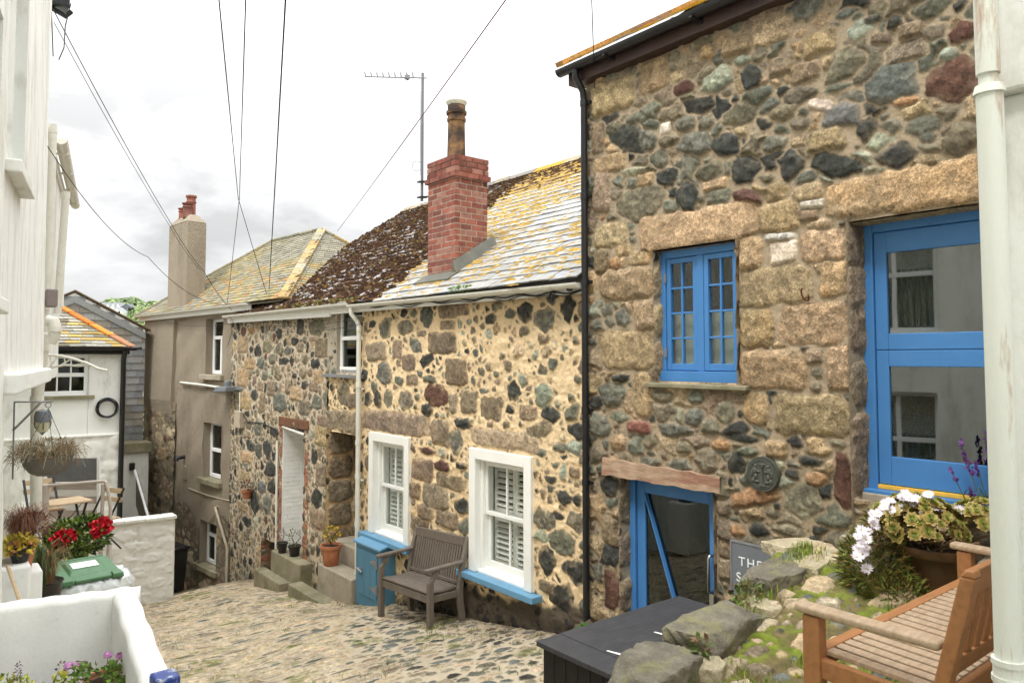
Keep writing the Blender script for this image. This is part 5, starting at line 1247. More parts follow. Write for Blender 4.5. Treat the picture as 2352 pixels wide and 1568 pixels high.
# fixtures on the rendered wall
m = MB(); l, r = bpx(415, 878, -0.06), bpx(535, 892, -0.06); m.tube([FB.P(l[0], -0.06, l[1]), FB.P((l[0]+r[0])/2, -0.06, (l[1]+r[1])/2+.0), FB.P(r[0], -0.06, r[1]-.02)], 0.028, 10); m.build('waste_pipe', M['gutter_white'], bh, smooth=True)
m = MB(); p1, p2, p3 = bpx(494, 1164, -0.08), bpx(522, 1258, -0.08), bpx(520, 1340, -0.08)
m.tube([FB.P(p1[0], 0.0, p1[1]), FB.P(p1[0], -0.08, p1[1]), FB.P(p2[0], -0.08, p2[1]), FB.P(p3[0], -0.08, p3[1]-.2)], 0.03, 10); m.build('downpipe', material('pipe_cream', srgb(178, 166, 146), 0.6, 0.1, 8, 0.1, 40), bh, smooth=True)
p1 = bpx(423, 1048); m = MB(); m.tube([FB.P(p1[0], 0.05, p1[1]), FB.P(p1[0], -0.14, p1[1]-.02), FB.P(p1[0], -0.18, p1[1]-.08)], 0.045, 10); m.build('vent_pipe', M['dark_metal'], bh, smooth=True)
p1 = bpx(427, 1085); m = MB(FB); m.box(p1[0]-.1, p1[0]+.1, -.04, .02, p1[1]-.16, p1[1]+.16); m.build('vent_cover', M['render_brown'], bh, bevel=.008)
m = MB(); p1, p2 = bpx(435, 1120), bpx(535, 1150); m.tube([FB.P(p1[0]+(p2[0]-p1[0])*t, -.02, p1[1]+(p2[1]-p1[1])*t-.12*t*(1-t)) for t in [k/8 for k in range(9)]], .014, 6); m.build('wall_cable', M['pipe_cream'], bh)

# ================================================================ small white house (L) and slate-hung gable (S)
def house_axes(): pass
yL = 16.6
lh = thing('white_cottage', 'small whitewashed cottage with a six-pane window and lichened hip roof at the lane end', 'house', (2.0, yL, -3.2))
FL = Frame((0, yL, 0), rad(90), 1)            # a = +X, b = -Y ... facing up the lane
lx = lambda u, v, dy=0.0: on_y(u, v, yL+dy)
xR = lx(280, 900)[0]; zE = lx(200, 797)[2]; xL = 0.6
lwz = (lx(110, 815)[0], lx(206, 815)[0], lx(150, 908)[2], lx(150, 814)[2])
m = MB(); X0, X1, Z0, Z1 = lwz[0]-0.12, lwz[1], lwz[2], lwz[3]
zb_ = lx(200, 1000)[2]
m.box(xL, X0, yL, yL+0.3, zb_, zE-.02); m.box(X1, xR, yL, yL+0.3, zb_, zE-.02); m.box(X0, X1, yL, yL+0.3, zb_, Z0); m.box(X0, X1, yL, yL+0.3, Z1, zE-.02); m.box(xL, xR, yL+.3, yL+4.5, -4, zE-.02)
m.build('wall', M['white_render'], lh, bevel=0.02)
U = lines(xL, xR+0.03, 0.04); Vv = lines(-4.2, zb_, 0.04)
hf = heightfield('rough_wall', U, Vv, lambda A, Z, H: np.stack([A, np.full_like(A, yL-0.02)-H*1.0-0.03*fbm(A*2.5, Z*2.5, 8, 4), Z], -1), [], [(0.2, 0.5, 40, 1, 2)], srgb(222, 220, 208), 0.02, 0.03, 81, lh, M['white_render_worn'], types='W')
m = MB(); m.box(xL, xR+0.04, yL-0.06, yL+.02, zb_-0.03, zb_+0.02); m.build('string_course', M['white_render_worn'], lh, bevel=0.015)
FLw = Frame((0, yL, 0), rad(90), -1)           # a = X, b = +Y
wnd = simple_window(FLw, lh, (X0+.0, X1-.0, Z0, Z1), 0.1, M['upvc'], t=0.07, transom=(Z0+Z1)/2)
m = MB(FLw)
for half in ((Z0+.07, (Z0+Z1)/2-.03), ((Z0+Z1)/2+.03, Z1-.07)):
    for q in (1, 2): xx = X0+.07+(X1-X0-.14)*q/3; m.box(xx-.013, xx+.013, .105, .15, *half)
m.build('glazing_bars', M['upvc'], wnd)
m = MB(FLw); m.box(X0-.1, X1+.1, -.06, .1, Z0-.07, Z0-.004); m.build('window_sill', M['mossy_concrete'], lh, bevel=.008)
apex = lx(135, 718, 1.2); hx, hz = apex[0]-0.6, apex[2]+0.5
cE = np.array([xR+.15, yL-.15, zE]); 
def kl(a, d): return a < xR+0.15-d*0.86*math.cos(rad(33))
def c_l(a, d, rnd):
    k = rnd.random(); return tuple(np.array(srgb(164, 142, 90) if k < .25 else (srgb(150, 147, 136) if k < .85 else srgb(120, 112, 96)))*rnd.uniform(.75, 1.2))
slates(FLw, xL-1, xR+.15, -.15, zE+.0, rad(33), 2.6, .115, .24, 31, c_l, .02, .006, keep=kl).build('roof', M['mossy'], lh, recalc=False)
e_ = np.array([xR+.15, yL-.15, zE]); t_ = np.array([xR+.15-2.6*.86*math.cos(rad(33)), yL-.15+2.6*math.cos(rad(33)), zE+2.6*math.sin(rad(33))])
tile_line(e_, t_, 6, 5, lh, 'hip_tiles', [(196, 128, 60), (186, 110, 56), (160, 116, 88), (206, 140, 50)], .2, .05)
m = MB(); m.col = srgb(140, 134, 116); m.quad(e_, np.array([xR+.15, yL+4.4, zE]), t_); m.build('hip_slope', M['slate'], lh, recalc=False)
m = half_gutter(FLw, xL, xR+.2, -.2, zE-.01, .055); m.build('gutter', M['black_plastic'], lh, smooth=True)
m = MB(); m.box(xL, xR+.1, yL-.13, yL-.1, zE-.14, zE); m.build('fascia', M['black_board'], lh)
m = MB(); px_ = xR+.0; m.tube([(px_, yL-.2, zE-.05), (px_, yL-.08, zE-.25), (px_+.0, yL-.08, -1.8), (px_+.02, yL-.08, -3.6)], .05, 12); m.tube([(px_, yL-.2, zE-.04), (px_+.3, yL-.2, zE+.0)], .03, 8)
m.build('downpipe', M['black_plastic'], lh, smooth=True)
cc = lx(246, 937, -.06)
co = MB(); rn = random.Random(6)
for k in range(9):
    r0 = .175+rn.gauss(0, .012); ox, oz = rn.gauss(0, .008), rn.gauss(0, .01); co.tube([(cc[0]+ox+r0*math.cos(t), yL-.03-.006*k, cc[2]+oz+r0*math.sin(t)) for t in [2*PI*q/28 for q in range(29)]], .008, 6)
hc_ = co.build('cable_coil', M['black_plastic'], None, smooth=True, loc=tuple(cc)); tag(hc_, 'coil of black cable hanging on the whitewashed cottage wall', 'cable')
m = MB(); tz = lx(246, 805)[2]; m.tube([(cc[0]+.02, yL-.01, tz), (cc[0]+.02, yL-.01, cc[2]+.17)], .007, 6); m.build('cable_run', M['white_paint'], lh)
# slate-hung gable behind
yS = 20.5
sh = thing('slate_hung_house', 'grey slate-hung gable standing behind the small white cottage', 'house', (3.5, yS, -3.5))
sx = lambda u, v: on_y(u, v, yS)
pk = sx(172, 672); rt_ = sx(334, 757); xl_ = 1.2
sl_s = math.atan2(pk[2]-rt_[2], rt_[0]-pk[0])
zg = sx(300, 1010)[2]
FS = Frame((0, yS, 0), rad(90), -1)
m = MB(FS); rn = random.Random(9)
z = zg; i = 0
while z < pk[2]-.05:
    zt_ = z+.175; lim_r = min(rt_[0], pk[0]+(pk[2]-zt_)/math.tan(sl_s)) if zt_ > rt_[2] else rt_[0]; lim_l = max(xl_, pk[0]-(pk[2]-zt_)/math.tan(sl_s)) if zt_ > rt_[2] else xl_
    a = lim_l-(.15 if i % 2 else 0)
    while a < lim_r:
        l, r = max(a, lim_l), min(a+rn.uniform(.2, .36)-.006, lim_r); a = r+.006
        if r-l < .03: continue
        m.col = tuple(np.array(srgb(*rn.choice([(124, 126, 126), (112, 114, 116), (136, 136, 132), (128, 122, 110)])))*rn.uniform(.85, 1.12))
        k = .018+rn.uniform(0, .008); m.add([(l, -k, z), (r, -k, z), (r, -.004, zt_+.03), (l, -.004, zt_+.03), (l, 0, z), (r, 0, z)], [(0, 1, 2, 3), (0, 4, 5, 1), (0, 3, 4), (1, 5, 2)])
    z = zt_; i += 1
m.build('slate_hanging', M['slate'], sh, recalc=False)
m = MB(FS); m.box(xl_, rt_[0], .01, 5, -6, rt_[2]); m.prism([(xl_, .01, rt_[2]), (rt_[0], .01, rt_[2]), (pk[0], .01, pk[2]), (xl_, .01, pk[2]-(pk[0]-xl_)*math.tan(sl_s))], (0, 5, 0)); m.build('house_body', M['white_render_worn'], sh)
m = MB(FS)
for sgn, ex in ((1, rt_[0]-pk[0]+.12), (-1, 2.5)):
    p0 = np.array([pk[0], -.05, pk[2]+.03]); p1 = np.array([pk[0]+sgn*ex, -.05, pk[2]+.03-ex*math.tan(sl_s)])
    m.col = srgb(110, 92, 72); m.hexa([p0, p1, p1+[0, 5.2, 0], p0+[0, 5.2, 0], p0+[0, 0, .04], p1+[0, 0, .04], p1+[0, 5.2, .04], p0+[0, 5.2, .04]])
m.build('roof', M['mossy'], sh)
m = MB(FS)
p0 = np.array([pk[0], -.04, pk[2]-.08]); p1 = np.array([rt_[0], -.04, rt_[2]-.08]); m.col = srgb(130, 132, 130)
m.hexa([p0+[0, 0, -.16], p1+[0, 0, -.16], p1+[0, .04, -.16], p0+[0, .04, -.16], p0, p1, p1+[0, .04, 0], p0+[0, .04, 0]])
p1 = np.array([xl_, -.04, pk[2]-.08-(pk[0]-xl_)*math.tan(sl_s)]); m.hexa([p1+[0, 0, -.16], p0+[0, 0, -.16], p0+[0, .04, -.16], p1+[0, .04, -.16], p1, p0, p0+[0, .04, 0], p1+[0, .04, 0]])
m.build('verge_slates', M['slate'], sh)
w0, w1 = sx(283, 1030), sx(331, 1190)
m = MB(); m.box(xl_, sx(331, 1030)[0], yS-.5, yS+.01, -6, sx(300, 1035)[2]); m.build('white_base', M['white_render_worn'], sh, bevel=.01)
m = MB(); m.box(xl_, sx(331, 1030)[0]+.05, yS-.58, yS+.01, sx(300, 1035)[2], sx(300, 1012)[2]); m.build('ledge', M['mossy_concrete'], sh, bevel=.02)
p = on_y(303, 1070, yS-.55); m = MB(); m.box(p[0]-.06, p[0]+.06, yS-.6, yS-.5, p[2]-.1, p[2]+.08); m.build('bulkhead_lamp', M['black_plastic'], sh, bevel=.02)
p0, p1 = on_y(312, 1085, 19.5), on_y(343, 1195, 17.6); m = MB(); q = [on_y(312, 1160, 19.5), on_y(343, 1265, 17.6)]
gt = thing('lane_gate', 'grey boarded side gate with a white handrail beside the rendered house', 'gate', tuple((p0+p1)/2-np.array([0, 0, 1.0])))
m.hexa([q[0], q[1], q[1]+[.04, 0, 0], q[0]+[.04, 0, 0], p0, p1, p1+[.04, 0, 0], p0+[.04, 0, 0]]); m.build('boards', M['grey_wood'], gt)
m = MB(); m.tube([p0+[-.02, 0, .06], p1+[-.02, 0, .06], p1+[-.02, 0, -.8]], .028, 8); m.build('handrail', M['upvc'], gt, smooth=True)

# ================================================================ whitewashed block wall at the lane mouth
yW = 14.15
wx = lambda u, v: on_y(u, v, yW)
bw = thing('block_wall', 'low white-painted rough block wall with stone capping at the lane mouth', 'wall', (3.1, yW, -2.7))
l, r = wx(255, 1300)[0], wx(398, 1300)[0]; zl, zr_ = wx(262, 1204)[2], wx(398, 1190)[2]
stl = []; rn = random.Random(3); z = -2.85; i = 0
while z < -1.2:
    a = l-(.22 if i % 2 else 0)
    while a < r: stl.append((a+.22, z+.1, .43, .205, 0, 'W')); a += .45
    z += .22; i += 1
PAL['V'] = srgb(226, 222, 210)
stl = [s_[:5]+('V',) for s_ in stl]
U = lines(l, r, .012); Vv = lines(-3.1, max(zl, zr_), .012)
def wpost(A, Z, H, C, G, occ):
    H += .022*(fbm(A*9, Z*13, 55, 4)-.5)*(H > .004); C[:] = np.array(srgb(238, 235, 226))*(.95+.12*fbm(A*4, Z*4, 56, 3))[..., None]; G *= 0
    C *= (1-.4*np.clip((-2.35-Z)/.4, 0, 1)*fbm(A*5, Z*5, 57, 3))[..., None]
heightfield('wall', U, Vv, lambda A, Z, H: np.stack([A, yW-H, Z], -1), stl, [], srgb(226, 221, 208), .011, .004, 91, bw, M['parapet'], types='V', post=wpost, keep=lambda a, z: z < zl+(zr_-zl)*(a-l)/(r-l), mortar_rough=.004, jit=.03, roundness=.05, warp=.1)
m = MB(); m.hexa([(l, yW, -3.2), (r, yW, -3.2), (r, yW+.22, -3.2), (l, yW+.22, -3.2), (l, yW, zl-.01), (r, yW, zr_-.01), (r, yW+.22, zr_-.01), (l, yW+.22, zl-.01)]); m.box(r-.01, r+.012, yW-.01, yW+.22, -3.2, zr_-.02); m.build('wall_body', M['white_render_worn'], bw)
m = MB(); rn = random.Random(14); a = l-.03
while a < r+.03:
    w_ = rn.uniform(.2, .34); z_ = zl+(zr_-zl)*(a-l)/(r-l); e = min(a+w_, r+.04); m.box(a, e-.01, yW-.05-rn.uniform(0, .02), yW+.26, z_-.005, z_+.045+rn.uniform(0, .012)); a += w_
m.build('coping', M['white_render_worn'], bw, bevel=.01)

# ================================================================ WHITE HOUSE (left) with its pipes
wh = thing('white_house', 'tall weathered white rendered house with white drainpipes along the left edge', 'house', tuple(FWH.P(5, -0.5, -1.2)))
Wp = lambda u, v, b=0.0: FWH.px(u, v, b)
aE = Wp(106, 300)[0]; aE0 = Wp(95, 700)[0]
# battered corner: the wall face as a sheet that widens to the foot
aC = 9.3
owin = [(4.22, 5.25, -0.2, 1.15), (4.2, 5.3, 1.95, 3.6), (5.9, 6.7, 2.9, 4.6), (0.6, 1.6, 1.4, 3.0)]
U = lines(-4, aC, .06, [e for o in owin for e in o[:2]]); Vv = lines(-1.6, 7.2, .08, [e for o in owin for e in o[2:]])
hf = heightfield('wall', U, Vv, lambda A, Z, H: FWH.O[None, None]+A[..., None]*FWH.U+(-H-.03*(fbm(A*.8, Z*.5, 3, 3)-.5)+0.012*np.clip(Z-1, -3, 6))[..., None]*FWH.V*1.0+Z[..., None]*np.array([0, 0, 1.0]),
                 [], [], srgb(255, 255, 255), 0, .01, 95, wh, M['white_render_worn'], owin, mortar_rough=.006, keep=lambda a, z: ~((a > 6.0) & (z < 1.45)))
m = MB(FWH); m.box(-4, aC-.02, .4, 6, 1.47, 7.2); m.box(-4, 5.98, .4, 6, -1.6, 1.47); m.box(5.98, aC-.02, 1.0, 6, -2.2, 1.47); m.box(aC-.2, aC, .03, 6, 1.45, 7.2); m.box(5.98, aC-.2, .02, 1.0, 1.45, 1.47); m.box(5.7, 5.99, .02, .4, -1.6, 1.45); m.build('house_body', M['white_render'], wh)
for o in owin:
    m = MB(FWH)
    m.box(o[0]-.01, o[0], .0, .4, o[2], o[3]); m.box(o[1], o[1]+.01, .0, .4, o[2], o[3]); m.box(o[0], o[1], 0, .4, o[3], o[3]+.01)
    m.build('window_reveal', M['white_render'], wh)
    w_ = simple_window(FWH, wh, o, .12, M['upvc'], t=.06, transom=(o[2]+o[3])/2, mull=[((o[0]+o[1])/2, o[2]+.06, o[3]-.06)], glass='pane')
    m = MB(FWH)
    for q in range(14): x_ = o[0]+(o[1]-o[0])*(q+.5)/14; m.box(x_-.03, x_+.03, .2+.02*(q % 2), .215+.02*(q % 2), o[2], o[2]+(o[3]-o[2])*.55)
    m.build('curtain', M['cardboard'], w_)
    m = MB(FWH); m.box(o[0]-.08, o[1]+.08, -.07, .12, o[2]-.09, o[2]-.004); m.build('window_sill', M['white_render_worn'], wh, bevel=.012)
m = MB(FWH); m.box(5.97, aC+.01, -.07, .06, 1.36, 1.5); m.build('lintel', M['white_render'], wh, bevel=.015)
# farther, lower half of the house with gutter
aD = 14.2; zG = Wp(150, 380, -.35)[1]
m = MB(FWH); m.box(aC, aD, .12, 5, 1.3, zG-.1); m.box(aC, aD, 1.0, 5, -3.5, 1.3); m.build('rear_wing', M['white_render_worn'], wh, bevel=.02)
g0 = at(140, 318, 9.3); ga = float((g0-FWH.O)@FWH.U); gb2 = float((g0-FWH.O)@FWH.V)
m = half_gutter(FWH, ga, ga+4.6, gb2, g0[2], .075); m.box(ga, ga+4.5, gb2+.09, gb2+.12, g0[2]-.2, g0[2]+.0)
for k in range(4): m.tube([FWH.P(ga+.5+k*1.2, gb2-.085, g0[2]), FWH.P(ga+.5+k*1.2, gb2-.06, g0[2]-.06), FWH.P(ga+.5+k*1.2, gb2, g0[2]-.085), FWH.P(ga+.5+k*1.2, gb2+.06, g0[2]-.06)], .012, 6) if False else m.box(ga+.5+k*1.2, ga+.56+k*1.2, gb2-.082, gb2+.082, g0[2]-.082, g0[2]-.06)
m.build('gutter', M['gutter_white'], wh, smooth=True)
m = MB(FWH); m.box(aC+.2, ga+4.4, gb2+.12, 4, zG-.2, g0[2]-.05); m.build('rear_upper_wall', M['white_render_worn'], wh)
def wpipe(pts, r, name, mat='gutter_white', b=-.08):
    m = MB(); P_ = []
    for u, v, *bb in pts:
        q = bb[0] if bb else b; a, z = Wp(u, v, q); P_.append(FWH.P(a, q, z))
    m.tube(P_, r, 12); return m, P_
def depth_pipe(pts, dep, r, name, collars=()):
    m = MB(); P_ = [at(u, v, dep) for u, v in pts]; m.tube(P_, r, 12)
    for (u, v) in collars:
        m.tube([at(u, v-6, dep), at(u, v+6, dep)], r*1.18, 12)
    return m.build(name, M['gutter_white'], wh, smooth=True)
depth_pipe([(122, 286), (121, 320), (114, 560), (108, 665), (104, 700), (100, 790), (88, 850), (86, 880)], 8.6, .042, 'downpipe', [(121, 300), (120, 315), (104, 705)])
depth_pipe([(103, 765), (86, 905)], 8.2, .062, 'soil_pipe', [(98, 800), (92, 850)]); depth_pipe([(86, 905), (84, 930), (82, 1250)], 8.2, .058, 'soil_pipe', [(85, 915)])
depth_pipe([(152, 440), (143, 560), (132, 720)], 10.5, .05, 'downpipe', [(150, 450)])
depth_pipe([(110, 736), (124, 738), (127, 752), (124, 770), (116, 786)], 8.0, .06, 'flue', [(126, 755)])
m = MB(); c = at(119, 685, 8.4); m.box(c[0]-.06, c[0]+.05, c[1]-.08, c[1]+.1, c[2]-.1, c[2]+.1); m.build('alarm_box', material('box_brown', srgb(132, 120, 116), .7, .1, 6, .1, 40), wh, bevel=.015)
m = MB(); c = at(52, 783, 6.9); m.box(c[0]-.07, c[0]+.06, c[1]-.1, c[1]+.1, c[2]-.07, c[2]+.07); m.build('sill_end', M['white_render_worn'], wh, bevel=.012)
m = MB(); c = at(10, 868, 5.9); m.box(c[0]-.12, c[0]+.1, c[1]-.3, c[1]+.08, c[2]-.03, c[2]+.04); m.build('ledge', M['white_render_worn'], wh, bevel=.012)
m = MB(); c = at(134, 15, 8.6); m.box(c[0]-.14, c[0]+.1, c[1]-.12, c[1]+.12, c[2]-.02, c[2]+.3); m.tube([c+[-.12, 0, -.02], c+[.08, 0, -.1], c+[.13, 0, -.02]], .03, 8); m.build('floodlight', M['dark_metal'], wh, bevel=.02)
m = MB()
for (A_, B_) in (((118, 20), (122, 130)), ((163, 8), (150, 60)), ((150, 60), (147, 110)), ((147, 110), (135, 138))): m.tube([at(*A_, 8.5), at(*B_, 8.5)], .006, 6)
m.build('loose_cable', M['dark_metal'], wh)
m = MB(); m.tube([at(68, 296, 7.8), at(88, 297, 7.8)], .012, 6); m.tube([at(75, 297, 7.8), at(78, 290, 7.8), at(90, 290, 7.8)], .01, 6); m.build('cable_hook', M['rust'], wh)

# cast-iron bracket that spans in front of the white cottage
br = thing('awning_bracket', 'curved white cast-iron bracket projecting from the left wall', 'bracket', tuple(at(110, 830, 8.6)))
m = MB(); T_ = lambda u, v: at(u, v, 8.6)
m.tube([T_(108, 815), T_(140, 817), T_(170, 824), T_(200, 834), T_(225, 846), T_(247, 851)], .016, 8)
m.build('arm', M['gutter_white'], br, smooth=True)
m = MB(); m.tube([T_(106, 850), T_(125, 842), T_(150, 838), T_(180, 840), T_(205, 838)], .013, 8)
for a_, b_2 in (((112, 846), (132, 818)), ((120, 842), (114, 816)), ((140, 838), (165, 823)), ((150, 838), (148, 820)), ((172, 839), (196, 833))): m.tube([T_(*a_), T_(*b_2)], .009, 6)
m.build('scrollwork', M['gutter_white'], br, smooth=True)

# ================================================================ right-hand white house corner with old iron pipe
rh = thing('white_house_corner', 'white rendered house corner at the right edge carrying a rust-streaked iron pipe', 'house', tuple(at(2345, 1200, 2.2)*np.array([1, 1, 0])))
dp_ = 2.15; c0 = at(2300, 784, dp_)
wx0 = c0[0]+.07; wy0 = c0[1]
m = MB(); m.box(wx0-.02, wx0+2.5, wy0-2.5, wy0+.02, -.3, 1.6+(822-205)/1700*dp_); m.build('wall', M['white_render'], rh, bevel=.01)
m = MB(); m.box(wx0-.06, wx0+2.5, wy0-2.5, wy0+.045, 1.6+(822-205)/1700*dp_, 4.5); m.build('upper_wall', M['white_render'], rh, bevel=.012)
m = MB(); px0 = at(2276, 300, dp_); zz = lambda v: 1.6+(822-v)/1700*dp_
cx, cy = px0[0], px0[1]
m.tube([(cx-.012, cy, zz(-200)), (cx-.008, cy, zz(170))], .031, 18); m.tube([(cx-.006, cy, zz(165)), (cx-.004, cy, zz(205))], .026, 18)
m.tube([(cx-.004, cy, zz(195)), (cx-.003, cy, zz(215))], [.036, .042], 18); m.tube([(cx-.003, cy, zz(215)), (cx, cy, zz(300)), (cx+.004, cy, zz(1480)), (cx+.004, cy, -.02)], .035, 18)
for v in (1492, 1530, 1560): m.tube([(cx+.004, cy, zz(v)-.008), (cx+.004, cy, zz(v)+.008)], .044, 18)
m.tube([(cx+.004, cy, zz(1490)), (cx+.004, cy, zz(1565))], .040, 18)
m.build('iron_pipe', M['iron_paint'], rh, smooth=True)

# ================================================================ parapet of the front yard (left foreground)
pw = thing('yard_wall', 'low rounded white garden wall in the left foreground enclosing flower pots', 'wall', tuple(at(330, 1500, 4.6)*np.array([1, 1, 0])+np.array([0, 0, -1.1])))
zP = .1
def wallseg(p, q, th, z0, z1, name, side=1):
    p = np.array([*p[:2], 0.0]); q = np.array([*q[:2], 0.0]); d = (q-p)/np.linalg.norm(q-p); n = np.array([-d[1], d[0], 0])*side
    prof = [(0, z0), (0, z1-.05)]+[(th/2-th/2*math.cos(t), z1-.05+.05*math.sin(t)) for t in [PI*k/8 for k in range(1, 8)]]+[(th, z1-.05), (th, z0)]
    m = MB(); N = len(prof); k = 24; vs = []; rr = random.Random(int(p[0]*100))
    for i in range(k+1):
        c = p+(q-p)*i/k
        for o, z in prof: vs.append(c+n*(o+.004*math.sin(i*.9+z*5))+np.array([0, 0, z+(.004*math.sin(i*1.3) if z > z1-.1 else 0)]))
    fs = [(i*N+j, (i+1)*N+j, (i+1)*N+(j+1) % N, i*N+(j+1) % N) for i in range(k) for j in range(N)]+[tuple(range(N)), tuple(k*N+j for j in range(N))]
    m.add(vs, fs); return m.build(name, M['parapet'], pw, smooth=True)
pc1 = on_z(300, 1362, zP); pc2 = on_z(318, 1352, zP)
A1 = on_z(-60, 1398, zP); B1 = on_z(322, 1352, zP); C1 = on_z(402, 1580, zP)
wallseg(A1, B1, .13, -1.3, zP, 'back_wall', 1)
dB = np.array([B1[0]-.0, B1[1]+.1]); 
wallseg((B1[0], B1[1]+.12), (C1[0]+.015, C1[1]), .14, -1.3, zP, 'side_wall', -1)
bp = at(372, 1552, 3.45); m = MB(); m.box(bp[0]-.05, bp[0]+.06, bp[1]-.09, bp[1]+.03, -1.2, bp[2]+.02)
nb = m.build('gate_post', M['navy_paint'], None, bevel=.012, loc=(bp[0], bp[1], -1.2)); tag(nb, 'chipped navy blue post top against the end of the white garden wall', 'post')
# terrace behind: a low stone slab ground for yard
m = MB(); m.hexa([(-.6, 2, -1.0), (1.4, 2, -1.0), (1.9, 14, -2.2), (-.6, 14, -2.2), (-.6, 2, -.7), (1.4, 2, -.7), (1.6, 14, -1.75), (-.6, 14, -1.75)]); 
# ================================================================ TERRACE with boulder edge (right foreground)
def terr_z(x, y):
    x = np.asarray(x, float); t = np.clip((x-3.0)/2.2, 0, 1); return 0.26*t*t*(3-2*t)
material('rock_dark', srgb(122, 116, 102), 0.92, 0.35, 7, 1.0, 34, dirt=srgb(150, 146, 96), dirt_amt=0.7, dirt_scale=5, fine=0.25, fscale=90, dist=0.02, dirt_lo=0.5, dirt_hi=0.7)
material('rock_pale', srgb(186, 174, 146), 0.92, 0.2, 7, 1.0, 28, dirt=srgb(112, 116, 56), dirt_amt=0.6, dirt_scale=4, fine=0.2, fscale=90, dist=0.02, dirt_lo=0.52, dirt_hi=0.7)
edge_y = lambda x: 2.46+0.19*(x-2.6)
rn = random.Random(17); stl = []
PAL['M'] = srgb(176, 158, 124)
for k in range(260):
    x, y = rn.uniform(1.2, 5.2), rn.uniform(0.3, 2.9); s_ = rn.uniform(.15, .34)
    if any((abs(x-q[0]) < (s_+q[2])*.56 and abs(y-q[1]) < (s_+q[3])*.5) for q in stl): continue
    stl.append((x, y, s_*rn.uniform(.9, 1.4), s_*.85, rn.gauss(0, .5), rn.choice('MMMKKTP')))
def t_post(A, Z, H, C, G, occ):
    # moss and turf fill the joints, in patches of different green
    m_ = np.clip((0.011-H)/0.01, 0, 1); n_ = fbm(A*6, Z*6, 7, 4); n2 = fbm(A*26, Z*26, 8, 3); n3 = fbm(A*2.2, Z*2.2, 9, 3)
    gcol = np.array(srgb(126, 138, 50))*(0.45+.9*n2[..., None]); brown = np.array(srgb(116, 104, 68))*(0.6+.8*n2[..., None])
    kk = np.clip((n_-.40)*5, 0, 1)[..., None]*np.clip((n3-.2)*5, .35, 1)[..., None]
    C[:] = C*(1-m_[..., None])+(gcol*kk+brown*(1-kk))*m_[..., None]
    H += m_*kk[..., 0]*(.004+.026*n2)
U = lines(1.0, 5.22, .0115); Vv = lines(.2, 3.05, .0115)
terr = heightfield('terrace', U, Vv, lambda A, Z, H: np.stack([A, Z, terr_z(A, Z)+H-.02+.03*(fbm(A*1.5, Z*1.5, 4, 3)-.5)], -1), stl, [(.1, .16, 500, .8, 1.6), (.05, .09, 1500, .8, 1.6), (.02, .04, 1200, .8, 1.5)],
     srgb(110, 96, 66), .034, .010, 101, None, M['rubble_soft'], types='MKPPTSg', post=t_post, keep=lambda a, z: z < 2.52+0.19*(a-2.6), roundness=.55, mortar_rough=.008)
tag(terr, kind='structure')
m = MB(); m.box(.78, 5.2, -4, .22, -1.2, -.06); m.hexa([(.78, .2, -1.2), (5.2, .2, -1.2), (5.2, 2.9, -1.2), (.78, 2.05, -1.2), (.78, .2, -.16), (5.2, .2, -.1), (5.2, 2.9, -.1), (.78, 2.05, -.16)])
tag(m.build('terrace_ground', M['soil'], None), kind='structure')
bwall = thing('boulder_wall', 'row of rough dark granite boulders with moss edging the mossy terrace', 'wall', (3.6, 2.6, -1.2))
def rock(m, c, s, rotz, seed, sub=5, amp=.2):
    """fractured block: a rounded box cut by random planes, then roughened"""
    bm = bmesh.new(); bmesh.ops.create_icosphere(bm, subdivisions=sub, radius=1)
    V = np.array([v.co[:] for v in bm.verts]); fs = [tuple(v.index for v in f.verts) for f in bm.faces]; bm.free()
    rs = np.random.RandomState(seed); r = (1/np.maximum(np.abs(V).max(1), .001)*.93+.07)*.95          # box
    for k in range(12):
        n = rs.normal(size=3); n /= np.linalg.norm(n); dd = V@n; cut = rs.uniform(1.0, 1.35)
        r = np.where(dd > .05, np.minimum(r, cut/np.maximum(dd, .05)), r)
    p = V*r[:, None]; o = seed*7.3; S3 = np.array(s); w_ = p*S3*6
    n1 = fbm(w_[:, 0]*1.3+o, w_[:, 1]*1.3+w_[:, 2]*.9+o, seed, 5)-.5; n2 = fbm(w_[:, 0]*5+o, w_[:, 1]*5-w_[:, 2]*5+o, seed+3, 4)-.5; n3 = fbm(w_[:, 2]*3+o, w_[:, 0]*3+w_[:, 1]*2, seed+5, 4)-.5
    p = p*(1+amp*.6*n1+.09*n2+.10*n3)[:, None]*S3
    c_, s_ = math.cos(rotz), math.sin(rotz); q = p.copy(); q[:, 0] = p[:, 0]*c_-p[:, 1]*s_; q[:, 1] = p[:, 0]*s_+p[:, 1]*c_
    m.add((q+np.array(c)).tolist(), fs)
rocks = [((2.94, 2.50, -.04), (.27, .18, .15), .14, 'rock_dark'), ((3.22, 2.40, -.04), (.13, .12, .11), .4, 'rock_pale'), ((3.62, 2.60, .01), (.40, .18, .15), .19, 'rock_dark'), ((4.04, 2.58, .02), (.10, .12, .12), .2, 'rock_pale'),
         ((4.50, 2.74, .12), (.38, .17, .13), .16, 'rock_dark'), ((4.78, 2.66, .19), (.24, .10, .06), .2, 'rock_pale'), ((5.02, 2.95, .22), (.22, .12, .06), -.2, 'rock_pale'), ((2.52, 2.42, -.07), (.22, .16, .14), .3, 'rock_pale'),
         ((4.98, 2.60, .22), (.16, .10, .05), .5, 'rock_pale'), ((2.1, 2.38, -.08), (.22, .17, .17), .1, 'rock_dark')]
for k, (c, s_, r_, mt) in enumerate(rocks):
    m = MB(); rock(m, c, s_, r_, 11+k); m.build('boulder', M[mt], bwall, smooth=True)
U = lines(1.0, 5.2, .03); Vv = lines(-1.35, -.06, .03)
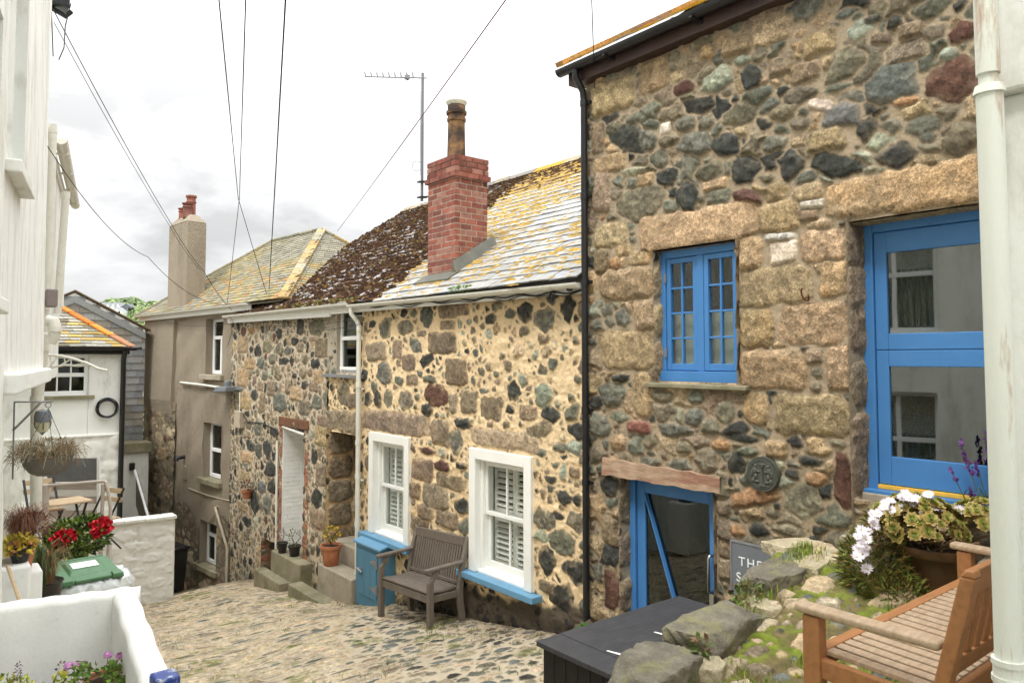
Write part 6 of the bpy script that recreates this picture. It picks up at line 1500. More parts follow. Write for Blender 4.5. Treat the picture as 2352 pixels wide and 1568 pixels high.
heightfield('wall_face', U, Vv, lambda A, Z, H: np.stack([A, 2.62+.19*(A-2.6)*1.0+H, Z], -1), [], [(.16, .3, 300, 1, 1.8), (.06, .12, 400, 1, 1.6)], srgb(96, 90, 74), .04, .012, 103, bwall, M['rubble'], types='gODS')
def tufts(name, pts, h0, h1, seed, cols, parent=None, n=9, loc=None, w=.004, spread=.02):
    m = MB(); rn = random.Random(seed)
    for (x, y, z) in pts:
        for _ in range(n):
            a = rn.uniform(0, 2*PI); h = rn.uniform(h0, h1); ln = rn.uniform(.2, .7)*h; bx, by = x+rn.gauss(0, spread), y+rn.gauss(0, spread)
            m.col = tuple(np.array(srgb(*rn.choice(cols)))*rn.uniform(.75, 1.25)); dx, dy = math.cos(a), math.sin(a); px_, py_ = -dy*w, dx*w
            m.add([(bx-px_, by-py_, z-.005), (bx+px_, by+py_, z-.005), (bx+dx*ln*.4+px_*.8, by+dy*ln*.4+py_*.8, z+h*.6), (bx+dx*ln*.4-px_*.8, by+dy*ln*.4-py_*.8, z+h*.6), (bx+dx*ln, by+dy*ln, z+h)], [(0, 1, 2, 3), (3, 2, 4)])
    o = m.build(name, M['leaf'], parent, recalc=False); return o
rn = random.Random(23); pts = []
for _ in range(900):
    x, y = rn.uniform(1.6, 5.0), rn.uniform(.5, 2.75)
    if y > edge_y(x)+.02: continue
    if fb1(x*2.2, y*2.2) < .47+.1*rn.random(): continue
    pts.append((x, y, float(terr_z(x, y))-.01))
for _ in range(160):
    x = rn.uniform(2.6, 5.0); pts.append((x, edge_y(x)-.10+rn.gauss(0, .03), float(terr_z(x, 2))))
gcol = [(132, 152, 54), (112, 140, 46), (148, 160, 66), (98, 120, 42), (156, 148, 86)]
tag(tufts('grass', pts, .02, .075, 5, gcol, n=10, w=.003, spread=.025), kind='stuff')
# tiny moss cushions scattered on the terrace
m = MB(); rn = random.Random(29)
for _ in range(1300):
    x, y = rn.uniform(1.6, 5.15), rn.uniform(.5, 2.9)
    if y > edge_y(x)+.06 or fb1(x*2.2+4, y*2.2) < .44: continue
    r = rn.uniform(.008, .028); z = float(terr_z(x, y))-.008; m.col = tuple(np.array(srgb(*rn.choice([(120, 130, 40), (104, 118, 40), (136, 136, 56), (88, 100, 40)])))*rn.uniform(.7, 1.2))
    seg = 7; ring = [(x+r*math.cos(2*PI*i/seg)*rn.uniform(.8, 1.3), y+r*math.sin(2*PI*i/seg)*rn.uniform(.8, 1.3), z-.004) for i in range(seg)]; m.add(ring+[(x, y, z+r*.55)], [(i, (i+1) % seg, seg) for i in range(seg)])
tag(m.build('moss', M['mossy'], None, smooth=True, recalc=False), kind='stuff')
# weeds in the street joints and at the wall foot
pts = []; rn = random.Random(33)
for _ in range(420):
    x, y = rn.uniform(1.6, 5.2), rn.uniform(4.8, 13)
    if fb1(x*1.3+9, y*1.3) < .58 and not (x > 4.6 and rn.random() < .25): continue
    pts.append((x, y, ground_z(y)-.005))
for (u, v) in ((873, 1395), (960, 1440), (1000, 1440), (860, 1408), (990, 1452), (1010, 1436), (985, 1445), (1030, 1425), (880, 1402), (700, 1300), (730, 1380), (745, 1335)):
    p = on_z(u, v, -1.5); t = None
    y = p[1]
    for _ in range(4): p = on_z(u, v, ground_z(p[1]))
    for _ in range(5): pts.append((p[0]+rn.gauss(0, .05), p[1]+rn.gauss(0, .05), ground_z(p[1])-.01))
tag(tufts('weeds', pts, .012, .045, 6, [(118, 126, 52), (136, 138, 64), (96, 110, 44)], n=8, w=.003, spread=.03), kind='stuff')
m = MB(); rn = random.Random(35)
for _ in range(520):
    x = 5.18-abs(rn.gauss(0, .26)); y = rn.uniform(5.4, 11.5); z = ground_z(y)+.004; a = rn.uniform(0, 6); r = rn.uniform(.008, .024)
    m.col = tuple(np.array(srgb(*rn.choice([(112, 76, 50), (90, 62, 44), (140, 110, 74), (70, 54, 42)])))*rn.uniform(.7, 1.2)); c, s_ = math.cos(a)*r, math.sin(a)*r
    m.quad((x-c, y-s_, z), (x+s_*.5, y-c*.5, z+r*.4), (x+c, y+s_, z+.003), (x-s_*.5, y+c*.5, z+r*.2))
tag(m.build('dead_leaves', M['leaf'], None, recalc=False), kind='stuff')

# ================================================================ black storage box
sb = thing('storage_box', 'black plank-lidded storage box with white strap hinges in front of the studio door', 'box', (4.2, 3.4, -1.2))
X0, X1, Y0, Y1, zt = 3.46, 4.98, 2.9, 3.93, -.35
m = MB(); nb = 7; wd = (X1-X0+.04)/nb
for k in range(nb):
    x = X0-.04+k*wd; m.hexa([(x+.002, Y0-.02, zt-.035+.0), (x+wd-.002, Y0-.02, zt-.035), (x+wd-.002, Y1+.03, zt-.035), (x+.002, Y1+.03, zt-.035), (x+.002, Y0-.02, zt+.002*(k % 2)), (x+wd-.002, Y0-.02, zt+.002*(k % 3)), (x+wd-.002, Y1+.03, zt+.002*(k % 3)), (x+.002, Y1+.03, zt+.002*(k % 2))])
lid = m.build('lid', M['black_wood'], sb, bevel=.004)
m = MB(); n = 9
for k in range(n):
    y = Y0+(Y1-Y0)*k/n; m.box(X0, X0+.02, y+.002, y+(Y1-Y0)/n-.002, -1.25, zt-.04)
m.box(X0+.02, X1, Y1-.02, Y1, -1.25, zt-.04); m.box(X0+.02, X1, Y0, Y0+.02, -1.25, zt-.04); m.box(X1-.02, X1, Y0+.02, Y1-.02, -1.25, zt-.04)
m.build('sides', M['black_board'], sb, bevel=.004)
for (u0, v0, u1, v1) in ((1394, 1494, 1492, 1521), (1503, 1451, 1545, 1463)):
    p, q = on_z(u0, v0, zt+.006), on_z(u1, v1, zt+.006); d = (q-p)/np.linalg.norm(q-p); q = p+d*max(.34, np.linalg.norm(q-p)); nrm = np.array([-d[1], d[0], 0])
    m = MB(); m.prism([p-nrm*.008, q-nrm*.024, q+nrm*.024, p+nrm*.008], (0, 0, .004)); m.build('strap_hinge', M['white_paint'], lid, bevel=.001)

# ================================================================ grey bench by the cottage wall
gb = thing('park_bench', 'weathered grey slatted garden bench against the cream cottage between its two windows', 'bench', (4.98, 7.93, -1.53))
XF, XB, YN, YFar = 4.74, 5.16, 7.36, 8.50
tz = lambda y: -.06*(y-YN)/(YFar-YN)
def part_mb(): return MB()
m = part_mb()
for k in range(9):
    x = XF-.01+k*.05; m.hexa([(x, YN+.03, -1.13-.012*math.sin(k*.45)), (x+.042, YN+.03, -1.13-.012*math.sin(k*.45)), (x+.042, YFar-.03, -1.19-.012*math.sin(k*.45)), (x, YFar-.03, -1.19-.012*math.sin(k*.45)),
       (x, YN+.03, -1.108-.012*math.sin(k*.45)), (x+.042, YN+.03, -1.108-.012*math.sin(k*.45)), (x+.042, YFar-.03, -1.168-.012*math.sin(k*.45)), (x, YFar-.03, -1.168-.012*math.sin(k*.45))])
m.build('seat', M['grey_wood'], gb, bevel=.004)
m = part_mb(); m.bar((XF+.01, YN+.03, -1.19), (XF+.01, YFar-.03, -1.25), .03, .09); m.bar((XB-.02, YN+.03, -1.19), (XB-.02, YFar-.03, -1.25), .03, .08)
for y in (YN+.02, YFar-.02): m.bar((XF+.02, y, -1.19+tz(y)), (XB, y, -1.19+tz(y)), .03, .075)
m.build('seat_frame', M['grey_wood'], gb, bevel=.004)
def curved_post(y, zg):
    m = MB(); pr = [(XB-.0, zg), (XB-.03, zg+.25), (XB-.035, -1.15+tz(y)), (XB+.0, -.9+tz(y)), (XB+.09, -.56+tz(y)), (XB+.1, -.535+tz(y))]; pr2 = [(XB+.135, -.55+tz(y)), (XB+.055, -.9+tz(y)), (XB+.03, -1.15+tz(y)), (XB+.035, zg+.25), (XB+.075, zg)]
    # outline as a chain of quads with thickness
    L = pr; R_ = [(XB+.075, zg), (XB+.035, zg+.25), (XB+.03, -1.15+tz(y)), (XB+.055, -.9+tz(y)), (XB+.135, -.575+tz(y)), (XB+.125, -.54+tz(y))]
    for i in range(5):
        a, b, c, d = L[i], L[i+1], R_[i+1], R_[i]
        m.hexa([(a[0], y-.03, a[1]), (d[0], y-.03, d[1]), (d[0], y+.03, d[1]), (a[0], y+.03, a[1]), (b[0], y-.03, b[1]), (c[0], y-.03, c[1]), (c[0], y+.03, c[1]), (b[0], y+.03, b[1])])
    return m
for y in (YN, YFar): curved_post(y, ground_z(y)-.03).build('leg', M['grey_wood'], gb, bevel=.003)
for y in (YN, YFar):
    m = MB(); zg = ground_z(y)-.03; zt_ = -.99+tz(y)
    m.hexa([(XF-.03, y-.032, zg), (XF+.035, y-.032, zg), (XF+.035, y+.032, zg), (XF-.03, y+.032, zg), (XF-.03, y-.032, zt_), (XF+.035, y-.032, zt_), (XF+.035, y+.032, zt_), (XF-.03, y+.032, zt_)])
    L = [(XF-.03, zt_), (XF+.02, zt_+.05), (XF+.045, zt_+.12)]; R_ = [(XF+.035, zt_), (XF+.075, zt_+.04), (XF+.11, zt_+.12)]
    for i in range(2):
        a, b, c, d = L[i], L[i+1], R_[i+1], R_[i]; m.hexa([(a[0], y-.03, a[1]), (d[0], y-.03, d[1]), (d[0], y+.03, d[1]), (a[0], y+.03, a[1]), (b[0], y-.03, b[1]), (c[0], y-.03, c[1]), (c[0], y+.03, c[1]), (b[0], y+.03, b[1])])
    m.build('leg', M['grey_wood'], gb, bevel=.004)
    m = MB(); za = -.845+tz(y); m.hexa([(XF-.06, y-.038, za-.03), (XB+.04, y-.034, za+.005), (XB+.04, y+.034, za+.005), (XF-.06, y+.038, za-.03), (XF-.07, y-.036, za+.012), (XB+.05, y-.034, za+.04), (XB+.05, y+.034, za+.04), (XF-.07, y+.036, za+.012)])
    m.build('armrest', M['grey_wood'], gb, bevel=.012, segs=3)
m = MB(); m.bar((XB+.085, YN+.03, -.60), (XB+.085, YFar-.03, -.66), .035, .11); m.bar((XB+.0, YN+.03, -1.07), (XB+.0, YFar-.03, -1.13), .03, .04); br_ = m.build('back_frame', M['grey_wood'], gb, bevel=.004)
m = MB(); n = 19
for k in range(n):
    y = YN+.06+(YFar-YN-.12)*(k+.5)/n; m.bar((XB+.0, y, -1.06+tz(y)), (XB+.08, y, -.65+tz(y)), .033, .016, (1, 0, 0))
m.build('backrest', M['grey_wood'], gb, bevel=.003)

# ================================================================ teak bench on the terrace
tb = thing('teak_bench', 'brown teak bench with slatted seat and back on the mossy terrace', 'bench', (3.5, 1.25, 0))
XA, XC, YFt, YBk = 2.82, 4.36, 1.57, 1.15; gz_ = lambda x: float(terr_z(x, 1))-.02
seat_z = .45
m = MB(); n = 22
for k in range(n):
    x = XA+.05+(XC-XA-.1)*(k+.0)/(n-1); m.hexa([(x-.026, YBk-.03, seat_z-.035), (x+.026, YBk-.03, seat_z-.035), (x+.026, YFt-.03, seat_z-.018), (x-.026, YFt-.03, seat_z-.018), (x-.026, YBk-.03, seat_z-.015), (x+.026, YBk-.03, seat_z-.015), (x+.026, YFt-.03, seat_z+.002), (x-.026, YFt-.03, seat_z+.002)])
m.build('seat', M['teak_worn'], tb, bevel=.004)
m = MB(); m.box(XA+.03, XC-.03, YFt-.035, YFt+.015, seat_z-.06, seat_z+.006); m.box(XA+.03, XC-.03, YBk-.06, YBk-.03, seat_z-.08, seat_z-.02)
for x in (XA, XC): m.bar((x, YFt, seat_z-.06), (x, YBk, seat_z-.075), .035, .075)
m.build('seat_frame', M['teak'], tb, bevel=.005)
for x in (XA, XC):
    m = MB(); m.hexa([(x-.034, YFt-.035, gz_(x)), (x+.03, YFt-.035, gz_(x)), (x+.03, YFt+.035, gz_(x)), (x-.034, YFt+.035, gz_(x)), (x-.03, YFt-.03, .585), (x+.03, YFt-.03, .585), (x+.03, YFt+.04, .585), (x-.03, YFt+.04, .585)]); m.build('leg', M['teak'], tb, bevel=.006)
    m = MB(); y0, y1 = YBk-.03, YBk-.12
    pr = [(YBk-.02, gz_(x)), (YBk-.02, .45), (y1-.0, .86), (y1-.012, .885)]
    for i in range(3):
        a, b = pr[i], pr[i+1]; e = .05
        m.hexa([(x-.03, a[0]-e, a[1]), (x+.03, a[0]-e, a[1]), (x+.03, a[0], a[1]), (x-.03, a[0], a[1]), (x-.03, b[0]-e+(.018 if i == 2 else 0), b[1]), (x+.03, b[0]-e+(.018 if i == 2 else 0), b[1]), (x+.03, b[0]-(.008 if i == 2 else 0), b[1]), (x-.03, b[0]-(.008 if i == 2 else 0), b[1])])
    m.build('leg', M['teak'], tb, bevel=.006)
    m = MB(); m.prism([(x-.04, YFt+.045, .59), (x-.03, YFt+.075, .59), (x+.03, YFt+.075, .59), (x+.04, YFt+.045, .59), (x+.036, YBk-.05, .587), (x-.036, YBk-.05, .587)], (0, 0, .032)); m.build('armrest', M['teak_worn'], tb, bevel=.012, segs=3)
bk = lambda z: YBk-.035-(z-.45)*.22
m = MB()
m.hexa([(XA+.03, bk(.775)-.016, .775), (XC-.03, bk(.775)-.016, .775), (XC-.03, bk(.775)+.016, .775), (XA+.03, bk(.775)+.016, .775), (XA+.03, bk(.87)-.016, .87), (XC-.03, bk(.87)-.016, .87), (XC-.03, bk(.87)+.016, .87), (XA+.03, bk(.87)+.016, .87)])
m.hexa([(XA+.03, bk(.48)-.016, .48), (XC-.03, bk(.48)-.016, .48), (XC-.03, bk(.48)+.016, .48), (XA+.03, bk(.48)+.016, .48), (XA+.03, bk(.545)-.016, .545), (XC-.03, bk(.545)-.016, .545), (XC-.03, bk(.545)+.016, .545), (XA+.03, bk(.545)+.016, .545)])
m.build('back_frame', M['teak'], tb, bevel=.005)
m = MB(); n = 17
for k in range(n):
    x = XA+.06+(XC-XA-.12)*(k+.5)/n; m.hexa([(x-.025, bk(.54)-.009, .54), (x+.025, bk(.54)-.009, .54), (x+.025, bk(.54)+.009, .54), (x-.025, bk(.54)+.009, .54), (x-.025, bk(.78)-.009, .78), (x+.025, bk(.78)-.009, .78), (x+.025, bk(.78)+.009, .78), (x-.025, bk(.78)+.009, .78)])
m.build('backrest', M['teak'], tb, bevel=.003)

# ================================================================ blue meter cupboard, steps, pots
cu = thing('meter_cupboard', 'small blue painted wooden cupboard beneath the left shuttered window beside the grey bench', 'cupboard', (5.17, 9.47, -1.9))
cy0, cy1, cx0, cx1 = 9.10, 9.82, 5.06, 5.29
m = MB(); m.hexa([(cx0, cy0, -2.0), (cx1, cy0, -2.0), (cx1, cy1, -2.0), (cx0, cy1, -2.0), (cx0, cy0, -1.03), (cx1, cy0, -.97), (cx1, cy1, -.97), (cx0, cy1, -1.03)]); m.build('body', M['cupboard_blue'], cu, bevel=.005)
m = MB(); m.hexa([(cx0-.035, cy0-.03, -1.035), (cx1, cy0-.03, -.96), (cx1, cy1+.03, -.96), (cx0-.035, cy1+.03, -1.035), (cx0-.035, cy0-.03, -1.005), (cx1, cy0-.03, -.93), (cx1, cy1+.03, -.93), (cx0-.035, cy1+.03, -1.005)]); m.build('lid', M['pale_blue'], cu, bevel=.005)
m = MB()
for k in range(3): m.box(cx0-.014, cx0-.002, cy0+.1+k*.175, cy0+.1+(k+1)*.175-.005, -1.72, -1.1)
dr = m.build('door', M['cupboard_blue'], cu, bevel=.003)
for zz in (-1.22, -1.58):
    m = MB(); m.prism([(cx0-.018, cy0+.11, zz-.05), (cx0-.018, cy0+.11, zz+.05), (cx0-.018, cy0+.27, zz+.008), (cx0-.018, cy0+.27, zz-.008)], (.004, 0, 0)); m.box(cx0-.019, cx0-.003, cy0+.075, cy0+.1, zz-.07, zz+.07); m.build('hinge', M['galv'], dr)
m = MB(); m.tube([(cx0-.03, cy1-.24, -1.41), (cx0-.03, cy1-.08, -1.38)], .014, 8); m.box(cx0-.03, cx0-.0, cy1-.2, cy1-.14, -1.43, -1.36); m.build('bolt', M['galv'], dr)
def step(name, label, x0, x1, y0, y1, z0, z1, mat='mossy_concrete', skew=0):
    c = ((x0+x1)/2, (y0+y1)/2, z0); m = MB(); m.hexa([(x0, y0, z0), (x1, y0, z0), (x1, y1, z0), (x0, y1, z0), (x0+.01, y0+.01, z1), (x1, y0+.01, z1), (x1, y1-.01, z1-skew), (x0+.01, y1-.01, z1-skew)])
    return tag(m.build(name, M[mat], None, bevel=.018, loc=c, segs=3), label, 'step')
step('door_step', 'concrete step with a terracotta flower pot on it, at the cream cottage porch', 5.0, 5.31, 9.86, 11.0, -2.4, -1.58, 'concrete')
step('door_step', 'inner concrete step inside the shaded porch recess behind the flower pot', 5.34, 5.95, 10.2, 11.24, -2.3, -1.30, 'concrete')
step('stone_slab', 'low worn stone slab lying on the cobbles below the porch step', 4.78, 5.02, 10.25, 11.62, -2.5, -1.99)
step('door_step', 'upper mossy stone step carrying black pots at the white bricked doorway', 5.07, 5.8, 11.82, 13.1, -2.7, -1.80)
step('door_step', 'lower mossy stone step below the white bricked doorway', 4.88, 5.09, 12.2, 13.4, -2.8, -2.16)
step('door_step', 'grey granite step block at the foot of the blue stable door beside the white daisies', 4.82, 5.22, 1.2, 2.52, .1, .43, 'concrete')
def flower_pot(name, label, c, r0, r1, h, mat, rim=.02):
    t = thing(name, label, 'pot', tuple(c)); m = MB()
    m.lathe(c, [(r0*.9, 0), (r0, .01), (r1*.96, h*.82), (r1+rim*.6, h*.83), (r1+rim, h*.86), (r1+rim, h), (r1, h), (r1*.95, h*.9), (0, h*.88)], 24); m.build('vessel', M[mat], t, smooth=True)
    m = MB(); m.lathe(c, [(r1*.94, h*.86), (r1*.9, h*.91), (0, h*.93)], 16); m.build('soil', M['soil'], t)
    return t
def leaves(name, parent, cl, size, seed, cols, mat='leaf', aspect=2.2, droop=.3, up=.5):
    """many small folded leaves; cl: list of (centre, radius xyz, count)"""
    m = MB(); rn = random.Random(seed)
    for c, R_, n in cl:
        for _ in range(n):
            while True:
                d = np.array([rn.uniform(-1, 1) for _ in range(3)]); l = np.linalg.norm(d)
                if .15 < l < 1: break
            d = d/l*l**.45; p = np.array(c)+d*np.array(R_); dr = d+np.array([rn.gauss(0, .5), rn.gauss(0, .5), up+rn.gauss(0, .5)]); dr /= np.linalg.norm(dr)
            sd = np.cross(dr, [rn.gauss(0, 1), rn.gauss(0, 1), rn.gauss(0, 1)]); sd /= np.linalg.norm(sd)+1e-9; nn = np.cross(dr, sd)
            L = size*rn.uniform(.6, 1.3); w_ = L/aspect*.5; m.col = tuple(np.array(srgb(*rn.choice(cols)))*rn.uniform(.7, 1.25)); dn = np.array([0, 0, -droop*L*.4])
            m.add([p, p+dr*L*.45+sd*w_+nn*w_*.4, p+dr*L+dn, p+dr*L*.45-sd*w_+nn*w_*.4, p+dr*L*.5], [(0, 1, 4), (1, 2, 4), (2, 3, 4), (3, 0, 4)])
    return m.build(name, M[mat], parent, recalc=False)
def stems(name, parent, segs, r, col, mat='leaf'):
    m = MB(); m.col = col
    for s_ in segs: m.tube(s_, r, 5)
    return m.build(name, M[mat], parent)
P_ = np.array([5.13, 10.78, -1.58]); fp = flower_pot('flower_pot', 'terracotta pot with a small yellow-flowering shrub on the porch step', P_, .11, .15, .31, 'terracotta')
rn = random.Random(3); sg = [[P_+[0, 0, .27], P_+[rn.gauss(0, .03), rn.gauss(0, .03), .36], P_+[rn.gauss(0, .08), rn.gauss(0, .08), .50]] for _ in range(7)]
stems('stem', fp, sg, .004, srgb(84, 70, 44))
leaves('foliage', fp, [(P_+[0, 0, .47], (.12, .12, .10), 120)], .04, 5, [(110, 116, 44), (130, 130, 50), (92, 100, 40)])
leaves('blossom', fp, [(P_+[0, -.02, .48], (.14, .14, .11), 90)], .032, 6, [(228, 190, 40), (214, 170, 36)], 'petal', 1.3)
for k, (x, y, z, r, lab) in enumerate(((5.16, 12.78, -1.80, .09, 'round black pot nearest the street corner of the upper doorway step'), (5.24, 12.44, -1.80, .105, 'black pot with a dry twiggy plant, middle of three on the doorway step'), (5.42, 12.02, -1.80, .09, 'black pot with green leaves tucked inside the white doorway'))):
    t = flower_pot('black_pot', lab, np.array([x, y, z]), r*.75, r, .18, 'black_plastic', .008); t['group'] = 'black pots on the doorway step'
    c = np.array([x, y, z+.2])
    stems('stem', t, [[c, c+[rn.gauss(0, .04), rn.gauss(0, .04), .12], c+[rn.gauss(0, .07), rn.gauss(0, .07), .24]] for _ in range(4)], .004, srgb(84, 66, 50))
    leaves('foliage', t, [(c+[0, 0, .12], (.1, .1, .12), (14, 26, 60)[k])], .06, 8+k, [(96, 104, 60), (84, 92, 60)] if k else [(130, 90, 80)])
a, z = FC.px(567, 1128, -.1); P_ = FC.P(a, -.1, z-.14); wpot = flower_pot('wall_pot', 'small terracotta pot with a dry plant hung on the rubble wall of the mossy cottage', P_, .07, .1, .16, 'terracotta', .012)
leaves('foliage', wpot, [(P_+[0, 0, .22], (.11, .14, .1), 70)], .07, 12, [(120, 70, 60), (104, 84, 60)])
m = MB(); m.bar(P_+[0.03, 0, .1], P_+[.16, 0, .1], .02, .02); m.build('bracket', M['dark_metal'], wpot)
# meter box and floodlight on the mossy cottage
a, z = FC.px(546, 963, -.08); m = MB(FC); m.box(a-.16, a+.16, -.1, .03, z-.17, z+.17); mb_ = m.build('meter_box', M['pipe_cream'], c2, bevel=.012)
m = MB(); q0 = FC.P(a-.2, -.03, z-.15); m.tube([FC.P(a, -.04, z+.17), FC.P(a+.02, -.04, FC.px(552, 900)[1])], .012, 6); m.build('conduit', M['gutter_white'], c2)
a, z = FC.px(552, 893, -.05); lt = thing('street_floodlight', 'grey floodlight on a short arm at the corner of the mossy cottage', 'lamp', tuple(FC.P(a, -.05, z)))
m = MB(); m.bar(FC.P(a, .02, z), FC.P(a+.3, -.1, z), .05, .05); m.lathe(FC.P(a+.5, -.14, z+.03), [(.07, 0), (.07, .11), (.055, .13), (0, .13)], 14); m.build('arm', M['plate_grey'], lt, bevel=.005)
m = MB(); m.hexa([tuple(FC.P(a+x, y, z+zz)) for x, y, zz in ((.2, -.3, -.06), (1.0, -.3, -.1), (1.0, .0, -.1), (.2, .0, -.06), (.2, -.28, .05), (.85, -.28, .03), (.85, -.02, .03), (.2, -.02, .05))]); m.build('lamp_head', M['plate_grey'], lt, bevel=.02)

# ================================================================ big pot of succulents and daisies on the terrace
PC = np.array([4.86, 1.92, .16]); gp = flower_pot('glazed_pot', 'large brown glazed pot of succulents and white daisies beside the teak bench', PC, .15, .225, .32, 'glazed_pot', .02)
rn = random.Random(41)
def rosette(m, c, r, ax, rn, cols):
    ax = np.array(ax, float); ax /= np.linalg.norm(ax); x = np.cross(ax, [.3, .5, .8]); x /= np.linalg.norm(x); y = np.cross(ax, x)
    for ring, (n, rr_, lift) in enumerate(((9, 1, .18), (7, .75, .42), (5, .48, .7), (3, .25, .9))):
        for k in range(n):
            t = 2*PI*(k+.5*ring)/n+rn.gauss(0, .08); d = x*math.cos(t)+y*math.sin(t); s_ = -x*math.sin(t)+y*math.cos(t); L = r*rr_*rn.uniform(.85, 1.1); w_ = r*.34*(1-.12*ring)
            base = np.array(srgb(*cols[min(ring, len(cols)-1)]))*rn.uniform(.8, 1.15); m.col = tuple(base); h = ax*lift*r*.55
            m.add([c+ax*r*.02*ring, c+d*L*.6+s_*w_+h*.5, c+d*L+h, c+d*L*.6-s_*w_+h*.5, c+d*L*.55+h*.35-ax*r*.03], [(0, 1, 4), (1, 2, 4), (2, 3, 4), (3, 0, 4)])
m = MB(); cols = [(172, 148, 84), (166, 156, 84), (152, 154, 78), (138, 150, 76)]
for _ in range(190):
    th = rn.uniform(0, 2*PI); ph = rn.random()**.6*1.75; d = np.array([math.sin(ph)*math.cos(th), math.sin(ph)*math.sin(th), math.cos(ph)])
    ctr = PC+np.array([-.10, .06, .42]) if rn.random() < .62 else PC+np.array([.16, -.20, .42]); R_ = np.array([.25, .25, .19]) if ctr[0] < PC[0]+.1 else np.array([.22, .20, .18])
    rosette(m, ctr+d*R_*rn.uniform(.82, 1.05), rn.uniform(.032, .056), d+np.array([-.15, -.1, .3]), rn, cols)
m.build('succulent', M['leaf'], gp, recalc=False)
stems('stem', gp, [[PC+[rn.gauss(0, .08), rn.gauss(0, .08), .28], PC+[rn.gauss(0, .16), rn.gauss(0, .16), .42]] for _ in range(26)], .008, srgb(112, 92, 66))
leaves('trailing_leaves', gp, [(PC+[-.22, .26, .16], (.18, .2, .24), 2600), (PC+[-.28, .10, .02], (.16, .16, .14), 1000), (PC+[-.1, .22, .42], (.2, .12, .1), 500)], .06, 44, [(112, 120, 48), (98, 104, 40), (130, 106, 58), (84, 94, 36)], aspect=5.5)
def daisy(m, c, ax, r, rn):
    ax = np.array(ax, float); ax /= np.linalg.norm(ax); x = np.cross(ax, [.2, .9, .3]); x /= np.linalg.norm(x); y = np.cross(ax, x); n = 30
    for k in range(n):
        t = 2*PI*k/n+rn.gauss(0, .06); d = x*math.cos(t)+y*math.sin(t); s_ = -x*math.sin(t)+y*math.cos(t); L = r*rn.uniform(.8, 1.1); m.col = tuple(np.array(srgb(244, 236, 243))*rn.uniform(.85, 1.04))
        m.add([c+d*r*.12, c+d*L*.6+s_*r*.11+ax*r*.16, c+d*L+ax*r*rn.uniform(.1, .35), c+d*L*.6-s_*r*.11+ax*r*.16], [(0, 1, 2, 3)])
    m.col = srgb(220, 200, 110); seg = 7; m.add([c+(x*math.cos(2*PI*i/seg)+y*math.sin(2*PI*i/seg))*r*.13+ax*r*.06 for i in range(seg)]+[c+ax*r*.14], [(i, (i+1) % seg, seg) for i in range(seg)])
dpos = [(870, 375), (900, 400), (940, 400), (915, 425), (1015, 378), (775, 415), (740, 430), (780, 470), (700, 495), (660, 500), (668, 540), (855, 460), (1045, 465), (1010, 492), (1150, 465), (1215, 475), (590, 600), (635, 610), (570, 642), (625, 660), (592, 690), (575, 720), (620, 710), (565, 770), (598, 750), (625, 845), (672, 570), (735, 458), (850, 395), (1130, 480)]
m = MB(); sg = []
for k, (x, y) in enumerate(dpos):
    dep = (4.42 if x > 820 else 4.24)-.05*math.sin(k*1.7); c = at((3000+x/1.622)*D588, (1700+y/1.622)*D588, dep); ax = np.array([-.55+rn.gauss(0, .25), -.3+rn.gauss(0, .25), .75]); daisy(m, c, ax, rn.uniform(.03, .04), rn)
    b_ = PC+np.array([-.12+rn.gauss(0, .08), .15+rn.gauss(0, .08), .28]); sg.append([b_, (b_+c)/2+np.array([0, 0, .05]), c-np.array([0, 0, .005])])
m.build('daisies', M['petal'], gp, recalc=False); stems('flower_stem', gp, sg, .0022, srgb(120, 96, 70))
# purple toadflax by the door sill
tf = thing('purple_toadflax', 'slender toadflax plant with purple flower spikes beside the rusty iron pipe', 'plant', (4.6, 1.45, .2))
m = MB(); sg = []; lf = MB(); rn = random.Random(51)
for (u, v, u2, v2, big) in ((2262, 992, 2292, 1195, 1), (2204, 1008, 2270, 1200, 1), (2182, 1075, 2240, 1190, 0), (2290, 1040, 2300, 1200, 1), (2240, 1060, 2286, 1190, 0), (2310, 1050, 2310, 1200, 0), (2225, 1120, 2262, 1215, 0), (2330, 1090, 2320, 1230, 0)):
    tp, bt = at(u, v, 4.72+rn.uniform(-.08, .08)), at(u2, v2, 4.74); g = np.array([bt[0]+.02, bt[1]+rn.uniform(-.05, .05), .22]); mid = (tp+bt)/2+RT*rn.uniform(-.01, .01)
    sg.append([g, bt, mid, tp])
    for k in range(46 if big else 18):
        t = rn.random()*(.42 if big else .25); c = tp+(mid-tp)*2*t+np.array([rn.gauss(0, 1), rn.gauss(0, 1), rn.gauss(0, .5)])*(.004+.018*t); s_ = .011; m.col = tuple(np.array(srgb(*rn.choice([(112, 64, 140), (96, 58, 116), (132, 84, 160)])))*rn.uniform(.7, 1.2))
        a_ = rn.uniform(0, 6); m.add([c+[s_*math.cos(a_), s_*math.sin(a_), 0], c+[0, 0, s_*1.3], c-[s_*math.cos(a_), s_*math.sin(a_), 0], c-[0, 0, s_]], [(0, 1, 2, 3)])
    for k in range(60):
        t = rn.random(); c = g+(mid-g)*t; a_ = rn.uniform(0, 6); L = rn.uniform(.04, .08); d = np.array([math.cos(a_)*.7, math.sin(a_)*.7, .8])*L; s_ = np.array([-math.sin(a_), math.cos(a_), 0])*.0032; lf.col = tuple(np.array(srgb(*rn.choice([(88, 108, 56), (104, 122, 66), (76, 92, 48)])))*rn.uniform(.8, 1.2)); lf.add([c, c+d*.5+s_, c+d, c+d*.5-s_], [(0, 1, 2, 3)])
m.build('flower_spike', M['petal'], tf, recalc=False); lf.build('foliage', M['leaf'], tf, recalc=False); stems('stem', tf, sg, .003, srgb(92, 100, 60))
t = thing('dark_succulent', 'dark green rosette plant growing at the wall foot behind the black storage box', 'plant', (5.02, 5.0, -1.15))
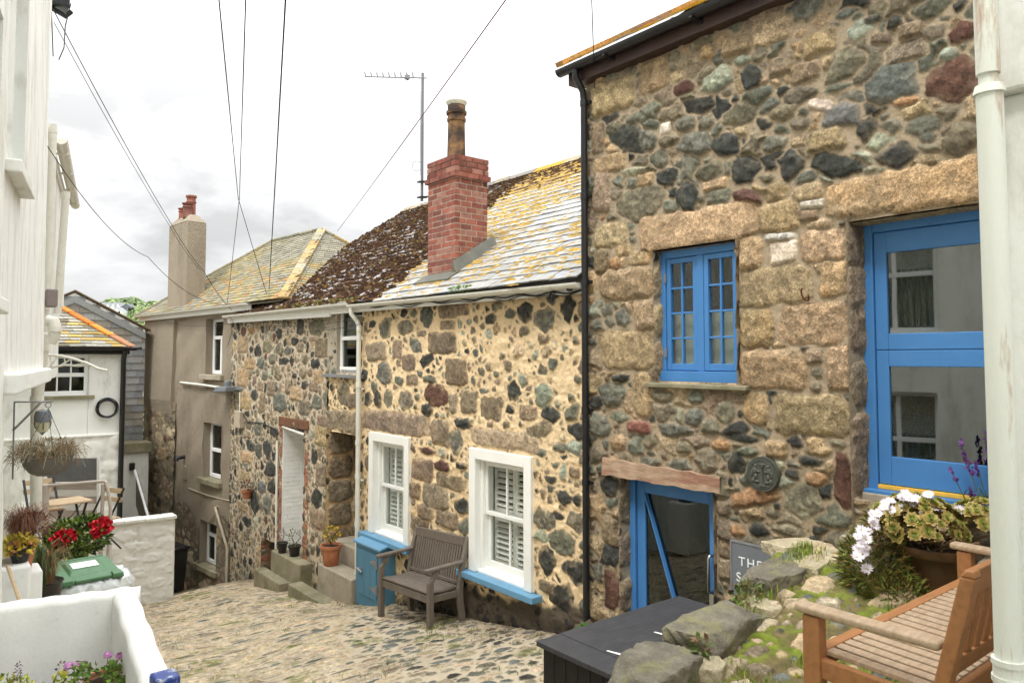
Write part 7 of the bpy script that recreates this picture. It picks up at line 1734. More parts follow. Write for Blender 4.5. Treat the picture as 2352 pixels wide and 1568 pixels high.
m = MB()
for k in range(5): rosette(m, np.array([5.0+rn.gauss(0, .04), 5.03+rn.gauss(0, .1), -1.0+rn.gauss(0, .05)]), .12, (-.5, -.2, .8), rn, [(70, 50, 40), (60, 84, 36), (84, 124, 44)])
m.build('rosette', M['leaf'], t, recalc=False)
for k, (u, v, z) in enumerate(((1716, 1372, .14), (1610, 1492, .10))):
    c = on_z(u, v, z); t = thing('wall_weed', ('leafy weed with reddish leaves growing between the large boulders', 'small green weed sprouting between the two nearest boulders')[k], 'plant', tuple(c)); leaves('foliage', t, [(c+[0, 0, .03], (.11, .06, .05) if k == 0 else (.04, .04, .04), 90 if k == 0 else 25)], .045, 60+k, [(96, 110, 60), (120, 92, 70), (84, 100, 50)], aspect=1.5)
# ================================================================ LEFT: bins, yard furniture, plants
material('bag_film', srgb(240, 244, 243), 0.25, 0.05, 6, 0.9, 14, dist=.02, spec=.6)
_m = M['bag_film']; _nt = _m.node_tree; _b = _nt.nodes['Principled BSDF']; _tr = _nt.nodes.new('ShaderNodeBsdfTransparent'); _mx = _nt.nodes.new('ShaderNodeMixShader'); _mx.inputs[0].default_value = .72
_nt.links.new(_tr.outputs[0], _mx.inputs[1]); _nt.links.new(_b.outputs[0], _mx.inputs[2]); _nt.links.new(_mx.outputs[0], _nt.nodes['Material Output'].inputs[0])
def wheelie(name, label, c, yaw, w_, dpt, h, mat, detail=True):
    """wheeled bin: local x = width, y = depth (front at -y)"""
    t = thing(name, label, 'bin', tuple(c)); ca, sa = math.cos(yaw), math.sin(yaw)
    fr = Frame(c, 0); fr.U = np.array([ca, sa, 0]); fr.V = np.array([-sa, ca, 0])
    W, D = w_/2, dpt/2; m = MB(fr); z1 = h-.1
    m.hexa([(-W*.78, -D*.72, .04), (W*.78, -D*.72, .04), (W*.78, D*.8, .04), (-W*.78, D*.8, .04), (-W*.96, -D*.95, z1), (W*.96, -D*.95, z1), (W*.96, D*.9, z1), (-W*.96, D*.9, z1)])
    m.box(-W, W, -D, D*.92, z1, z1+.035)
    m.build('body', M[mat], t, bevel=.02, segs=3)
    m = MB(fr); y0, y1 = -D-.02, D*.9
    m.hexa([(-W, y0, z1+.037), (W, y0, z1+.037), (W, y1, z1+.055), (-W, y1, z1+.055), (-W*.97, y0+.02, z1+.06), (W*.97, y0+.02, z1+.06), (W*.95, y1-.02, z1+.12), (-W*.95, y1-.02, z1+.12)])
    m.hexa([(-W*.62, y0+.14, z1+.07), (W*.62, y0+.14, z1+.07), (W*.62, y1-.1, z1+.10), (-W*.62, y1-.1, z1+.10), (-W*.52, y0+.2, z1+.105), (W*.52, y0+.2, z1+.105), (W*.55, y1-.14, z1+.135), (-W*.55, y1-.14, z1+.135)])
    m.tube([fr.T(0) if False else (-W*.55, y0-.0, z1+.05), (W*.55, y0-.0, z1+.05)], .022, 8)
    for s_ in (-1, 1): m.hexa([(s_*W*.60, y0-.035, z1+.03), (s_*W*.98, y0-.035, z1+.03), (s_*W*.98, y0+.07, z1+.04), (s_*W*.60, y0+.07, z1+.04), (s_*W*.62, y0-.03, z1+.075), (s_*W*.96, y0-.03, z1+.075), (s_*W*.94, y0+.07, z1+.085), (s_*W*.64, y0+.07, z1+.085)])
    lid = m.build('lid', M[mat], t, bevel=.012, segs=3)
    m = MB(fr); m.tube([(-W*.9, D*.9+.05, z1+.10), (W*.9, D*.9+.05, z1+.10)], .019, 10)
    for q in (-.85, -.3, .3, .85): m.box(W*q-.02, W*q+.02, D*.78, D*.9+.05, z1+.05, z1+.1)
    m.build('handle', M[mat], t, smooth=True)
    for s_ in (-1, 1):
        m = MB(fr); m.lathe((s_*W*.8-.025, D*.8, .1), [(.1, 0), (.1, .05)], 18, axis=0); m.build('wheel', M['black_plastic'], t)
    if detail:
        m = MB(fr); m.hexa([(-W*.42, y0+.25, z1+.108+.006), (W*.42, y0+.25, z1+.114), (W*.42, y1-.2, z1+.132), (-W*.42, y1-.2, z1+.132), (-W*.42, y0+.25, z1+.117), (W*.42, y0+.25, z1+.117), (W*.42, y1-.2, z1+.135), (-W*.42, y1-.2, z1+.135)]); m.build('label_sticker', M['upvc'], lid)
        m = MB(fr); m.box(-W*.55, W*.75, -D*.97-.012, -D*.9, z1-.5, z1-.26); m.build('label_sticker', M['upvc'], t)
        m = MB(fr); x = .04; m.prism([(x-.045, -D-.0, z1-.345), (x+.045, -D-.0, z1-.345), (x+.045, -D, z1-.31), (x+.055, -D, z1-.31), (x, -D, z1-.275), (x-.055, -D, z1-.31), (x-.045, -D, z1-.31)], (0, .003, 0)); m.build('house_emblem', M['navy_paint'], t)
    return t, fr
gb_y = 8.62; gbz = ground_z(gb_y); gbc = np.array([1.42, gb_y, gbz])
_, bfr = wheelie('green_bin', 'green wheelie bin with a white lid sticker behind the white garden wall', gbc, rad(4), .56, .62, 1.2, 'bin_green')
m = MB(bfr); n = 56; rn = random.Random(71); rings = []
for j, (sc, z) in enumerate(((.98, 1.125), (1.16, 1.10), (1.24, 1.04), (1.22, .96), (1.14, .88), (1.08, .80))):
    ring = []
    for k in range(n):
        t = 2*PI*k/n; ct, st_ = math.cos(t), math.sin(t); q = (abs(ct)**3.4+abs(st_)**3.4)**(-1/3.4); wv = 1+.05*math.sin(k*1.9+j)*min(1, j*.5)+.04*math.sin(k*3.7+j*2.1)*min(1, j*.5)+(.22*max(0, ct) if 1 <= j <= 3 else 0)*max(0, math.cos(t*1.0-.2))
        ring.append((.285*sc*q*ct*wv, .315*sc*q*st_*(1 if j < 1 else wv), z+.018*math.sin(k*2.3+j)*(j > 0)+(-.03*math.sin(k*.8) if j == 5 else 0)))
    rings.append(ring)
vs = [p for r_ in rings for p in r_]; m.add(vs, [(i*n+k, i*n+(k+1) % n, (i+1)*n+(k+1) % n, (i+1)*n+k) for i in range(5) for k in range(n)])
bg_ = m.build('plastic_bag', M['bag_film'], None, smooth=True, recalc=False, loc=tuple(gbc+[0, 0, .8])); tag(bg_, 'crumpled clear plastic liner bag hanging out around the rim of the green bin', 'bag')
wheelie('black_bin', 'black wheelie bin standing down the lane beyond the white block wall', np.array([4.50, 17.3, -3.46]), rad(20), .5, .55, 1.02, 'black_plastic', False)

# raised yard with bistro set
m = MB(); m.hexa([(.2, 9.7, -2.6), (1.95, 9.7, -2.6), (2.3, 14.1, -3.2), (.2, 14.1, -3.2), (.2, 9.7, -1.06), (1.95, 9.7, -1.06), (2.3, 14.1, -1.06), (.2, 14.1, -1.06)]); tag(m.build('raised_yard', M['concrete'], None, bevel=.02), kind='structure')
m = MB(); m.box(-.2, .92, 3.6, 5.25, -1.25, -.48); tag(m.build('planting_bed', M['soil'], None), kind='structure')
def chair(label, c, yaw):
    t = thing('folding_chair', label, 'chair', tuple(c), 'folding bistro chairs'); fr = Frame(c, 0); fr.U = np.array([math.cos(yaw), math.sin(yaw), 0]); fr.V = np.array([-math.sin(yaw), math.cos(yaw), 0])
    m = MB(fr)
    for k in range(6): m.box(-.2, .2, -.2+k*.068, -.2+k*.068+.055, .44, .46)
    m.build('seat', M['bistro_wood'], t, bevel=.003)
    m = MB(fr)
    for z, y in ((.66, .2), (.78, .225)): m.hexa([(-.2, y-.0, z), (.2, y, z), (.2, y+.015, z), (-.2, y+.015, z), (-.2, y+.015, z+.065), (.2, y+.015, z+.065), (.2, y+.03, z+.065), (-.2, y+.03, z+.065)])
    m.build('backrest', M['bistro_wood'], t, bevel=.003)
    for s_ in (-1, 1):
        m = MB(fr); m.fr = None; m.bar(fr.P(s_*.19, -.22, 0), fr.P(s_*.19, .25, .86), .012, .03, tuple(fr.U)); m.build('leg', M['dark_metal'], t)
        m = MB(); m.bar(fr.P(s_*.17, .24, 0), fr.P(s_*.17, -.18, .44), .012, .03, tuple(fr.U)); m.build('leg', M['dark_metal'], t)
    return t
zY = -1.06
tc_ = at(141, 1150, 10.3); tc_ = np.array([tc_[0], tc_[1], zY]); tz_ = at(141, 1150, 10.3)[2]
bt = thing('bistro_table', 'small slatted wooden bistro table with dark folding legs in the raised yard', 'table', tuple(tc_))
fr = Frame(tc_, 0); ya = rad(12); fr.U = np.array([math.cos(ya), math.sin(ya), 0]); fr.V = np.array([-math.sin(ya), math.cos(ya), 0]); th_ = tz_-zY
m = MB(fr)
for k in range(8): m.box(-.32, .32, -.24+k*.06, -.24+k*.06+.054, th_-.025, th_)
m.build('tabletop', M['bistro_wood'], bt, bevel=.003)
for s_ in (-1, 1):
    for q in (-1, 1): m = MB(); m.bar(fr.P(s_*.25, -.2*q, 0), fr.P(s_*.25, .2*q, th_-.03), .012, .03, tuple(fr.U)); m.build('leg', M['dark_metal'], bt)
m = MB(); m.tube([fr.P(-.25, -.2, .1), fr.P(.25, -.05, th_-.05)], .005, 6); m.tube([fr.P(.25, -.2, .1), fr.P(-.25, -.05, th_-.05)], .005, 6); m.build('cross_brace', M['dark_metal'], bt)
chair('folding chair behind the bistro table, its slatted back facing up the lane', tc_+fr.U*-.08+fr.V*.38+np.array([0, 0, .08]), ya)
chair('folding chair pulled up to the right of the bistro table, seen side on', tc_+fr.U*.42+fr.V*-.18+np.array([0, 0, -.06]), ya-rad(75))
rl_ = thing('handrail', 'cream painted tubular handrail around the raised yard', 'railing', tuple(np.array([*at(200, 1200, 9.7)[:2], zY])))
T_ = lambda u, v, d=9.7: at(u, v, d)
m = MB(); m.tube([T_(104, 1115), T_(170, 1110), T_(238, 1104.5), T_(243, 1106), T_(249, 1130), T_(254, 1165), T_(252, 1220), T_(247, 1285)], .022, 10); m.build('rail', M['beige_metal'], rl_, smooth=True)
for u, u2 in ((104, 100), (237, 235)):
    p = T_(u, 1112); m = MB(); m.tube([p, np.array([p[0], p[1]+.05, zY])], .024 if u > 200 else .05, 10); m.build('post', M['beige_metal'], rl_, smooth=True)
pn = thing('yard_screen', 'grey speckled sheet above striped white boards screening the raised yard', 'screen', tuple(np.array([*at(170, 1200, 11.6)[:2], zY])))
q = lambda u, v, d=11.6: at(u, v, d)
def facing(m, u0, v0, u1, v1, d, th):
    a, b, c, e = q(u0, v1, d), q(u1, v1, d), q(u1, v0, d), q(u0, v0, d); f = np.array([FW[0], FW[1], 0])*th; m.hexa([a, b, b+f, a+f, e, c, c+f, e+f])
m = MB(); facing(m, 108, 1052, 226, 1106, 11.55, .03); m.build('sheet', M['grey_speckle'], pn)
m = MB(); facing(m, 222, 1049, 228, 1203, 11.52, .03); facing(m, 104, 1098, 108, 1200, 11.52, .03); m.build('frame', M['upvc'], pn)
m = MB(); 
for k in range(6): m.col = srgb(226, 224, 218) if k % 2 else srgb(178, 166, 156); facing(m, 108, 1108+k*16, 222, 1123.5+k*16, 11.6, .03)
m.build('boards', M['brick_white'], pn)
# hanging basket
hd = 5.35
hb = thing('hanging_basket', 'woven hanging basket of dry straw-coloured plants on chains from a wall bracket', 'basket', tuple(at(109, 1075, hd)))
B0 = at(109, 1048, hd); rB = .165
m = MB(); pr = [(.055*rB/.15, -.155), (.10, -.13), (.135, -.07), (.150, 0), (.156, .008), (.14, .008), (.12, -.04), (0, -.06)]
m.lathe(B0, [(r*1.1, h*.85) for r, h in pr], 28); m.build('bowl', M['wicker'], hb, smooth=True)
leaves('foliage', hb, [(B0+[0, 0, .05], (.17, .17, .07), 500), (B0+[-.13, -.02, .02], (.10, .10, .08), 260)], .045, 72, [(140, 116, 76), (116, 98, 56), (158, 136, 96), (162, 162, 142), (98, 100, 54)], aspect=9)
m = MB(); rn = random.Random(73)
for _ in range(420):
    a = rn.uniform(0, 2*PI); r = rB*rn.uniform(.3, 1.05); p = B0+[r*math.cos(a), r*math.sin(a), .02]; L = rn.uniform(.07, .19); d = np.array([math.cos(a), math.sin(a), 0])*L*rn.uniform(.3, .9)
    m.col = tuple(np.array(srgb(*rn.choice([(150, 116, 80), (116, 92, 60), (164, 150, 120), (150, 154, 136)])))*rn.uniform(.7, 1.2)); m.tube([p, p+d*.5+[0, 0, L*rn.uniform(.1, .7)], p+d+[rn.gauss(0, .02), rn.gauss(0, .02), L*rn.uniform(-.6, .5)]], .0013, 4, False)
m.build('dry_stalks', M['leaf'], hb)
m = MB(); hk = at(111, 938, hd+.05)
for a in (.6, 2.7, 4.8):
    e = B0+[rB*math.cos(a), rB*math.sin(a), .01]; n = 22
    for k in range(n):
        c = hk+(e-hk)*(k+.5)/n; d = (e-hk)/n*.55; m.bar(c-d, c+d, .004 if k % 2 else .0015, .0015 if k % 2 else .004)
m.build('chain', M['dark_metal'], hb)
m = MB(); w0 = at(33, 923, hd+.02); w1 = at(36, 1022, hd+.02); tip = at(122, 922.5, hd+.05)
m.tube([w0+[0, 0, .0], at(29, 1100, hd)], .006, 6); m.tube([w0, tip], .006, 6); m.tube([at(30, 988, hd+.0), at(94, 924, hd+.03)], .008, 6); m.tube([at(111, 930, hd+.05)+np.array([.018*math.cos(t), 0, .018*math.sin(t)]) for t in [2*PI*k/14 for k in range(15)]], .004, 6)
m.build('wall_bracket', M['galv'], hb)
lp_ = thing('bulkhead_lantern', 'grey caged outdoor lantern fixed to the white wall above the hanging basket', 'lamp', tuple(at(98, 968, 7.0)))
c = at(98, 968, 7.0); m = MB(); m.lathe(c, [(.0, -.11), (.045, -.09), (.062, -.03), (.064, .04)], 16); m.build('glass', material('lamp_glass', srgb(196, 192, 160), .2, .05, 4, .05, 30), lp_, smooth=True)
m = MB(); m.lathe(c, [(.07, .0), (.074, .05), (.06, .1), (.0, .12)], 16); m.tube([c+[-.07, 0, .0], c+[-.062, 0, -.05], c+[0, 0, -.125], c+[.062, 0, -.05], c+[.07, 0, 0]], .006, 6); m.tube([c+[0, -.07, .0], c+[0, -.066, -.05], c+[0, 0, -.12]], .006, 6); m.build('cap', M['plate_grey'], lp_, smooth=True)
# plants of the yard
def fountain(name, parent, c, n, L0, L1, seed, cols, r=.0016, spread=.06, arch=.9):
    m = MB(); rn = random.Random(seed)
    for _ in range(n):
        a = rn.uniform(0, 2*PI); L = rn.uniform(L0, L1); o = L*arch*rn.uniform(.15, 1); d = np.array([math.cos(a), math.sin(a), 0]); p = np.array(c)+d*rn.uniform(0, spread)
        m.col = tuple(np.array(srgb(*rn.choice(cols)))*rn.uniform(.7, 1.2)); h = L*rn.uniform(.6, 1); q1, q2, q3 = p+d*o*.35+[0, 0, h*.75], p+d*o*.8+[0, 0, h*.82], p+d*o*1.1+[0, 0, h*.5]
        s_ = np.array([-d[1], d[0], 0])*r
        m.add([p-s_, p+s_, q1+s_, q1-s_, q2+s_*.8, q2-s_*.8, q3], [(0, 1, 2, 3), (3, 2, 4, 5), (5, 4, 6)])
    return m.build(name, M['leaf'], parent, recalc=False)
c = at(52, 1235, 5.4); t = thing('reddish_grass', 'fountain of fine reddish brown ornamental grass against the white house', 'plant', tuple(c))
m = MB(); m.lathe(c+[0, 0, -.22], [(.06, 0), (.085, .15), (.095, .16), (.095, .19), (.07, .18), (0, .17)], 18); m.build('vessel', M['terracotta'], t, smooth=True)
m = MB(); m.box(c[0]-.16, c[0]+.12, c[1]-.12, c[1]+.14, -1.25, c[2]-.22); pl3 = m.build('plinth', M['white_render'], None, bevel=.02, loc=(c[0], c[1], -1.25)); tag(pl3, 'narrow white plinth carrying the reddish ornamental grass', 'plinth')
flower = fountain('foliage', t, c+[0, 0, -.04], 900, .16, .36, 81, [(150, 108, 78), (128, 84, 64), (110, 62, 56), (164, 130, 96)], arch=.75)
leaves('plumes', t, [(c+[.06, .0, .07], (.1, .1, .10), 330)], .05, 82, [(112, 62, 60), (134, 84, 70), (96, 54, 52)], aspect=5)
flower_ = flower_pot('black_trough', 'black pot of yellow-leaved plants below the reddish grass', at(46, 1290, 5.2), .05, .07, .11, 'black_plastic', .006)
c = at(44, 1252, 5.2); leaves('foliage', flower_, [(c, (.10, .08, .06), 150)], .05, 83, [(206, 186, 70), (190, 160, 60), (160, 150, 60), (170, 120, 70)], aspect=1.4)
m = MB(); a_, b_2 = at(17, 1298, 4.9), at(52, 1400, 4.85); m.tube([a_, b_2], .011, 8); bs_ = m.build('broom_handle', M['bistro_wood'], None, smooth=True, loc=tuple(b_2)); tag(bs_, 'bare wooden broom handle leaning behind the white garden wall', 'broom')
# white ledges that carry the pots
m = MB(); c = at(40, 1330, 5.25); m.box(c[0]-.3, c[0]+.06, c[1]-.2, c[1]+.12, -1.25, at(46, 1290, 5.2)[2]-.0); pl_ = m.build('plinth', M['white_render'], None, bevel=.02, loc=(c[0], c[1], -1.25)); tag(pl_, 'white rendered plinth carrying pots beside the white house wall', 'plinth')
c = at(96, 1318, 6.4); t = thing('leafy_pot', 'black tub of dark strappy leaves and dry grass beside the green bin', 'plant', tuple(np.array([c[0], c[1], at(100, 1340, 6.4)[2]-.36])))
zt_ = at(100, 1340, 6.4)[2]; zq = zt_-.36; m = MB(); m.box(c[0]-.24, c[0]+.2, c[1]-.2, c[1]+.2, -1.5, zq); pl2 = m.build('plinth', M['white_render'], None, bevel=.02, loc=(c[0], c[1], -1.5)); tag(pl2, 'low white plinth under the black tub beside the green bin', 'plinth')
m = MB(); m.lathe((c[0], c[1], zq), [(.12, 0), (.16, .36), (.17, .38), (.14, .36), (0, .34)], 20); m.build('tub', M['black_plastic'], t, smooth=True)
b_ = np.array([c[0], c[1], zt_]); fountain('foliage', t, b_, 90, .22, .46, 84, [(70, 92, 48), (84, 104, 56), (60, 76, 44), (110, 110, 60)], r=.011, arch=.6); fountain('dry_grass', t, b_+[.04, 0, 0], 420, .16, .44, 85, [(158, 124, 84), (132, 100, 66), (176, 144, 104)], arch=.5)
c = at(172, 1238, 9.1); t = thing('red_azalea', 'leafy shrub with two clusters of bright red flowers behind the green bin', 'shrub', tuple(np.array([c[0], c[1], -1.6])))
leaves('foliage', t, [(c+[0, 0, .02], (.38, .24, .22), 1150), (c+[-.18, -.1, -.12], (.26, .2, .2), 420), (c+[.16, 0, .14], (.2, .2, .12), 300)], .075, 86, [(84, 112, 44), (112, 140, 52), (64, 88, 40), (146, 164, 66), (50, 70, 36)], aspect=2.3)
stems('stem', t, [[np.array([c[0]+rn.gauss(0, .05), c[1], -1.6]), c+[rn.gauss(0, .2), rn.gauss(0, .1), rn.gauss(0, .08)]] for _ in range(12)], .009, srgb(70, 56, 40))
for (u, v, R_, n) in ((232, 1209, (.09, .07, .07), 110), (146, 1236, (.10, .08, .07), 90), (136, 1258, (.06, .06, .05), 40)):
    cc_ = at(u, v, 8.86); leaves('flowers', t, [(cc_, R_, n)], .075, u, [(206, 30, 50), (184, 22, 40), (220, 60, 70), (150, 20, 34)], 'petal', 1.2)
# pots inside the front wall
for k, (u, v, dep, lab, rr_) in enumerate(((243, 1560, 4.15, 'terracotta pot of pink geraniums inside the white garden wall', .10),)):
    c = at(u, v, dep); t = flower_pot('geranium_pot', lab, np.array([c[0], c[1], -.48]), .085, rr_, c[2]+.48+.02, 'terracotta', .014)
    top = np.array([c[0], c[1], c[2]+.03])
    cl = [at(x, y, dep+dz) for x, y, dz in ((186, 1538, .02), (205, 1528, -.1), (250, 1535, -.1), (272, 1530, .0), (290, 1545, .05), (300, 1560, -.1), (262, 1560, -.15), (180, 1558, -.1))]
    leaves('foliage', t, [(q_+[0, 0, -.01], (.045, .045, .02), 26) for q_ in cl], .034, 90, [(104, 134, 58), (124, 150, 66), (86, 116, 50)], aspect=1.1, up=.9)
    stems('stem', t, [[top, (top+q_)/2+[0, 0, -.02], q_] for q_ in cl], .004, srgb(112, 92, 66))
    m = MB(); rn = random.Random(91)
    heads = [(248, 1503), (192, 1525), (178, 1524), (157, 1528), (276, 1505), (306, 1522), (147, 1545), (312, 1530)]
    for (x, y) in heads:
        hc = at(x, y, dep+rn.uniform(-.1, .1))
        for q in range(26):
            d = np.array([rn.gauss(0, 1) for _ in range(3)]); d /= np.linalg.norm(d); m.col = tuple(np.array(srgb(*rn.choice([(206, 140, 196), (190, 120, 180), (222, 168, 210)])))*rn.uniform(.8, 1.1)); s_ = np.cross(d, [.3, .4, .8]); s_ /= np.linalg.norm(s_); u_ = np.cross(d, s_); p_ = hc+d*np.array([.022, .022, .017]); e = .009
            m.add([p_+s_*e, p_+u_*e, p_-s_*e, p_-u_*e], [(0, 1, 2, 3)])
        top2 = hc+np.array([rn.gauss(0, .01), 0, -.1])
    m.build('blossom', M['petal'], t, recalc=False)
    stems('flower_stem', t, [[at(x, y, dep)-[0, 0, .012], (at(x, y, dep)+top)/2+[0, 0, .0], top] for x, y in heads], .0025, srgb(120, 110, 70))
c = at(70, 1562, 4.1); t = thing('yellow_plant', 'yellow-green leafy plant with small purple buds at the bottom left corner', 'plant', tuple(np.array([c[0], c[1], -.48])))
leaves('foliage', t, [(at(x, y, 4.1), (.035, .035, .02), 22) for x, y in ((15, 1562), (45, 1560), (135, 1560), (155, 1562), (60, 1574))], .036, 92, [(190, 190, 60), (150, 164, 60), (206, 200, 90), (120, 140, 50)], aspect=1.5)
stems('stem', t, [[np.array([c[0], c[1], -.48]), at(x, y, 4.1)] for x, y in ((15, 1555), (45, 1550), (130, 1550), (152, 1556), (100, 1566))], .004, srgb(110, 110, 60))
leaves('buds', t, [(at(x, y, 4.1), (.014, .014, .03), 24) for x, y in ((43, 1533), (140, 1530), (40, 1545))], .018, 93, [(96, 72, 104), (120, 96, 70)], 'petal')

# ================================================================ overhead wires
def wire(label, pts, r=.006, sag=0.0, mat='wire_black'):
    P_ = [np.array(p, float) for p in pts]; out = []
    for i in range(len(P_)-1):
        n = 18
        for k in range(n+(i == len(P_)-2)):
            t = k/n; p = P_[i]+(P_[i+1]-P_[i])*t; out.append(p-np.array([0, 0, 4*sag*t*(1-t)]))
    m = MB(); m.tube(out, r*.75, 5); o = m.build('overhead_wire', M[mat], None, smooth=True, loc=tuple(P_[0])); return tag(o, label, 'wire', 'overhead wires')
material('wire_black', srgb(38, 36, 36), .6, .1, 5, 0); material('wire_red', srgb(104, 56, 44), .6, .1, 5, 0)
cA = at(532, 712, 15.6); cJ = at(547, 455, 12.0)
wire('upper of two parallel wires from the white house past the rendered chimney', [at(122, 22, 8.5), at(392, 512, 15.0), at(468, 622, 15.3), cA], .008, .06)
wire('thinner lower wire running beside the white house line to the chimney', [at(124, 52, 8.5), at(388, 516, 15.0), at(462, 622, 15.3)], .006, .06)
wire('sagging wire from the rusty hook on the white house to the cottage eaves', [at(86, 300, 7.8), at(340, 590, 13.5), at(522, 700, 15.5)], .007, .22)
wire('steep wire at the left of the crossing pair, down to the cottage roof', [at(497, -60, 4.6), cJ, at(612, 674, 14.4)], .007)
wire('steep wire at the right of the crossing pair, down to the rendered house eaves', [at(566, -60, 4.6), cJ+np.array([.02, 0, 0]), at(522, 696, 15.4)], .007)
wire('single thick wire dropping steeply to the mossy roof beside the crossing pair', [at(659, -60, 4.6), at(618, 664, 14.2)], .009)
wire('brown wire slanting from the top right across the aerial to the far roof', [at(1205, -60, 4.6), at(775, 531, 16.5)], .007, .02, 'wire_red')
wire('vertical thin wire dropping to the gutter end of the granite house', [at(1357, -60, 5.2), at(1364, 150, 7.2), at(1366, 205, 7.3)], .006)
for k, (a_, b_, s_, lab) in enumerate((((530, 730), (836, 728), .34, 'upper slack cable across the top of the mossy cottage wall'), ((530, 734), (838, 742), .42, 'lower slack cable drooping across the mossy cottage wall'), ((345, 727), (532, 742), .3, 'thin slack cable along the top of the rendered house wall'))):
    p = FC.P(FC.px(*a_, -.13)[0], -.13, FC.px(*a_, -.13)[1]) if k < 2 else FB.P(FB.px(*a_, -.1)[0], -.1, FB.px(*a_, -.1)[1]); q = FC.P(FC.px(*b_, -.13)[0], -.13, FC.px(*b_, -.13)[1])
    wire(lab, [p, q], .005, s_*.45)
# cables clipped under the cream cottage gutter
m = MB(); pts = []
for k in range(40):
    u = 850+(1345-850)*k/39; v = 703+(668-703)*k/39+3*math.sin(k*1.1); a, z = FC.px(u, v, -.15); pts.append(FC.P(a, -.15, z))
m.tube(pts, .009, 6); m.tube([p+np.array([0, 0, -.02+.012*math.sin(i*.7)]) for i, p in enumerate(pts)], .006, 6)
a, z = FC.px(1268, 680, -.17); m.tube([FC.P(a+.03*math.cos(t), -.17, z+.06*math.sin(t)) for t in [k*2*PI/18 for k in range(19)]], .007, 6); m.tube([FC.P(a+.02+.03*math.cos(t), -.17, z-.02+.05*math.sin(t)) for t in [k*2*PI/18 for k in range(19)]], .007, 6)
a, z = FC.px(1308, 663, -.19); m.lathe(FC.P(a, -.19, z-.03), [(.0, 0), (.03, .01), (.035, .03), (.03, .05), (0, .06)], 12)
m.build('eaves_cables', M['black_plastic'], c1, smooth=True)
m = MB(); q = FC.P(FC.px(535, 730, -.1)[0], -.12, FC.px(535, 730, -.1)[1]); rn = random.Random(97)
for k in range(4): c_ = q+np.array([rn.gauss(0, .04), rn.gauss(0, .06), rn.gauss(-.02, .04)]); r = rn.uniform(.06, .14); m.tube([c_+np.array([-.03, r*math.cos(t), r*.6*math.sin(t)]) for t in [j*2*PI/18 for j in range(16)]], .005, 5)
m.tube([q, q+np.array([0, -.0, -.3]), q+np.array([.02, .3, -.6])], .005, 5); m.build('cable_tangle', M['wire_black'], c2)
# weeds growing in the gutters
leaves('gutter_weeds', c1, [(FC.P(*(lambda q: (q[0], -.2, q[1]))(FC.px(u, v, -.2))), (.06, .08, .025), n) for u, v, n in ((1045, 665, 60), (1060, 664, 60), (1075, 664, 40))], .04, 98, [(88, 122, 48), (110, 140, 60)], aspect=2)
leaves('gutter_weeds', c2, [(FC.P(*(lambda q: (q[0], -.2, q[1]))(FC.px(u, v, -.2))), (.05, .1, .03), n) for u, v, n in ((680, 703, 60), (700, 701, 40), (730, 697, 50), (765, 692, 60), (790, 690, 50), (815, 688, 40), (640, 708, 30))], .04, 99, [(120, 112, 48), (100, 110, 44), (150, 120, 60)], aspect=2)

# ================================================================ far hillside across the bay
hd_ = 620.0; V = []; Q = []; nu, nv = 60, 24
def hill_p(i, j):
    u = 60+(420)*i/(nu-1); t = j/(nv-1); dep = hd_*(.62+.45*t); d = ray(u, 822); p = EYE+d*dep
    ridge = 46+2.0*math.sin(u*.05)+1.2*math.sin(u*.13); z = -22+(ridge+22)*(math.sin(t*PI/2)**1.1); return np.array([p[0], p[1], z])
V = [hill_p(i, j) for i in range(nu) for j in range(nv)]
Q = [(i*nv+j, (i+1)*nv+j, (i+1)*nv+j+1, i*nv+j+1) for i in range(nu-1) for j in range(nv-1)]
o = mesh_arrays('hill', V, Q, material('hill_green', srgb(92, 116, 58), .95, .3, .02, 0), None); tag(o, kind='structure')
m = MB(); rn = random.Random(101); LC = [(112, 132, 76), (124, 144, 84), (94, 114, 66), (138, 154, 96), (84, 104, 62)]
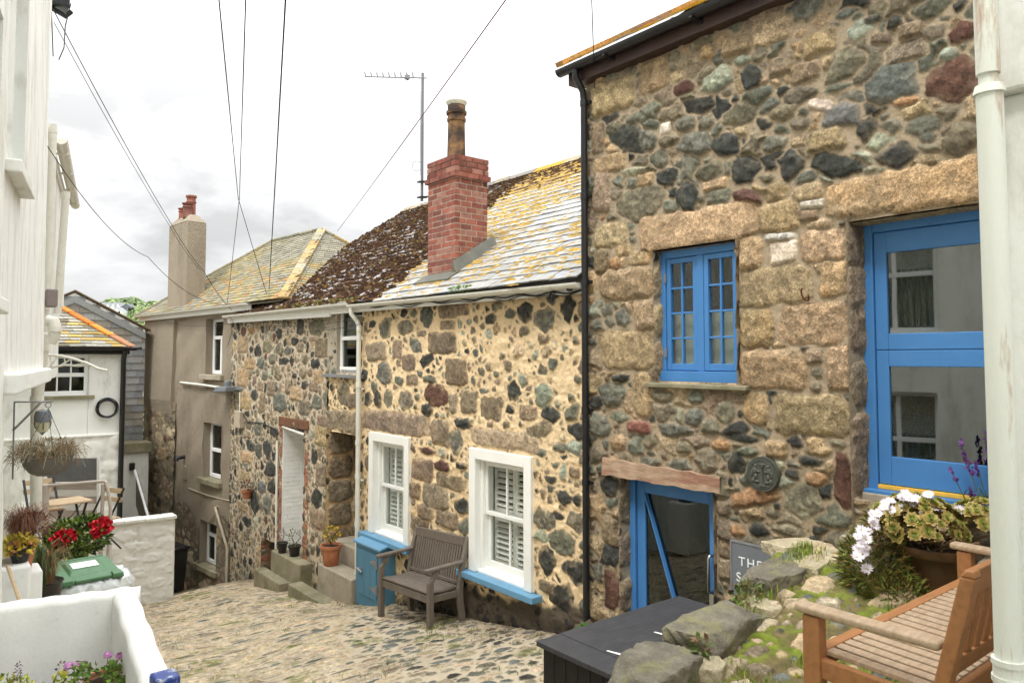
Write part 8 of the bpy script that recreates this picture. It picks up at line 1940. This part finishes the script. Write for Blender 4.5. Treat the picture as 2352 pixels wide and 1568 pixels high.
for _ in range(1300):
    i, j = rn.uniform(14, 44), rn.uniform(6, nv-1)**1.0; p = hill_p(i, j); R_ = rn.uniform(2.6, 5.5); q_ = p-EYE; dp2 = q_@FW; uu, vv = PX+F_*(q_@RT)/dp2, PY-F_*(q_@UP)/dp2
    if 218 < uu < 312 and 680 < vv < 760 and dp2 < 585: continue
    base = np.array(srgb(*rn.choice(LC)))
    for q in range(44):
        d = np.array([rn.gauss(0, 1), rn.gauss(0, 1), abs(rn.gauss(0, 1))-.2]); d /= np.linalg.norm(d); c = p+[0, 0, R_*.5]+d*R_*np.array([1, 1, .85]); s_ = np.cross(d, [rn.gauss(0, 1), rn.gauss(0, 1), 1]); s_ /= np.linalg.norm(s_)+1e-9; u_ = np.cross(d, s_); e = R_*rn.uniform(.16, .3)
        m.col = tuple(base*rn.uniform(.7, 1.25)); m.add([c+s_*e, c+u_*e, c-s_*e*.8+d*e*.3, c-u_*e], [(0, 1, 2, 3)])
tag(m.build('woodland', M['leaf'], None, recalc=False), kind='stuff')
def far_house(name, label, u0, u1, v0, v1, dep, gables, wallm, roofrgb):
    a, b = at(u0, v1, dep), at(u1, v1, dep); w_ = np.linalg.norm((b-a)[:2]); h = (v1-v0)/F_*dep; t = thing(name, label, 'house', tuple((a+b)/2)); fr = Frame(a, 0); fr.U = RT; fr.V = np.array([FW[0], FW[1], 0])
    m = MB(fr); m.box(0, w_, 0, 10, -6, h*.62); 
    for k in range(gables): l = w_*k/gables; r = w_*(k+.9)/gables; m.prism([(l, -.1, h*.62), (r, -.1, h*.62), ((l+r)/2, -.1, h)], (0, 9, 0))
    m.build('wall', M[wallm], t)
    m = MB(fr); m.col = roofrgb
    for k in range(gables):
        l = w_*k/gables; r = w_*(k+.9)/gables; c = (l+r)/2
        for x in (l, r): m.hexa([(x, -.3, h*.60), (c, -.3, h+.05), (c, 9.5, h+.05), (x, 9.5, h*.60), (x, -.3, h*.66), (c, -.3, h+.35), (c, 9.5, h+.35), (x, 9.5, h*.66)])
    m.build('roof', M['slate'], t)
    for k in range(gables*2):
        m = MB(fr); x = w_*(k+.35)/(gables*2); m.box(x, x+w_*.2/gables, -.15, .05, h*.18, h*.5); m.build('window', M['door_inside'], t)
far_house('white_villa', 'white many-gabled house among the trees on the far hillside', 229, 277, 695, 722, 560, 4, 'upvc', srgb(150, 152, 156))
far_house('grey_villa', 'grey gabled house among the trees right of the white far house', 279, 302, 698, 716, 560, 1, 'plate_grey', srgb(96, 100, 106))
far_house('small_villa', 'small white gabled house below the many-gabled one on the far hillside', 258, 278, 706, 724, 545, 1, 'upvc', srgb(140, 142, 146))
